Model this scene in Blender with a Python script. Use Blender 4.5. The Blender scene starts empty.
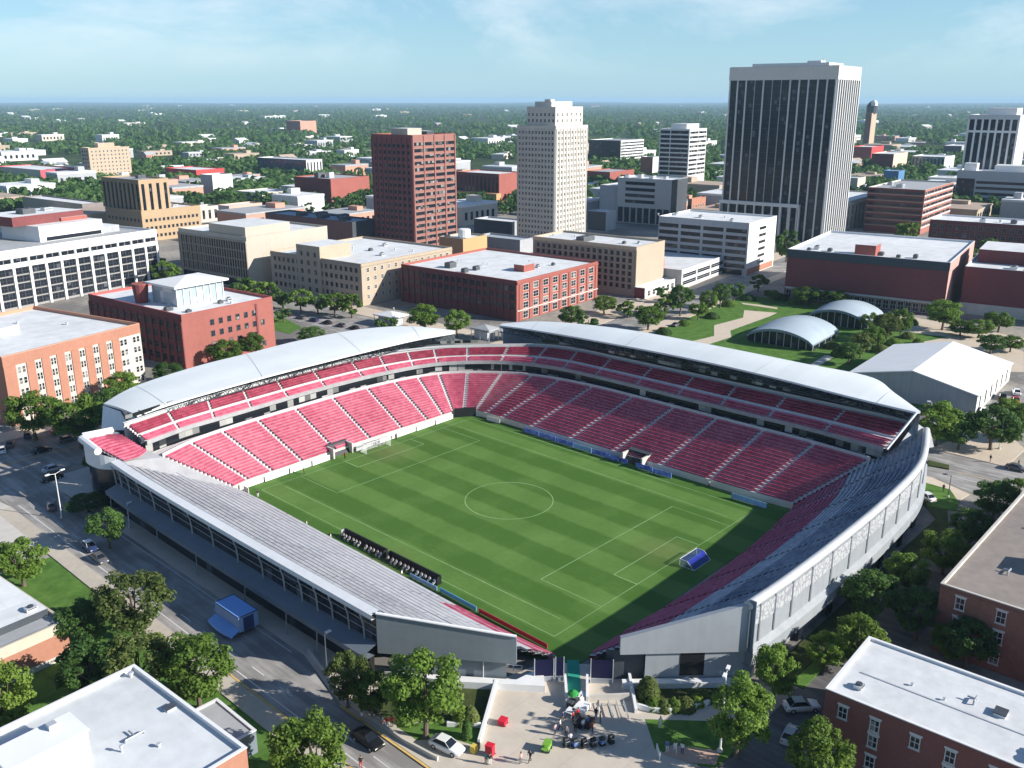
import bpy, math, random
from mathutils import Vector, Matrix
R = math.radians
scene = bpy.context.scene
COL = scene.collection
random.seed(11)

# ---------------------------------------------------------------- camera model (metres, z up, x/y follow the city grid)
FPX = 915.0
PITCH = math.atan(284.0 / FPX)
CAM = Vector((-95.7, -162.7, 80.0))
FW = Vector((math.cos(R(43)), math.sin(R(43)), 0))
RT = Vector((math.sin(R(43)), -math.cos(R(43)), 0))
CP, SP = math.cos(PITCH), math.sin(PITCH)

def at(px, py, z=0.0):
    """ground position surveyed from the photograph: the point at height z seen at (px, py)"""
    dx = (px - 512) / FPX
    dv = -(py - 384) / FPX
    y = CP + dv * SP
    zz = -SP + dv * CP
    t = (z - CAM.z) / zz
    p = CAM + RT * (dx * t) + FW * (y * t)
    return Vector((p.x, p.y, z))

def proj(p):
    d = Vector(p) - CAM
    X = d.dot(RT); Y = d.dot(FW) * CP - d.z * SP; Z = d.dot(FW) * SP + d.z * CP
    return (512 + FPX * X / Y, 384 - FPX * Z / Y)

def reach(o, d, px):
    """distance from o along d until the image column px"""
    e = o - CAM
    X0 = e.dot(RT); Y0 = e.dot(FW) * CP - e.z * SP
    dX = d.dot(RT); dY = d.dot(FW) * CP
    k = (px - 512) / FPX
    return (k * Y0 - X0) / (dX - k * dY)

# ---------------------------------------------------------------- object helpers
def tag(o, label=None, cat=None, group=None, kind=None):
    if label: o['label'] = label
    if cat: o['category'] = cat
    if group: o['group'] = group
    if kind: o['kind'] = kind
    return o

def link(o, parent=None):
    COL.objects.link(o)
    if parent is not None: o.parent = parent
    return o

def empty(name, loc=(0, 0, 0), rz=0.0, label=None, cat=None, group=None, parent=None):
    o = bpy.data.objects.new(name, None)
    o.empty_display_size = 0.5
    o.location = loc; o.rotation_euler = (0, 0, rz)
    link(o, parent)
    return tag(o, label, cat, group)

def inst(name, mesh, parent=None, loc=(0, 0, 0), rz=0.0, sc=None):
    o = bpy.data.objects.new(name, mesh)
    o.location = loc; o.rotation_euler = (0, 0, rz)
    if sc: o.scale = sc
    return link(o, parent)

def kids(o):
    return [c for c in bpy.data.objects if c.parent == o]

def copy_tree(o, parent=None, ch=None):
    c = o.copy(); COL.objects.link(c)
    if parent is not None: c.parent = parent
    for k in (o.children if ch is None else ch): copy_tree(k, c)
    return c

class MB:
    """collects faces, builds ONE mesh object"""
    def __init__(s): s.v = []; s.f = []; s.m = []
    def quad(s, a, b, c, d, m=0):
        n = len(s.v); s.v += [tuple(a), tuple(b), tuple(c), tuple(d)]; s.f.append((n, n+1, n+2, n+3)); s.m.append(m)
    def poly(s, pts, m=0):
        n = len(s.v); s.v += [tuple(p) for p in pts]; s.f.append(tuple(range(n, n+len(pts)))); s.m.append(m)
    def box(s, x0, y0, z0, x1, y1, z1, m=0, T=None, mt=None):
        n = len(s.v)
        P = [(x0,y0,z0),(x1,y0,z0),(x1,y1,z0),(x0,y1,z0),(x0,y0,z1),(x1,y0,z1),(x1,y1,z1),(x0,y1,z1)]
        if T is not None: P = [tuple(T @ Vector(p)) for p in P]
        s.v += P
        for k, q in enumerate(((0,3,2,1),(4,5,6,7),(0,1,5,4),(1,2,6,5),(2,3,7,6),(3,0,4,7))):
            s.f.append(tuple(n+i for i in q)); s.m.append(mt if (mt is not None and k == 1) else m)
        return s
    def cbox(s, c, sx, sy, sz, rz=0.0, m=0, mt=None):
        T = Matrix.Translation(Vector(c)) @ Matrix.Rotation(rz, 4, 'Z')
        return s.box(-sx/2, -sy/2, 0, sx/2, sy/2, sz, m, T, mt)
    def prism(s, pts, z0, z1, m=0, mt=None, bottom=False):
        N = len(pts); n = len(s.v)
        s.v += [(p[0], p[1], z0) for p in pts] + [(p[0], p[1], z1) for p in pts]
        for i in range(N):
            j = (i+1) % N; s.f.append((n+i, n+j, n+N+j, n+N+i)); s.m.append(m)
        s.f.append(tuple(range(n+N, n+2*N))); s.m.append(m if mt is None else mt)
        if bottom: s.f.append(tuple(reversed(range(n, n+N)))); s.m.append(m)
        return s
    def tube(s, p, q, r0, r1=None, n=6, m=0, cap=True):
        p = Vector(p); q = Vector(q); r1 = r0 if r1 is None else r1
        d = (q - p); 
        if d.length < 1e-6: return s
        d.normalize()
        a = d.cross(Vector((0, 0, 1)) if abs(d.z) < .95 else Vector((1, 0, 0))).normalized(); b = d.cross(a)
        k = len(s.v)
        for c, r in ((p, r0), (q, r1)):
            for i in range(n):
                t = 2*math.pi*i/n
                s.v.append(tuple(c + a*(math.cos(t)*r) + b*(math.sin(t)*r)))
        for i in range(n):
            j = (i+1) % n; s.f.append((k+i, k+j, k+n+j, k+n+i)); s.m.append(m)
        if cap:
            s.f.append(tuple(k+n+i for i in range(n))); s.m.append(m)
            s.f.append(tuple(k+n-1-i for i in range(n))); s.m.append(m)
        return s
    def lathe(s, prof, c=(0,0,0), n=12, m=0):
        k = len(s.v)
        for r, z in prof:
            for i in range(n):
                t = 2*math.pi*i/n; s.v.append((c[0]+r*math.cos(t), c[1]+r*math.sin(t), c[2]+z))
        for a in range(len(prof)-1):
            for i in range(n):
                j = (i+1) % n
                s.f.append((k+a*n+i, k+a*n+j, k+(a+1)*n+j, k+(a+1)*n+i)); s.m.append(m)
        s.f.append(tuple(k+(len(prof)-1)*n+i for i in range(n))); s.m.append(m)
        return s
    def grid(s, rows, m=0, close=False):
        """rows: list of point lists of one length"""
        k = len(s.v); w = len(rows[0])
        for r in rows: s.v += [tuple(p) for p in r]
        for a in range(len(rows)-1):
            for i in range(w-1 if not close else w):
                j = (i+1) % w
                s.f.append((k+a*w+i, k+a*w+j, k+(a+1)*w+j, k+(a+1)*w+i)); s.m.append(m)
        return s
    def mesh(s, name, mats, smooth=False):
        me = bpy.data.meshes.new(name)
        me.from_pydata(s.v, [], s.f)
        for mt in (mats if isinstance(mats, (list, tuple)) else [mats]): me.materials.append(mt)
        if any(s.m): me.polygons.foreach_set('material_index', s.m)
        if smooth: me.polygons.foreach_set('use_smooth', [True]*len(s.f))
        me.update()
        return me
    def build(s, name, mats, parent=None, loc=(0,0,0), rz=0.0, smooth=False):
        return inst(name, s.mesh(name, mats, smooth), parent, loc, rz)

def catmull(P, n):
    """n points along a Catmull-Rom curve, parameter uniform per control span"""
    P = [Vector(p) for p in P]; out = []
    for i in range(n):
        t = i/(n-1)*(len(P)-1); k = min(int(t), len(P)-2); u = t-k
        p0 = P[max(k-1, 0)]; p1 = P[k]; p2 = P[k+1]; p3 = P[min(k+2, len(P)-1)]
        out.append(0.5*((2*p1)+(p2-p0)*u+(2*p0-5*p1+4*p2-p3)*u*u+(3*p1-p0-3*p2+p3)*u**3))
    return out

# ---------------------------------------------------------------- materials
MATS = {}
def nodes_of(name):
    m = bpy.data.materials.new(name); m.use_nodes = True
    nt = m.node_tree; b = nt.nodes['Principled BSDF']
    return m, nt, b

def mat(name, col, rough=.8, var=.18, scale=.6, metal=0.0, streak=0.0, spec=.3, rnd=0.0, big=.25, seam=None):
    """worn surface: fine and broad noise in world space, optional vertical streaks, per-object variation and sheet seams"""
    if name in MATS: return MATS[name]
    m, nt, b = nodes_of(name); N = nt.nodes; L = nt.links
    b.inputs['Roughness'].default_value = rough; b.inputs['Metallic'].default_value = metal
    b.inputs['Specular IOR Level'].default_value = spec
    geo = N.new('ShaderNodeNewGeometry')
    def noise(sc, det, vec=None):
        t = N.new('ShaderNodeTexNoise'); t.inputs['Scale'].default_value = sc; t.inputs['Detail'].default_value = det
        t.inputs['Roughness'].default_value = .62
        L.new(vec if vec is not None else geo.outputs['Position'], t.inputs['Vector']); return t.outputs['Fac']
    def mth(op, a, bb):
        t = N.new('ShaderNodeMath'); t.operation = op
        for i, x in enumerate((a, bb)):
            if isinstance(x, (int, float)): t.inputs[i].default_value = x
            else: L.new(x, t.inputs[i])
        return t.outputs[0]
    f = mth('MULTIPLY', mth('SUBTRACT', noise(scale, 6), .5), 2*var*1.6)
    g = mth('MULTIPLY', mth('SUBTRACT', noise(scale*big*.3, 3), .5), 2*var*1.4)
    k = mth('ADD', mth('ADD', f, g), 1.0)
    if streak:
        mp = N.new('ShaderNodeMapping'); mp.inputs['Scale'].default_value = (1, 1, .06)
        L.new(geo.outputs['Position'], mp.inputs['Vector'])
        k = mth('ADD', k, mth('MULTIPLY', mth('SUBTRACT', noise(1.1, 4, mp.outputs[0]), .5), -2*streak))
    if rnd:
        oi = N.new('ShaderNodeObjectInfo')
        k = mth('ADD', k, mth('MULTIPLY', mth('SUBTRACT', oi.outputs['Random'], .5), 2*rnd))
    if seam:
        bt = N.new('ShaderNodeTexBrick'); bt.inputs['Scale'].default_value = 1.0
        bt.inputs['Brick Width'].default_value = seam[0]; bt.inputs['Row Height'].default_value = seam[1]
        bt.inputs['Mortar Size'].default_value = seam[2]
        bt.inputs['Color1'].default_value = (1, 1, 1, 1); bt.inputs['Color2'].default_value = (.93, .93, .93, 1)
        bt.inputs['Mortar'].default_value = (seam[3],)*3 + (1,)
        L.new(geo.outputs['Position'], bt.inputs['Vector'])
        k = mth('MULTIPLY', k, bt.outputs['Color'])
    mix = N.new('ShaderNodeVectorMath'); mix.operation = 'SCALE'
    mix.inputs[0].default_value = col[:3]; L.new(k, mix.inputs['Scale'])
    L.new(mix.outputs[0], b.inputs['Base Color'])
    MATS[name] = m
    return m

def glass(name, col=(.012, .017, .025), rough=.12, rnd=.0, blind=(.3, .29, .27)):
    if name in MATS: return MATS[name]
    m, nt, b = nodes_of(name); N = nt.nodes; L = nt.links
    b.inputs['Roughness'].default_value = rough; b.inputs['Specular IOR Level'].default_value = .35
    b.inputs['Base Color'].default_value = (*col, 1)
    geo = N.new('ShaderNodeNewGeometry')
    if rnd:
        wn = N.new('ShaderNodeTexWhiteNoise'); wn.noise_dimensions = '3D'
        mp = N.new('ShaderNodeVectorMath'); mp.operation = 'SNAP'; mp.inputs[1].default_value = (1.7, 1.7, 1.9)
        L.new(geo.outputs['Position'], mp.inputs[0]); L.new(mp.outputs[0], wn.inputs['Vector'])
        rp = N.new('ShaderNodeValToRGB'); e = rp.color_ramp.elements
        e[0].position = 1-rnd-.02; e[0].color = (*col, 1); e[1].position = 1.0; e[1].color = (*blind, 1)
        L.new(wn.outputs['Value'], rp.inputs['Fac']); L.new(rp.outputs['Color'], b.inputs['Base Color'])
    ns = N.new('ShaderNodeTexNoise'); ns.inputs['Scale'].default_value = .35
    L.new(geo.outputs['Position'], ns.inputs['Vector'])
    bp = N.new('ShaderNodeBump'); bp.inputs['Strength'].default_value = .05; bp.inputs['Distance'].default_value = .3
    L.new(ns.outputs['Fac'], bp.inputs['Height']); L.new(bp.outputs['Normal'], b.inputs['Normal'])
    MATS[name] = m
    return m

def leaf_mat(name, a, b_, yellow=None):
    m, nt, b = nodes_of(name); N = nt.nodes; L = nt.links
    b.inputs['Roughness'].default_value = .62; b.inputs['Specular IOR Level'].default_value = .22
    geo = N.new('ShaderNodeNewGeometry'); oi = N.new('ShaderNodeObjectInfo')
    ns = N.new('ShaderNodeTexNoise'); ns.inputs['Scale'].default_value = .55; ns.inputs['Detail'].default_value = 5
    L.new(geo.outputs['Position'], ns.inputs['Vector'])
    ad = N.new('ShaderNodeMath'); ad.operation = 'MULTIPLY_ADD'
    L.new(oi.outputs['Random'], ad.inputs[0]); ad.inputs[1].default_value = .5
    L.new(ns.outputs['Fac'], ad.inputs[2])
    rp = N.new('ShaderNodeValToRGB'); e = rp.color_ramp.elements
    e[0].position = .38; e[0].color = (*a, 1); e[1].position = 1.05; e[1].color = (*b_, 1)
    L.new(ad.outputs[0], rp.inputs['Fac']); L.new(rp.outputs['Color'], b.inputs['Base Color'])
    tr = N.new('ShaderNodeBsdfTranslucent'); L.new(rp.outputs['Color'], tr.inputs['Color'])
    mx = N.new('ShaderNodeMixShader'); mx.inputs[0].default_value = .42
    L.new(b.outputs[0], mx.inputs[1]); L.new(tr.outputs[0], mx.inputs[2])
    L.new(mx.outputs[0], nt.nodes['Material Output'].inputs['Surface'])
    return m

WHITE_ROOF = mat('white_roof_membrane', (.70, .71, .71), .7, .17, .25, seam=(9, 3.0, .05, .86))
GREY_ROOF = mat('grey_roof', (.36, .37, .38), .8, .16, .3)
GRAVEL = mat('tan_gravel_roof', (.25, .215, .19), .95, .22, .5)
CAP = mat('white_metal_coping', (.70, .71, .72), .5, .08, .8)
DARKCAP = mat('dark_coping', (.06, .065, .075), .6, .15, .8)
ORANGE = mat('orange_brick', (.37, .175, .118), .85, .12, 1.5, streak=.06)
CREAM = mat('cream_render', (.52, .47, .40), .8, .10, .8, streak=.08)
REDB = mat('red_brick', (.31, .10, .08), .88, .14, 1.3, streak=.08)
DKRED = mat('dark_red_brick', (.185, .056, .056), .88, .16, 1.0, streak=.08)
MAROON = mat('maroon_brick', (.15, .048, .05), .88, .14, .8, streak=.08)
BROWNB = mat('brown_brick', (.235, .115, .085), .9, .2, 1.6, streak=.10)
TANB = mat('tan_brick', (.39, .32, .24), .85, .12, 1.1, streak=.10)
GOLDB = mat('golden_brick', (.40, .285, .175), .85, .10, 1.1, streak=.08)
BEIGE = mat('beige_limestone', (.43, .39, .325), .8, .08, .7, streak=.10)
TAUPE = mat('taupe_brick', (.35, .29, .235), .85, .12, 1.0, streak=.1)
WHITEW = mat('white_concrete_wall', (.62, .62, .605), .75, .08, .7, streak=.10)
TOWERW = mat('pale_stone', (.53, .505, .455), .8, .10, .8, streak=.10)
GREYC = mat('grey_concrete_wall', (.36, .37, .39), .8, .12, .6, streak=.12)
PLATE = mat('light_metal_panel', (.52, .54, .56), .45, .08, .5, metal=.3, streak=.10)
STEEL = mat('grey_steel', (.33, .36, .39), .5, .10, .6, metal=.2, streak=.12)
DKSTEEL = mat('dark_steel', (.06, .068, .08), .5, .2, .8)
BLUEGREY = mat('bluegrey_cladding', (.16, .19, .225), .55, .10, .4, streak=.12)
CORR = mat('corrugated_grey', (.34, .36, .38), .55, .10, .3, streak=.25)
WIN = glass('window_glass', rnd=.22)
WIND = glass('dark_glass', (.012, .016, .024), rnd=.06, blind=(.10, .11, .13))
WINB = glass('blue_glass', (.03, .06, .10), .08, rnd=.15, blind=(.12, .18, .24))
FRAME = mat('pale_window_frame', (.60, .58, .54), .6, .1, 1)
DFRAME = mat('dark_window_frame', (.07, .07, .075), .5, .15, 1)
CONC = mat('pale_concrete', (.52, .49, .44), .9, .12, .5)
SLAB = mat('plaza_concrete', (.55, .485, .405), .9, .12, .35, seam=(6, 6, .04, .82))
TERR = mat('terrace_concrete', (.60, .54, .54), .85, .14, .8)
WHITE = mat('white_paint', (.72, .72, .71), .55, .06, .9)
BLACK = mat('black_paint', (.015, .016, .018), .45, .2, 1)
SEAT = mat('red_plastic_seats', (.60, .075, .135), .55, .22, 2.6)
SEATD = mat('maroon_plastic_seats', (.36, .035, .075), .55, .22, 2.6)
SEATG = mat('grey_plastic_seats', (.34, .34, .37), .6, .40, 2.2)
SEATP = mat('pale_grey_seat_covers', (.47, .47, .49), .6, .14, 1.2)
SEATN = mat('navy_plastic_seats', (.07, .09, .15), .5, .25, 2.2)
TYRE = mat('tyre_rubber', (.02, .02, .022), .9, .1, 3)
# ================================================================ STADIUM (u along +x, v along -y)
def W(u, v, z=0.0): return Vector((u, -v, z))
STAD = empty('stadium', (0, 0, 0), 0, 'open air football stadium with red seats and two arched white roofs around a green pitch', 'stadium')

def vary(name, col, alt, amount=.5, rough=.6, cell=(.9, .9, .9), fine=.2):
    """plastic seats: cell-wise random change between two colours plus a fine noise"""
    m, nt, b = nodes_of(name); N = nt.nodes; L = nt.links
    b.inputs['Roughness'].default_value = rough; b.inputs['Specular IOR Level'].default_value = .3
    geo = N.new('ShaderNodeNewGeometry')
    sn = N.new('ShaderNodeVectorMath'); sn.operation = 'SNAP'; sn.inputs[1].default_value = cell
    wn = N.new('ShaderNodeTexWhiteNoise'); L.new(geo.outputs['Position'], sn.inputs[0]); L.new(sn.outputs[0], wn.inputs['Vector'])
    ns = N.new('ShaderNodeTexNoise'); ns.inputs['Scale'].default_value = .12; ns.inputs['Detail'].default_value = 4
    L.new(geo.outputs['Position'], ns.inputs['Vector'])
    ad = N.new('ShaderNodeMath'); ad.operation = 'MULTIPLY_ADD'; L.new(wn.outputs['Value'], ad.inputs[0]); ad.inputs[1].default_value = amount
    L.new(ns.outputs['Fac'], ad.inputs[2])
    rp = N.new('ShaderNodeValToRGB'); e = rp.color_ramp.elements
    e[0].position = .35; e[0].color = (*col, 1); e[1].position = 1.05; e[1].color = (*alt, 1)
    L.new(ad.outputs[0], rp.inputs['Fac']); L.new(rp.outputs['Color'], b.inputs['Base Color'])
    return m
S_RED = vary('red_seat_rows', (.34, .042, .090), (.48, .115, .175), .45)
S_SHD = vary('shade_toned_seat_rows', (.16, .012, .03), (.29, .04, .075), .5)  # red seats with the roof's shade put into their colour
S_GRY = vary('grey_seat_rows', (.33, .33, .35), (.50, .50, .51), .35, cell=(.9, .6, .8))
S_COV = vary('pale_seat_cover_rows', (.42, .42, .44), (.56, .56, .57), .3)
S_NAV = vary('navy_seat_rows', (.10, .12, .17), (.34, .36, .41), .35)
S_PAL = vary('silver_seat_rows', (.28, .29, .33), (.52, .53, .56), .4)
SUITE = glass('suite_glass', (.012, .014, .018), .2, rnd=.30, blind=(.42, .42, .40))

def lerp(a, b, t): return a + (b - a) * t

def stand(parent, inner, outer, rows, nsec, bands, nst=7, gap=.5, terr=None, low=False):
    """stepped terrace between two curves, and one seating_section per block and band. bands: (q0, q1, material)"""
    ns = nsec * nst + 1
    I = catmull(inner, ns); O = catmull(outer, ns)
    t = MB(); cols = [[] for _ in range(ns)]
    for k in range(ns):
        for r in range(rows):
            a = lerp(I[k], O[k], r / rows); b = lerp(I[k], O[k], (r + 1) / rows)
            cols[k] += [a, Vector((b.x, b.y, a.z))]
        cols[k].append(O[k])
    t.grid(cols, 0)
    t.build('terrace', [terr or TERR], parent)
    for s in range(nsec):
        for (q0, q1, mt) in bands:
            m = MB()
            for r in range(rows):
                if not (q0 <= (r + .5) / rows < q1): continue
                A = []
                for k in range(s * nst, (s + 1) * nst + 1):
                    a = lerp(I[k], O[k], r / rows); b = lerp(I[k], O[k], (r + 1) / rows)
                    d = Vector((b.x - a.x, b.y - a.y, 0)); z = a.z
                    if low:
                        A.append([a + d * .06 + Vector((0, 0, .03)), a + d * .06 + Vector((0, 0, .36)), a + d * .46 + Vector((0, 0, .38)),
                                  a + d * .52 + Vector((0, 0, .40)), a + d * .55 + Vector((0, 0, .05))]); continue
                    A.append([a + d * .12 + Vector((0, 0, .12)), a + d * .10 + Vector((0, 0, .36)), a + d * .44 + Vector((0, 0, .38)),
                              a + d * .52 + Vector((0, 0, .66)), a + d * .56 + Vector((0, 0, .08))])
                # pull the ends back from the aisle
                for e, f in ((0, 1), (-1, -2)):
                    for j in range(5):
                        v = A[f][j] - A[e][j]
                        if v.length > 1e-6: A[e][j] = A[e][j] + v.normalized() * min(gap, v.length * .9)
                m.grid(A, 0)
            if m.f: m.build('seating_section', [mt], parent)
    return I, O

def wallstrip(m, pts, z0, z1, mi=0, off=0.0):
    """vertical wall along a curve (z0/z1 numbers, or None to use the curve's own z)"""
    rows = [[], []]
    for i, p in enumerate(pts):
        a = pts[max(i-1, 0)]; b = pts[min(i+1, len(pts)-1)]
        n = Vector((b.y - a.y, a.x - b.x, 0))
        n = n.normalized() if n.length > 1e-6 else n
        q = Vector(p) + n * off
        rows[0].append((q.x, q.y, q.z + z0 if isinstance(z0, float) and z0 < 0 else (p.z if z0 is None else z0)))
        rows[1].append((q.x, q.y, p.z if z1 is None else z1))
    m.grid(rows, mi)

# ---- pitch ground
PIT = 0.0
def pitch_mat():
    m, nt, b = nodes_of('mown_pitch_grass'); N = nt.nodes; L = nt.links
    b.inputs['Roughness'].default_value = .75; b.inputs['Specular IOR Level'].default_value = .15
    geo = N.new('ShaderNodeNewGeometry'); sp = N.new('ShaderNodeSeparateXYZ'); L.new(geo.outputs['Position'], sp.inputs[0])
    wob = N.new('ShaderNodeTexNoise'); wob.inputs['Scale'].default_value = .25; L.new(geo.outputs['Position'], wob.inputs['Vector'])
    def mth(op, a, c, d=None):
        t = N.new('ShaderNodeMath'); t.operation = op
        for i, x in enumerate((a, c, d)):
            if x is None: continue
            if isinstance(x, (int, float)): t.inputs[i].default_value = x
            else: L.new(x, t.inputs[i])
        return t.outputs[0]
    def stripe(ax, width, sharp):
        s = mth('SINE', mth('MULTIPLY', mth('MULTIPLY_ADD', wob.outputs['Fac'], .8, sp.outputs[ax]), math.pi / width), 0)
        t = N.new('ShaderNodeMath'); t.operation = 'MULTIPLY_ADD'; t.use_clamp = True
        L.new(s, t.inputs[0]); t.inputs[1].default_value = sharp; t.inputs[2].default_value = .5
        return t.outputs[0]
    a = stripe(0, 5.6, 2.2); c = stripe(1, 5.2, 2.0)
    n1 = N.new('ShaderNodeTexNoise'); n1.inputs['Scale'].default_value = .09; n1.inputs['Detail'].default_value = 7
    L.new(geo.outputs['Position'], n1.inputs['Vector'])
    n2 = N.new('ShaderNodeTexNoise'); n2.inputs['Scale'].default_value = 2.5; n2.inputs['Detail'].default_value = 4
    mp = N.new('ShaderNodeMapping'); mp.inputs['Scale'].default_value = (1, .25, 1); L.new(geo.outputs['Position'], mp.inputs[0]); L.new(mp.outputs[0], n2.inputs['Vector'])
    k = mth('ADD', mth('MULTIPLY', a, .50), mth('MULTIPLY', c, .09))
    k = mth('ADD', k, mth('MULTIPLY', mth('SUBTRACT', n1.outputs['Fac'], .5), 1.1))
    k = mth('ADD', k, mth('MULTIPLY', mth('SUBTRACT', n2.outputs['Fac'], .5), .6))
    rp = N.new('ShaderNodeValToRGB'); e = rp.color_ramp.elements
    e[0].position = -.0; e[0].color = (.058, .135, .020, 1); e[1].position = .85; e[1].color = (.122, .222, .050, 1)
    L.new(k, rp.inputs['Fac'])
    wear = None
    for c in (W(32, 2.5), W(35, 79.5), W(-3.5, 44)):
        ds = N.new('ShaderNodeVectorMath'); ds.operation = 'DISTANCE'; L.new(geo.outputs['Position'], ds.inputs[0]); ds.inputs[1].default_value = c
        f = mth('SUBTRACT', 1.0, mth('DIVIDE', ds.outputs['Value'], 8.0)); mx_ = mth('MAXIMUM', f, 0.0); wear = mx_ if wear is None else mth('ADD', wear, mx_)
    wear = mth('MULTIPLY', wear, mth('MULTIPLY', n1.outputs['Fac'], 1.0))
    mixc = N.new('ShaderNodeMix'); mixc.data_type = 'RGBA'; L.new(wear, mixc.inputs['Factor']); L.new(rp.outputs['Color'], mixc.inputs['A']); mixc.inputs['B'].default_value = (.16, .17, .06, 1)
    L.new(mixc.outputs['Result'], b.inputs['Base Color'])
    return m
pm = MB(); pm.quad(W(-7, 90, .06), W(69, 90, .06), W(69, -5, .06), W(-7, -5, .06))
tag(pm.build('football_pitch', [pitch_mat()]), kind='structure')

LINE = mat('pitch_line_paint', (.25, .39, .17), .8, .35, .8)
lm = MB()
def seg(u0, v0, u1, v1, w=.11, z=.064):
    a = Vector((u0, v0)); b = Vector((u1, v1)); d = (b-a).normalized(); n = Vector((-d.y, d.x)) * w / 2
    lm.quad(W(*(a+n), z), W(*(b+n), z), W(*(b-n), z), W(*(a-n), z))
L0, L1, V0, V1 = 0, 63, 0, 82.5
seg(L0, V0, L1, V0); seg(L1, V0, L1, V1); seg(L1, V1, L0, V1); seg(L0, V1, L0, V0)
for (va, vb, vc, u0, u1) in ((0, 13.2, 5, 10, 53), (82.5, 69.2, 77.5, 12, 53)):
    seg(u0, va, u0, vb); seg(u1, va, u1, vb); seg(u0, vb, u1, vb, .15)
    seg(22, va, 22, vc, .16); seg(42, va, 42, vc, .16); seg(22, vc, 42, vc, .16)
seg(56.5, 2, 56.5, 80, .12); seg(4.5, 2, 4.5, 80, .12)
cu, cv, cr = 32.4, 42.4, 9.3
for i in range(64):
    a, b = 2*math.pi*i/64, 2*math.pi*(i+1)/64
    n = len(lm.v)
    lm.quad(W(cu+cr*math.cos(a), cv+cr*math.sin(a), .064), W(cu+cr*math.cos(b), cv+cr*math.sin(b), .064),
            W(cu+(cr-.17)*math.cos(b), cv+(cr-.17)*math.sin(b), .064), W(cu+(cr-.17)*math.cos(a), cv+(cr-.17)*math.sin(a), .064))
tag(lm.build('pitch_lines', [LINE]), kind='structure')

# ---- curves
LI = [(-5,-3),(0,-4),(8,-4.2),(18,-4.4),(30,-4.6),(42,-4.6),(52,-4.4),(58,-4.4),(61.8,-4),(64.6,-1.5),(66,2),(66.3,8),(66.5,20),(66.8,35),(67.1,50),(67.4,65),(67.8,78),(68.6,88)]
LO = [(-15.5,-11.5),(-6,-15),(4,-16.5),(16,-17.2),(29,-17.8),(42,-17.8),(52,-16.8),(60,-15),(66.5,-12),(74,-4.5),(79.5,4),(82.3,13),(83.8,25),(84,40),(84,54),(84,68),(84,82),(83,97)]
UF = [(-17,-15),(-7,-17.3),(3.5,-17.9),(15.5,-18.6),(28,-19.2),(42,-19.0),(51,-18.0),(60,-16.3),(67.5,-13),(75.5,-6),(81,2.5),(84,13),(84.8,25),(85,40),(85,54),(85,68),(85.2,83),(84,99)]
UB = [(-19,-18.6),(-7,-21),(5,-22.6),(16,-23.4),(28,-24),(42,-23.8),(52,-22.4),(61,-19.5),(69,-15.5),(78.5,-7.5),(87.5,2),(91,12),(91.6,25),(92,40),(92.3,54),(92.6,68),(93,84),(93.6,100)]
def curve(P, z): return [W(a, b, z) for a, b in P]

low = empty('lower_grandstand', parent=STAD); low['label'] = 'lower tier of red seats wrapping round the two far sides'
I, O = stand(low, curve(LI, 1.5), curve(LO, 9.0), 17, 20, [(0, 1.1, S_RED)])
m = MB(); wallstrip(m, I, 0.0, None); m.build('front_wall', [mat('pale_front_wall', (.60, .57, .48), .8, .1)], low)
m = MB()
for off in (0.0, -.25): wallstrip(m, O, None, 9.75, 0, off)
top = [[], []]
for i, p in enumerate(O):
    a = O[max(i-1, 0)]; b = O[min(i+1, len(O)-1)]; n = Vector((b.y-a.y, a.x-b.x, 0)).normalized()
    top[0].append((p.x, p.y, 9.75)); q = p - n*.25; top[1].append((q.x, q.y, 9.75))
m.grid(top); m.build('parapet', [TERR], low)
up = empty('upper_grandstand', parent=STAD); up['label'] = 'narrow upper tier of red seats under the white roofs'
UFc = catmull(curve(UF, 11.6), 121); UBc = catmull(curve(UB, 14.7), 121)
m = MB(); wallstrip(m, UFc, 9.0, 11.3, 0, -.6); m.build('suite_windows', [SUITE], up)
m = MB()
m.grid([[Vector((p.x, p.y, 9.02)) for p in O], [Vector((p.x, p.y, 9.02)) for p in catmull(curve(UF, 9), len(O))]]); m.build('concourse_floor', [TERR], up)
m = MB(); wallstrip(m, UFc, 11.25, 12.15, 0, .25); wallstrip(m, UFc, 11.25, 12.15, 0, -.1)
m.grid([[Vector((p.x, p.y, 11.25)) for p in UFc], [Vector((p.x, p.y, 11.25)) for p in catmull(curve(UF, 9), 121)]]); m.build('fascia', [mat('grey_fascia', (.32, .32, .33), .7, .2, .8)], up)
IU, OU = stand(up, curve(UF, 11.7), curve(UB, 14.9), 8, 20, [(0, .36, S_RED), (.5, 1.0, S_SHD)], nst=6, gap=.4)
# back walls
m = MB(); wallstrip(m, UBc, 0.0, 15.6, 0, -1.2); wallstrip(m, UBc, 14.8, 15.6, 0, -.9); m.build('back_wall', [mat('pale_back_wall', (.50, .50, .50), .8, .12)], up)
# corner terrace roof deck behind the far corner
m = MB()
ribbon_ = [[p + Vector((0, 0, .95)) for p in OU], [p + Vector((0, 0, 1.1)) for p in OU]]; m.grid(ribbon_); m.build('railing', [PLATE], up)

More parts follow.
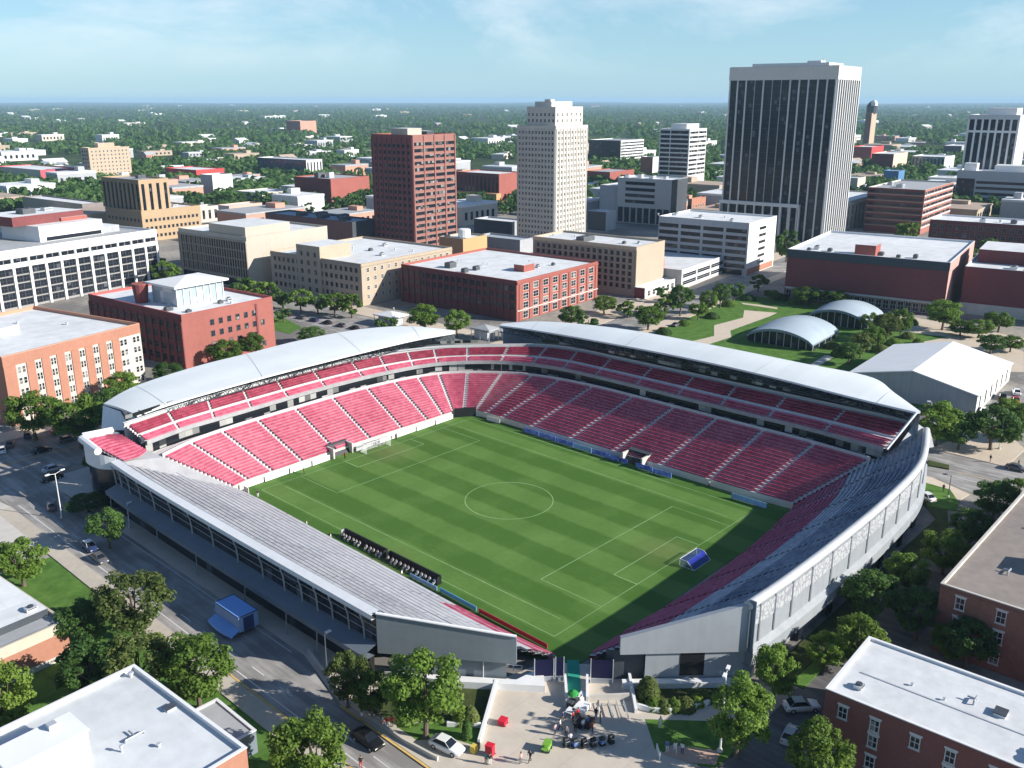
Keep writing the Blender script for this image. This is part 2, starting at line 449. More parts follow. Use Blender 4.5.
# ---- roofs
ROOFM = mat('pale_roof_sheeting', (.70, .735, .74), .5, .06, .12, seam=(60, 5.0, .04, .93))
RF1 = [(-15.6,-21,16.0),(-9,-21,16.7),(1,-20.8,17.3),(15,-20.6,17.8),(28,-20.6,18.0),(44,-20.6,18.1),(54,-20.6,18.1),(64,-20.4,18.0),(75.5,-19,17.8)]
RB1 = [(-17,-34,16.0),(-8,-37,17.4),(8,-38.5,18.4),(22,-38.8,18.7),(36,-39.6,18.9),(50,-38.4,19.1),(60,-35.4,19.2),(69,-29.5,19.0),(77,-20.4,17.9)]
RF2 = [(88.5,-14,18.4),(89.5,-4,18.8),(89.8,9,19.3),(90,24,19.7),(90.2,38.5,20.0),(90.4,55,20.1),(90.5,72,19.8),(90.3,88,19.3),(90.8,95,18.95),(91.5,102,18.6)]
RB2 = [(90.5,-14.5,18.5),(96.5,-7,19.3),(99.5,6,20.2),(101,22,20.9),(101.2,38,21.2),(101.2,56,21.3),(102,72,21.0),(105.2,86.5,20.0),(99.0,94.6,19.35),(92.2,102.6,18.7)]
def roof(front, back, lab, foot, zb):
    root = empty('roof', parent=STAD); root['label'] = lab
    n = 57
    F = catmull([W(*p) for p in front], n); B = catmull([W(*p) for p in back], n)
    top = []; bot = []
    for k in range(n):
        tr = []; br = []
        for j in range(7):
            q = j/6; p = lerp(F[k], B[k], q) + Vector((0, 0, .3*math.sin(math.pi*q)*min(1, (B[k]-F[k]).length/10)))
            tr.append(p); br.append(p - Vector((0, 0, .45)))
        top.append(tr); bot.append(list(reversed(br)))
    m = MB(); m.grid(top)
    for k in range(7, n-1, 14):
        for j in range(6):
            a, b, up1 = top[k][j], top[k][j+1], Vector((0, 0, .09)); w_ = (top[k+1][j]-top[k][j]).normalized()*.07
            m.quad(a-w_+up1, b-w_+up1, b+w_+up1, a+w_+up1, 1)
    m.build('roof_panel', [ROOFM, mat('roof_joint', (.60, .63, .64), .5, .1)], root, smooth=True)

    m = MB(); m.grid(bot)
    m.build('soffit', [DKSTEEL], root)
    m = MB()
    for e in (0, -1):
        m.grid([[r[e] for r in top], [Vector(r[e]) - Vector((0, 0, .42)) for r in top]])
    m.grid([top[0], [p - Vector((0, 0, .45)) for p in top[0]]]); m.grid([top[-1], [p - Vector((0, 0, .45)) for p in top[-1]]])
    m.build('edge_gutter', [CAP], root)
    # trusses: one per bay, and a long chord under the front edge
    for k in range(3, n-2, 4):
        t = MB(); f = lerp(F[k], B[k], .04) - Vector((0, 0, .6)); b = lerp(F[k], B[k], .9) - Vector((0, 0, .6))
        kk = min(int(k/(n-1)*120), 120)
        base = foot(k/(n-1))
        f2 = f - Vector((0, 0, 1.5)); b2 = Vector((base.x, base.y, max(base.z, b.z-3.2)))
        t.tube(f, b, .16, n=5); t.tube(f2, b2, .14, n=5); t.tube(f, f2, .10, n=4)
        for j in range(5):
            a0 = lerp(f, b, j/5); a1 = lerp(f2, b2, (j+.5)/5); a2 = lerp(f, b, (j+1)/5)
            t.tube(a0, a1, .09, n=4); t.tube(a1, a2, .09, n=4)
        t.tube(base, b, .22, n=6); t.tube(base, lerp(f, b, .45), .14, n=5)
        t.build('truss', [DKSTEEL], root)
    t = MB()
    for k in range(n-1):
        a = lerp(F[k], B[k], .04) - Vector((0, 0, .6)); c = lerp(F[k+1], B[k+1], .04) - Vector((0, 0, .6)); dn = Vector((0, 0, -1.5))
        t.tube(a, c, .12, n=4); t.tube(a+dn, c+dn, .12, n=4)
        t.tube(a, (a+c)/2+dn, .07, n=4); t.tube((a+c)/2+dn, c, .07, n=4)
    t.build('front_truss', [DKSTEEL], root)
    # rear wall of press boxes below the roof
    m = MB(); pts = [foot(k/(n-1)) for k in range(n)]
    m.grid([[Vector((p.x, p.y, 16.2)) for p in pts], [Vector((p.x, p.y, max(17.0, lerp(F[k], B[k], .35).z-2.6))) for k, p in enumerate(pts)]])
    m.build('press_box_windows', [SUITE], root)
    # rear facade down to the ground
    m = MB(); m.grid([[Vector((p.x, p.y, 0)) for p in B], [p - Vector((0, 0, .4)) for p in B]]); m.build('rear_facade', [STEEL], root)
    return root
UB1 = [W(a, b-1.0, 16.2) for a, b in UB[0:10]]
UB2 = [W(a+1.0, b, 16.2) for a, b in UB[10:]]
def foot1(t):
    c = catmull(UB1, 60); return c[min(int(t*.97*59), 59)]
def foot2(t):
    c = catmull(UB2, 60); return c[min(int(t*59), 59)]
r1 = roof(RF1, RB1, 'arched white roof over the sunlit far left stand', foot1, 16)
m = MB()
m.poly([W(-17.2,-34,15.6), W(-15.8,-21.5,15.6), W(-17.5,-23.5,12.5), W(-19.5,-31,11.0)]); m.build('end_panel', [CAP], r1)
m = MB(); m.tube(W(-17.5,-15.5,11.8), W(-17.2,-24,16.5), .55, n=6); m.build('end_beam', [DKSTEEL], r1)
r2 = roof(RF2, RB2, 'long white roof over the shaded far right stand', foot2, 16)
m = MB(); m.tube(W(84.3,99.6,11.8), W(91.6,102,18.4), .28, n=6); m.tube(W(93.8,101,16.2), W(91.8,102,18.4), .2, n=6)
m.build('end_beam', [CAP], r2)
m = MB(); m.poly([W(85,100.3,10.2), W(94,101.3,15.6), W(96,104,13.4), W(94.5,105.5,11)]); m.build('stair_roof', [GREY_ROOF], r2)

# ---- low stand on the street side (grey seats)
gl = empty('street_grandstand', parent=STAD); gl['label'] = 'low stand of grey seats along the shaded street'
DI = [W(-5,-2,1.3), W(-4.6,8,1.2), W(-5,32,1.2), W(-5.4,56,1.2), W(-5.6,74,1.1), W(-5,87,1.0)]
DO = [W(-24.5,-12.8,10), W(-25,0,10), W(-25.2,22,10), W(-25.2,46,10), W(-25.1,60,10), W(-25,70.7,10)]
I, O = stand(gl, DI, DO, 15, 6, [(.0, .52, S_COV), (.52, 1.0, S_GRY)], nst=8, gap=.05, terr=mat('grey_terrace', (.10, .10, .11), .85, .15), low=True)
m = MB(); wallstrip(m, I, 0.0, None); m.build('front_wall', [mat('pink_front_wall', (.45, .25, .26), .8, .2)], gl)
stand(gl, [lerp(I[k], O[k], .0) + Vector((0, 0, .02)) for k in (34, 40, 44, 48)], [lerp(I[k], O[k], .16) + Vector((0, 0, .02)) for k in (34, 40, 44, 48)], 4, 1, [(0, 1.1, S_RED)], nst=12, gap=.05, low=True)
def ribbon(m, pts, off0, off1, dz0, dz1, mi=0):
    r = [[], []]
    for i, p in enumerate(pts):
        a = pts[max(i-1, 0)]; b = pts[min(i+1, len(pts)-1)]; n = Vector((b.y-a.y, a.x-b.x, 0)).normalized()
        r[0].append(p + n*off0 + Vector((0, 0, dz0))); r[1].append(p + n*off1 + Vector((0, 0, dz1)))
    m.grid(r, mi)
for q in (.51, .965):
    t = MB(); P = [lerp(I[k], O[k], q) + Vector((0, 0, .75)) for k in range(len(I))]
    for k in range(len(P)-1): t.tube(P[k], P[k+1], .07, n=4, cap=False)
    t.build('handrail', [CAP], gl)
# outward is +n for this curve's direction (checked by sign below)
sgn = 1 if (O[1]-O[0]).cross(Vector((0, 0, 1))).dot(Vector((-1, 0, 0))) > 0 else -1
m = MB(); ribbon(m, O, -sgn*.3, sgn*1.2, .75, .55); ribbon(m, O, sgn*1.2, sgn*1.2, .55, -.25); ribbon(m, O, -sgn*.3, -sgn*.3, .75, -.1); ribbon(m, O, sgn*1.2, sgn*.3, -.25, -.3)
m.build('roof_edge', [CAP], gl)
m = MB(); ribbon(m, O, sgn*.3, sgn*.3, -.3, -4.4); m.build('glazing', [WIND], gl)
for k in range(0, len(O)-1, 3):
    p = O[k] + Vector((-.35, 0, 0)); t = MB()
    t.tube(p + Vector((-.9, 0, -.25)), p + Vector((-.45, 0, -2)), .13, n=5); t.tube(p + Vector((-.45, 0, -2)), p + Vector((-.3, 0, -4.5)), .13, n=5)
    t.build('mullion', [PLATE], gl)
m = MB()
for dz in (-1.7, -3.0): ribbon(m, O, sgn*.42, sgn*.42, dz, dz-.10)
m.build('transom', [PLATE], gl)
m = MB(); ribbon(m, O, sgn*.25, sgn*3.0, -4.35, -5.2); ribbon(m, O, sgn*3.0, sgn*3.0, -5.2, -6.0); ribbon(m, O, sgn*3.0, sgn*.9, -6.0, -6.05)
m.build('canopy', [BLUEGREY], gl)
m = MB(); ribbon(m, O, sgn*1.0, sgn*1.0, -6.0, -10); m.build('ground_floor_glazing', [WIND], gl)
for k in range(2, len(O)-1, 6):
    p = O[k]; t = MB(); t.tube(Vector((p.x-3.0, p.y, 0)), Vector((p.x-2.8, p.y, 4.1)), .10, n=5); t.build('column', [STEEL], gl)
m = MB(); m.poly([W(-5,-2.4,1.35), W(-15.4,-11.3,9.0), W(-24.4,-13.2,10.0), W(-14,-6.8,5.3)]); m.poly([W(-15.4,-11.3,9.0), W(-17,-15,10), W(-24.4,-13.2,10.0)])
m.build('corner_deck', [mat('grey_deck', (.34, .34, .355), .85, .15)], gl)
# end wall towards the gate
a0 = W(-25.5, 70.9, 0); b0 = W(-13.6, 87.0, 0); d = (b0-a0).normalized(); nn = Vector((d.y, -d.x, 0))
if nn.dot(CAM - a0) < 0: nn = -nn
def up_(p, z): return Vector((p.x, p.y, z))
m = MB()
ZA, ZB = 4.2, 3.9
m.poly([up_(a0, ZA), up_(b0, ZB), up_(b0, 8.3), up_(a0, 10.6)])
m.poly([up_(a0-nn*.5, ZA), up_(b0-nn*.5, ZB), up_(b0-nn*.5, 8.3), up_(a0-nn*.5, 10.6)])
m.quad(up_(a0, 10.6), up_(b0, 8.3), up_(b0-nn*.5, 8.3), up_(a0-nn*.5, 10.6)); m.quad(up_(b0, ZB), up_(b0-nn*.5, ZB), up_(b0-nn*.5, 8.3), up_(b0, 8.3))
m.quad(up_(a0, ZA), up_(a0-nn*1.0, ZA), up_(b0-nn*1.0, ZB), up_(b0, ZB))
m.build('end_wall', [mat('slate_end_wall', (.20, .235, .255), .6, .1, .5, streak=.1)], gl)
m = MB(); e = a0 + d*2; f = b0 - d*1.5
m.quad(e-nn*.6, f-nn*.6, up_(f-nn*.6, 4.0), up_(e-nn*.6, 4.3)); m.build('end_glazing', [mat('grey_end_panel', (.20, .23, .25), .4, .12)], gl)
m = MB(); m.tube(up_(a0, 10.7), up_(b0, 8.4), .22, n=8); m.build('end_coping', [CAP], gl)
for s in (.55, .8):
    t = MB(); p = lerp(e, f, s) - nn*.3; t.tube(p, up_(p, 4.1), .09, n=5); t.build('column', [PLATE], gl)

# wedge of red seats at the outer corner
wd = empty('corner_grandstand', parent=STAD); wd['label'] = 'small wedge of red seats at the outer street corner'
stand(wd, [W(-23.5,-12.2,10.1), W(-20,-12.4,10.0), W(-17.2,-14.6,10.0)], [W(-26.5,-22,12.6), W(-23,-23,12.8), W(-19.8,-19.5,12.8)], 10, 1, [(0, 1.1, S_RED)], nst=8, gap=.2)
m = MB(); wallstrip(m, catmull([W(-24.6,-12.6,11), W(-27,-16,12.2), W(-27,-22,13.4), W(-23,-24,13.6), W(-20,-20.6,13.4)], 20), 8.6, None)
m.build('outer_wall', [CAP], wd)
m = MB(); wallstrip(m, catmull([W(-24.3,-12.9,11), W(-26.6,-16,12.2), W(-26.6,-21.7,13.4), W(-23,-23.6,13.6), W(-20,-20.3,13.4)], 20), 0.0, 8.7)
m.build('base_glazing', [WIND], wd)
m = MB(); m.tube(W(-27,-15,12.6), W(-27,-22.5,13.4), .8, n=8); m.tube(W(-26.4,-23.4,13.5), W(-20.5,-22.4,13.5), .8, n=8); m.build('coping', [CAP], wd)

# ---- low stand on the park side (navy and red seats)
gr = empty('panelled_grandstand', parent=STAD); gr['label'] = 'low stand of red and navy seats behind pale panelled wall'
CI = [W(-1.5,90.6,1.1), W(10,91,1.2), W(26,91.8,1.2), W(45,91.2,1.3), W(60,89.8,1.4), W(69,88.6,1.5)]
CO = [W(9.4,109.4,12.5), W(20,110,12.6), W(38,110.3,12.8), W(58,110,13.1), W(77,108.4,13.5), W(95,103,14)]
I, O = stand(gr, CI, CO, 24, 7, [(.0, .42, S_RED), (.42, .62, S_PAL), (.62, 1.0, S_NAV)], nst=8, gap=.45, terr=mat('light_terrace', (.68, .67, .67), .85, .12), low=True)
m = MB(); wallstrip(m, I, 0.0, None); m.build('front_wall', [mat('red_front_wall', (.40, .05, .08), .7, .2)], gr)
sg = 1 if (O[1]-O[0]).cross(Vector((0, 0, 1))).dot(Vector((0, -1, 0))) > 0 else -1
m = MB()
rows = []
for i, p in enumerate(O):
    a = O[max(i-1, 0)]; b = O[min(i+1, len(O)-1)]; n = Vector((b.y-a.y, a.x-b.x, 0)).normalized()*sg
    rows.append([p + n*(.4+.72*math.cos(t)) + Vector((0, 0, .0+.72*math.sin(t))) for t in [2*math.pi*j/10 for j in range(10)]])
m.grid(rows, 0, close=True); m.poly(rows[0]); m.build('coping', [mat('weathered_coping', (.44, .45, .46), .6, .14, .5, streak=.1)], gr, smooth=True)
PATT = bpy.data.materials.new('painted_relief_panel'); PATT.use_nodes = True  # relief drawn as light and dark colour cells on a flat sheet
nt = PATT.node_tree; bb = nt.nodes['Principled BSDF']; N = nt.nodes; L = nt.links
g = N.new('ShaderNodeNewGeometry'); vo = N.new('ShaderNodeTexVoronoi'); vo.inputs['Scale'].default_value = 1.1; vo.feature = 'DISTANCE_TO_EDGE'
ns = N.new('ShaderNodeTexNoise'); ns.inputs['Scale'].default_value = 1.3
L.new(g.outputs['Position'], vo.inputs['Vector'])
rp = N.new('ShaderNodeValToRGB'); rp.color_ramp.elements[0].position = .04; rp.color_ramp.elements[0].color = (.24, .25, .27, 1)
rp.color_ramp.elements[1].position = .14; rp.color_ramp.elements[1].color = (.40, .41, .42, 1)
L.new(vo.outputs['Distance'], rp.inputs['Fac']); L.new(rp.outputs['Color'], bb.inputs['Base Color']); bb.inputs['Roughness'].default_value = .6
m = MB(); ribbon(m, O, sg*.75, sg*.75, -.3, -6.8); ribbon(m, O, sg*.75, sg*1.5, -6.8, -7.6); ribbon(m, O, sg*1.5, sg*1.5, -7.6, -9.4); ribbon(m, O, sg*1.5, sg*-.4, -9.4, -9.45)
m.build('facade', [mat('grey_facade_panel', (.26, .28, .30), .6, .12, .5, streak=.16)], gr)
for k in range(0, len(O)-4, 4):
    m = MB(); seg_ = O[k:k+5]
    P = [seg_[0]] + seg_[1:-1] + [seg_[-1]]
    q0 = lerp(P[0], P[1], .12); q1 = lerp(P[-1], P[-2], .12); P = [q0] + P[1:-1] + [q1]
    r = [[], []]
    for p in P:
        n = Vector((0, -1, 0)) if True else None
        i = min(range(len(O)), key=lambda j: (O[j]-p).length); a = O[max(i-1, 0)]; b = O[min(i+1, len(O)-1)]
        n = Vector((b.y-a.y, a.x-b.x, 0)).normalized()*sg
        r[0].append(p + n*.83 + Vector((0, 0, -.9))); r[1].append(p + n*.83 + Vector((0, 0, -3.7)))
    m.grid(r); m.build('facade_panel', [PATT], gr)
    m = MB(); i = k; a = O[max(i-1, 0)]; b = O[i+1]; n = Vector((b.y-a.y, a.x-b.x, 0)).normalized()*sg
    c = O[k] + n*.85; m.tube(c + Vector((0, 0, -.6)), c + Vector((0, 0, -6.6)), .14, n=4); m.build('facade_rib', [STEEL], gr)
m = MB(); ribbon(m, O, -sg*.3, -sg*.3, -9.3, -14.5); m.build('ground_floor_wall', [mat('shaded_base_wall', (.22, .23, .25), .8, .2)], gr)  # base shade under the overhang put into the grey
for k in range(3, len(O)-3, 6):
    a = O[k]; m = MB(); m.cbox((a.x, a.y-.2-.35, 0), 1.6, .35, 2.4); m.build('base_window', [WIND], gr)
a1 = W(-3.1, 97.3, 0); b1 = W(9.8, 110.4, 0); d = (b1-a1).normalized(); nn = Vector((d.y, -d.x, 0))
if nn.dot(CAM - a1) < 0: nn = -nn
def ew(t, z, o=0.0):
    p = lerp(a1, b1, t) + nn*o; return Vector((p.x, p.y, z))
m = MB()
m.poly([ew(0, 5.0), ew(1, 5.2), ew(1, 12.9), ew(0, 7.6)]); m.quad(ew(0, 7.6), ew(1, 12.9), ew(1, 12.9, -.8), ew(0, 7.6, -.8)); m.quad(ew(0, 5.0), ew(0, 7.6), ew(0, 7.6, -.8), ew(0, 5.0, -.8)); m.quad(ew(0, 5.0), ew(1, 5.2), ew(1, 5.2, -.8), ew(0, 5.0, -.8))
m.poly([ew(.2, 0, -.35), ew(1, 0, -.35), ew(1, 5.3, -.35), ew(.2, 5.1, -.35)])
m.build('end_wall', [mat('pale_end_wall', (.36, .38, .40), .6, .08, .4, streak=.1)], gr)
m = MB(); m.quad(ew(.47, 1.2, -.3), ew(.66, 1.2, -.3), ew(.66, 4.95, -.3), ew(.47, 4.95, -.3)); m.build('opening_dark_sheet', [BLACK], gr)  # flat black sheet painted for the dark inside the opening
m = MB(); m.quad(ew(-.1, .2, -1.2), ew(.2, .2, -1.2), ew(.2, 5.0, -1.2), ew(-.1, 5.0, -1.2)); m.build('dark_recess', [DKSTEEL], gr)
m = MB(); m.box(-.2, -.55, 0, 0, .55, 13.4, T=Matrix.Translation(b1)); m.build('corner_post', [BLUEGREY], gr)
m = MB()
for (t0, t1) in ((.02, 1.02),):
    m.poly([ew(t0, .02, .1), ew(t1, .02, .1), ew(t1, .02, 1.6), ew(t0, .02, 1.6)])
    m.poly([ew(t0, 1.0, .0), ew(t1, 1.0, .0), ew(t1, 1.0, 1.2), ew(t0, 1.0, 1.2)]); m.quad(ew(t0, 0, 1.2), ew(t1, 0, 1.2), ew(t1, 1.0, 1.2), ew(t0, 1.0, 1.2)); m.quad(ew(t0, 0, 0), ew(t0, 0, 1.2), ew(t0, 1, 1.2), ew(t0, 1, 0))
m.build('plinth', [WHITE], gr)

# ---- tunnels and gate under the lower tier
def tunnel(c, ang, lab):
    o = empty('player_tunnel', c, ang, parent=STAD); o['label'] = lab
    m = MB(); m.box(-2.9, -.3, 0, -2.5, 5.0, 2.5); m.box(2.5, -.3, 0, 2.9, 5.0, 2.5); m.build('side_wall', [CONC], o)
    m = MB(); m.box(-2.9, 2.2, 2.5, 2.9, 5.0, 2.75); m.build('lintel', [DKSTEEL], o)
    m = MB(); m.quad((-2.5, .6, .1), (2.5, .6, .1), (2.5, 2.3, 2.5), (-2.5, 2.3, 2.5)); m.build('entrance_dark_sheet', [BLACK], o)  # black sheet stands for the unlit tunnel inside, shade as colour
tunnel(W(24, -3.3, 0), 0, 'tunnel mouth in the sunlit stand')
tunnel(W(65.6, 50, 0), R(-90), 'tunnel mouth in the shaded stand')
m = MB(); m.quad(W(60.5,-3.7,.1), W(65.3,-.4,.1), W(65.3,-.4,2.6), W(60.5,-3.7,2.6)); m.build('service_gate', [BLACK], STAD)
# ================================================================ BUILDINGS
FOOT = []      # footprints (origin, b, a, db, da) kept free of trees
_wm = {}
def win_mesh(w, h, fm, gm, mull=1, sill=False, t=.10):
    """window: frame ring, glass set back inside it, mullions; centred on x, z from 0 to h, facing -y"""
    k = (round(w, 2), round(h, 2), fm.name, gm.name, mull, sill)
    if k in _wm: return _wm[k]
    m = MB(); f = min(.14, w*.12)
    m.box(-w/2, -t, 0, -w/2+f, 0, h, 0); m.box(w/2-f, -t, 0, w/2, 0, h, 0)
    m.box(-w/2+f, -t, h-f, w/2-f, 0, h, 0); m.box(-w/2+f, -t, 0, w/2-f, 0, f, 0)
    for i in range(mull):
        x = -w/2 + w*(i+1)/(mull+1); m.box(x-.04, -t*.8, f, x+.04, 0, h-f, 0)
    if h > 1.7: m.box(-w/2+f, -t*.8, h*.5-.04, w/2-f, 0, h*.5+.04, 0)
    if sill: m.box(-w/2-.12, -t-.14, -.14, w/2+.12, 0, 0, 0)
    m.quad((-w/2+f, -.03, f), (w/2-f, -.03, f), (w/2-f, -.03, h-f), (-w/2+f, -.03, h-f), 1)
    _wm[k] = m.mesh('window', [fm, gm]); return _wm[k]

class Bld:
    def __init__(s, name, label, cat, F, H, L=None, Rr=None, rot=6.0, da=None, db=None, origin=None, group=None, z0=0.0):
        s.o = origin if origin is not None else at(F[0], F[1], H)
        s.o = Vector((s.o.x, s.o.y, z0)); s.rot = R(rot); s.H = H
        s.b = Vector((math.cos(s.rot), math.sin(s.rot), 0)); s.a = Vector((-s.b.y, s.b.x, 0))
        oh = Vector((s.o.x, s.o.y, H))
        s.db = db if db is not None else reach(oh, s.b, Rr)
        s.da = da if da is not None else reach(oh, s.a, L)
        s.root = empty(name, s.o, s.rot, label, cat, group)
        s.nwin = {}; s.label = label
        FOOT.append((s.o, s.b, s.a, s.db, s.da))
    def w(s, x, y, z=0): return s.o + s.b*x + s.a*y + Vector((0, 0, z))
    def fpos(s, side, t, d=0.0):
        if side == 'R': return (t, -d)
        if side == 'L': return (-d, t)
        if side == 'B': return (s.db+d, t)
        return (t, s.da+d)
    def flen(s, side): return s.db if side in 'RT' else s.da
    frot = {'R': 0.0, 'L': -math.pi/2, 'B': math.pi/2, 'T': math.pi}
    def shell(s, wm, roofm=None, par=.9, cap=None, x0=0, y0=0, x1=None, y1=None, z0=0.0, H=None, side2=None, name='wall', thick=.35):
        """outer walls, a flat roof below a parapet and its coping. side2: L face material, on many blocks a darker tone with shade painted in"""
        x1 = s.db if x1 is None else x1; y1 = s.da if y1 is None else y1; H = s.H if H is None else H
        m = MB(); P = [(x0,y0),(x1,y0),(x1,y1),(x0,y1)]
        for i in range(4):
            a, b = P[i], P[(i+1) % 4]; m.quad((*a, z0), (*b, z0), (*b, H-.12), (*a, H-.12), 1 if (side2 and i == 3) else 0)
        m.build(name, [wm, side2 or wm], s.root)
        m = MB(); m.quad((x0+.05,y0+.05,H-par), (x1-.05,y0+.05,H-par), (x1-.05,y1-.05,H-par), (x0+.05,y1-.05,H-par))
        rf = m.build('roof', [roofm or WHITE_ROOF], s.root)
        m = MB(); t = thick; z = H-.12
        e = .06
        m.box(x0-e,y0-e,z,x1+e,y0+t,H); m.box(x0-e,y1-t,z,x1+e,y1+e,H); m.box(x0-e,y0+t,z,x0+t,y1-t,H); m.box(x1-t,y0+t,z,x1+e,y1-t,H)
        for (a, b) in (((x0+t,y0+t),(x1-t,y0+t)),((x1-t,y0+t),(x1-t,y1-t)),((x1-t,y1-t),(x0+t,y1-t)),((x0+t,y1-t),(x0+t,y0+t))):
            m.quad((*a,H-par),(*b,H-par),(*b,z),(*a,z))
        m.build('parapet', [cap or CAP], s.root)
        return rf
    def win(s, side, cols, floors, w, h, z0, dz, s0=None, s1=None, fm=None, gm=None, mull=1, sill=False, d=.0, skip=None, limit=96, near=False, name='window'):
        Ln = s.flen(side); s0 = 1.5 if s0 is None else s0; s1 = Ln-1.5 if s1 is None else s1
        me = win_mesh(w, h, fm or FRAME, gm or WIN, mull, sill)
        rest = MB(); fr = s.frot[side]
        order = [(c, f) for f in reversed(range(floors)) for c in range(cols)]
        for (c, f) in order:
            if skip and skip(c, f): continue
            t = s0 + (s1-s0)*(c+.5)/cols; x, y = s.fpos(side, t, d); z = z0 + dz*f
            if s.nwin.get(name, 0) < limit:
                s.nwin[name] = s.nwin.get(name, 0)+1
                inst(name, me, s.root, (x, y, z), fr)
            else:
                T = Matrix.Translation((x, y, z)) @ Matrix.Rotation(fr, 4, 'Z')
                n = len(rest.v)
                rest.v += [tuple(T @ v.co) for v in me.vertices]
                rest.f += [tuple(n+i for i in p.vertices) for p in me.polygons]; rest.m += [p.material_index for p in me.polygons]
        if rest.f: tag(rest.build(name+'_field', [fm or FRAME, gm or WIN], s.root), kind='stuff')
    def slab(s, side, t0, t1, z0, z1, d0, d1, mt, name, mat2=None):
        """a box on a facade: along t, up z, standing from d0 to d1 proud of the wall"""
        m = MB(); a = s.fpos(side, t0, d0); b = s.fpos(side, t1, d1)
        m.box(min(a[0],b[0]), min(a[1],b[1]), z0, max(a[0],b[0]), max(a[1],b[1]), z1)
        return m.build(name, [mt], s.root)
    def piers(s, side, n, w, d, z0, z1, mt, s0=0, s1=None, name='pier', ends=True):
        s1 = s.flen(side) if s1 is None else s1
        for i in range(n):
            t = s0+w/2 + (s1-s0-w)*(i/(n-1) if ends else (i+.5)/n)
            s.slab(side, t-w/2, t+w/2, z0, z1, .0, d, mt, name)
    def bands(s, side, zs, h, mt, s0=.6, s1=None, d=.06, name='window_band', d0=0.0):
        s1 = s.flen(side)-.6 if s1 is None else s1
        for z in zs: s.slab(side, s0, s1, z, z+h, d0, d, mt, name)
    def tower(s, x0, y0, x1, y1, z0, z1, mt, name='penthouse', mt2=None):
        m = MB(); m.box(x0, y0, z0, x1, y1, z1, 0, mt=1); return m.build(name, [mt, mt2 or WHITE_ROOF], s.root)

UNITN = {}
ORD = ['first', 'second', 'third', 'fourth', 'fifth', 'sixth', 'seventh', 'eighth', 'ninth', 'tenth']
def units(b, zr, spots, short, mts=None):
    """roof machinery standing on a roof: cabinets with fan cowls, pipes and vents; labelled in order from the left"""
    res = []
    for (x, y, sx, sy, sz, kind) in spots: res.append((proj(b.w(x, y, zr))[0], x, y, sx, sy, sz, kind))
    res.sort(); cnt = {}
    for r in res: cnt[r[-1]] = cnt.get(r[-1], 0)+1
    seen = {}
    for (_, x, y, sx, sy, sz, kind) in res:
        seen[kind] = seen.get(kind, 0)+1; k = seen[kind]; n = cnt[kind]
        word = {'unit': ('pale air conditioning cabinet', 'air_conditioner', 'air conditioner'), 'dark': ('dark grey air conditioning cabinet', 'air_conditioner', 'air conditioner'),
                'vent': ('short round exhaust vent', 'roof_vent', 'roof vent'), 'hatch': ('low dark roof hatch', 'roof_hatch', 'roof hatch'), 'pipe': ('bent metal pipe run', 'roof_pipe', 'pipe')}[kind]
        lab = '%s on %s' % (word[0], short) if n == 1 else '%s from the left among %d on %s: %s' % (ORD[k-1], n, short, word[0])
        p = b.w(x, y, zr)
        o = empty(word[1], p, b.rot, ' '.join(lab.split()[:16]), word[2], 'roof machinery on ' + short)
        body = {'unit': PLATE, 'dark': mat('dark_cabinet', (.10, .105, .115), .6, .25), 'vent': PLATE, 'hatch': DKSTEEL, 'pipe': STEEL}[kind]
        if kind in ('unit', 'dark'):
            m = MB(); m.box(-sx/2, -sy/2, .15, sx/2, sy/2, sz); m.box(-sx/2+.1, -sy/2+.1, 0, sx/2-.1, sy/2-.1, .15); m.build('cabinet', [body], o)
            nf = 2 if sx > 2.2 else 1
            for i in range(nf):
                m = MB(); m.lathe([(.42*min(sy, 2)/1, 0), (.40*min(sy, 2), .22), (.3*min(sy, 2), .22)], (-sx/2+sx*(i+.5)/nf, 0, sz), 10); m.build('fan_cowl', [DKSTEEL], o)
            m = MB()
            for j in range(4): m.box(-sx/2+.15, -sy/2-.04, .4+j*(sz-.6)/4, sx/2-.15, -sy/2, .4+j*(sz-.6)/4+.1)
            m.build('louvre', [DKSTEEL], o)
        elif kind == 'vent':
            m = MB(); m.lathe([(.3*sx, 0), (.3*sx, sz*.7), (.55*sx, sz*.7), (.5*sx, sz)], (0, 0, 0), 10); m.build('cowl', [body], o)
        elif kind == 'hatch':
            m = MB(); m.box(-sx/2, -sy/2, 0, sx/2, sy/2, sz*.7); m.build('kerb', [CAP], o)
            m = MB(); m.box(-sx/2-.08, -sy/2-.08, sz*.7, sx/2+.08, sy/2+.08, sz); m.build('lid', [body], o)
        else:
            m = MB(); m.tube((-sx/2, 0, sz), (sx/2, 0, sz), .12); m.tube((-sx/2, 0, 0), (-sx/2, 0, sz), .12); m.tube((sx/2, 0, 0), (sx/2, 0, sz), .12); m.tube((0, 0, sz), (0, sy, sz), .12); m.build('pipe_run', [body], o)

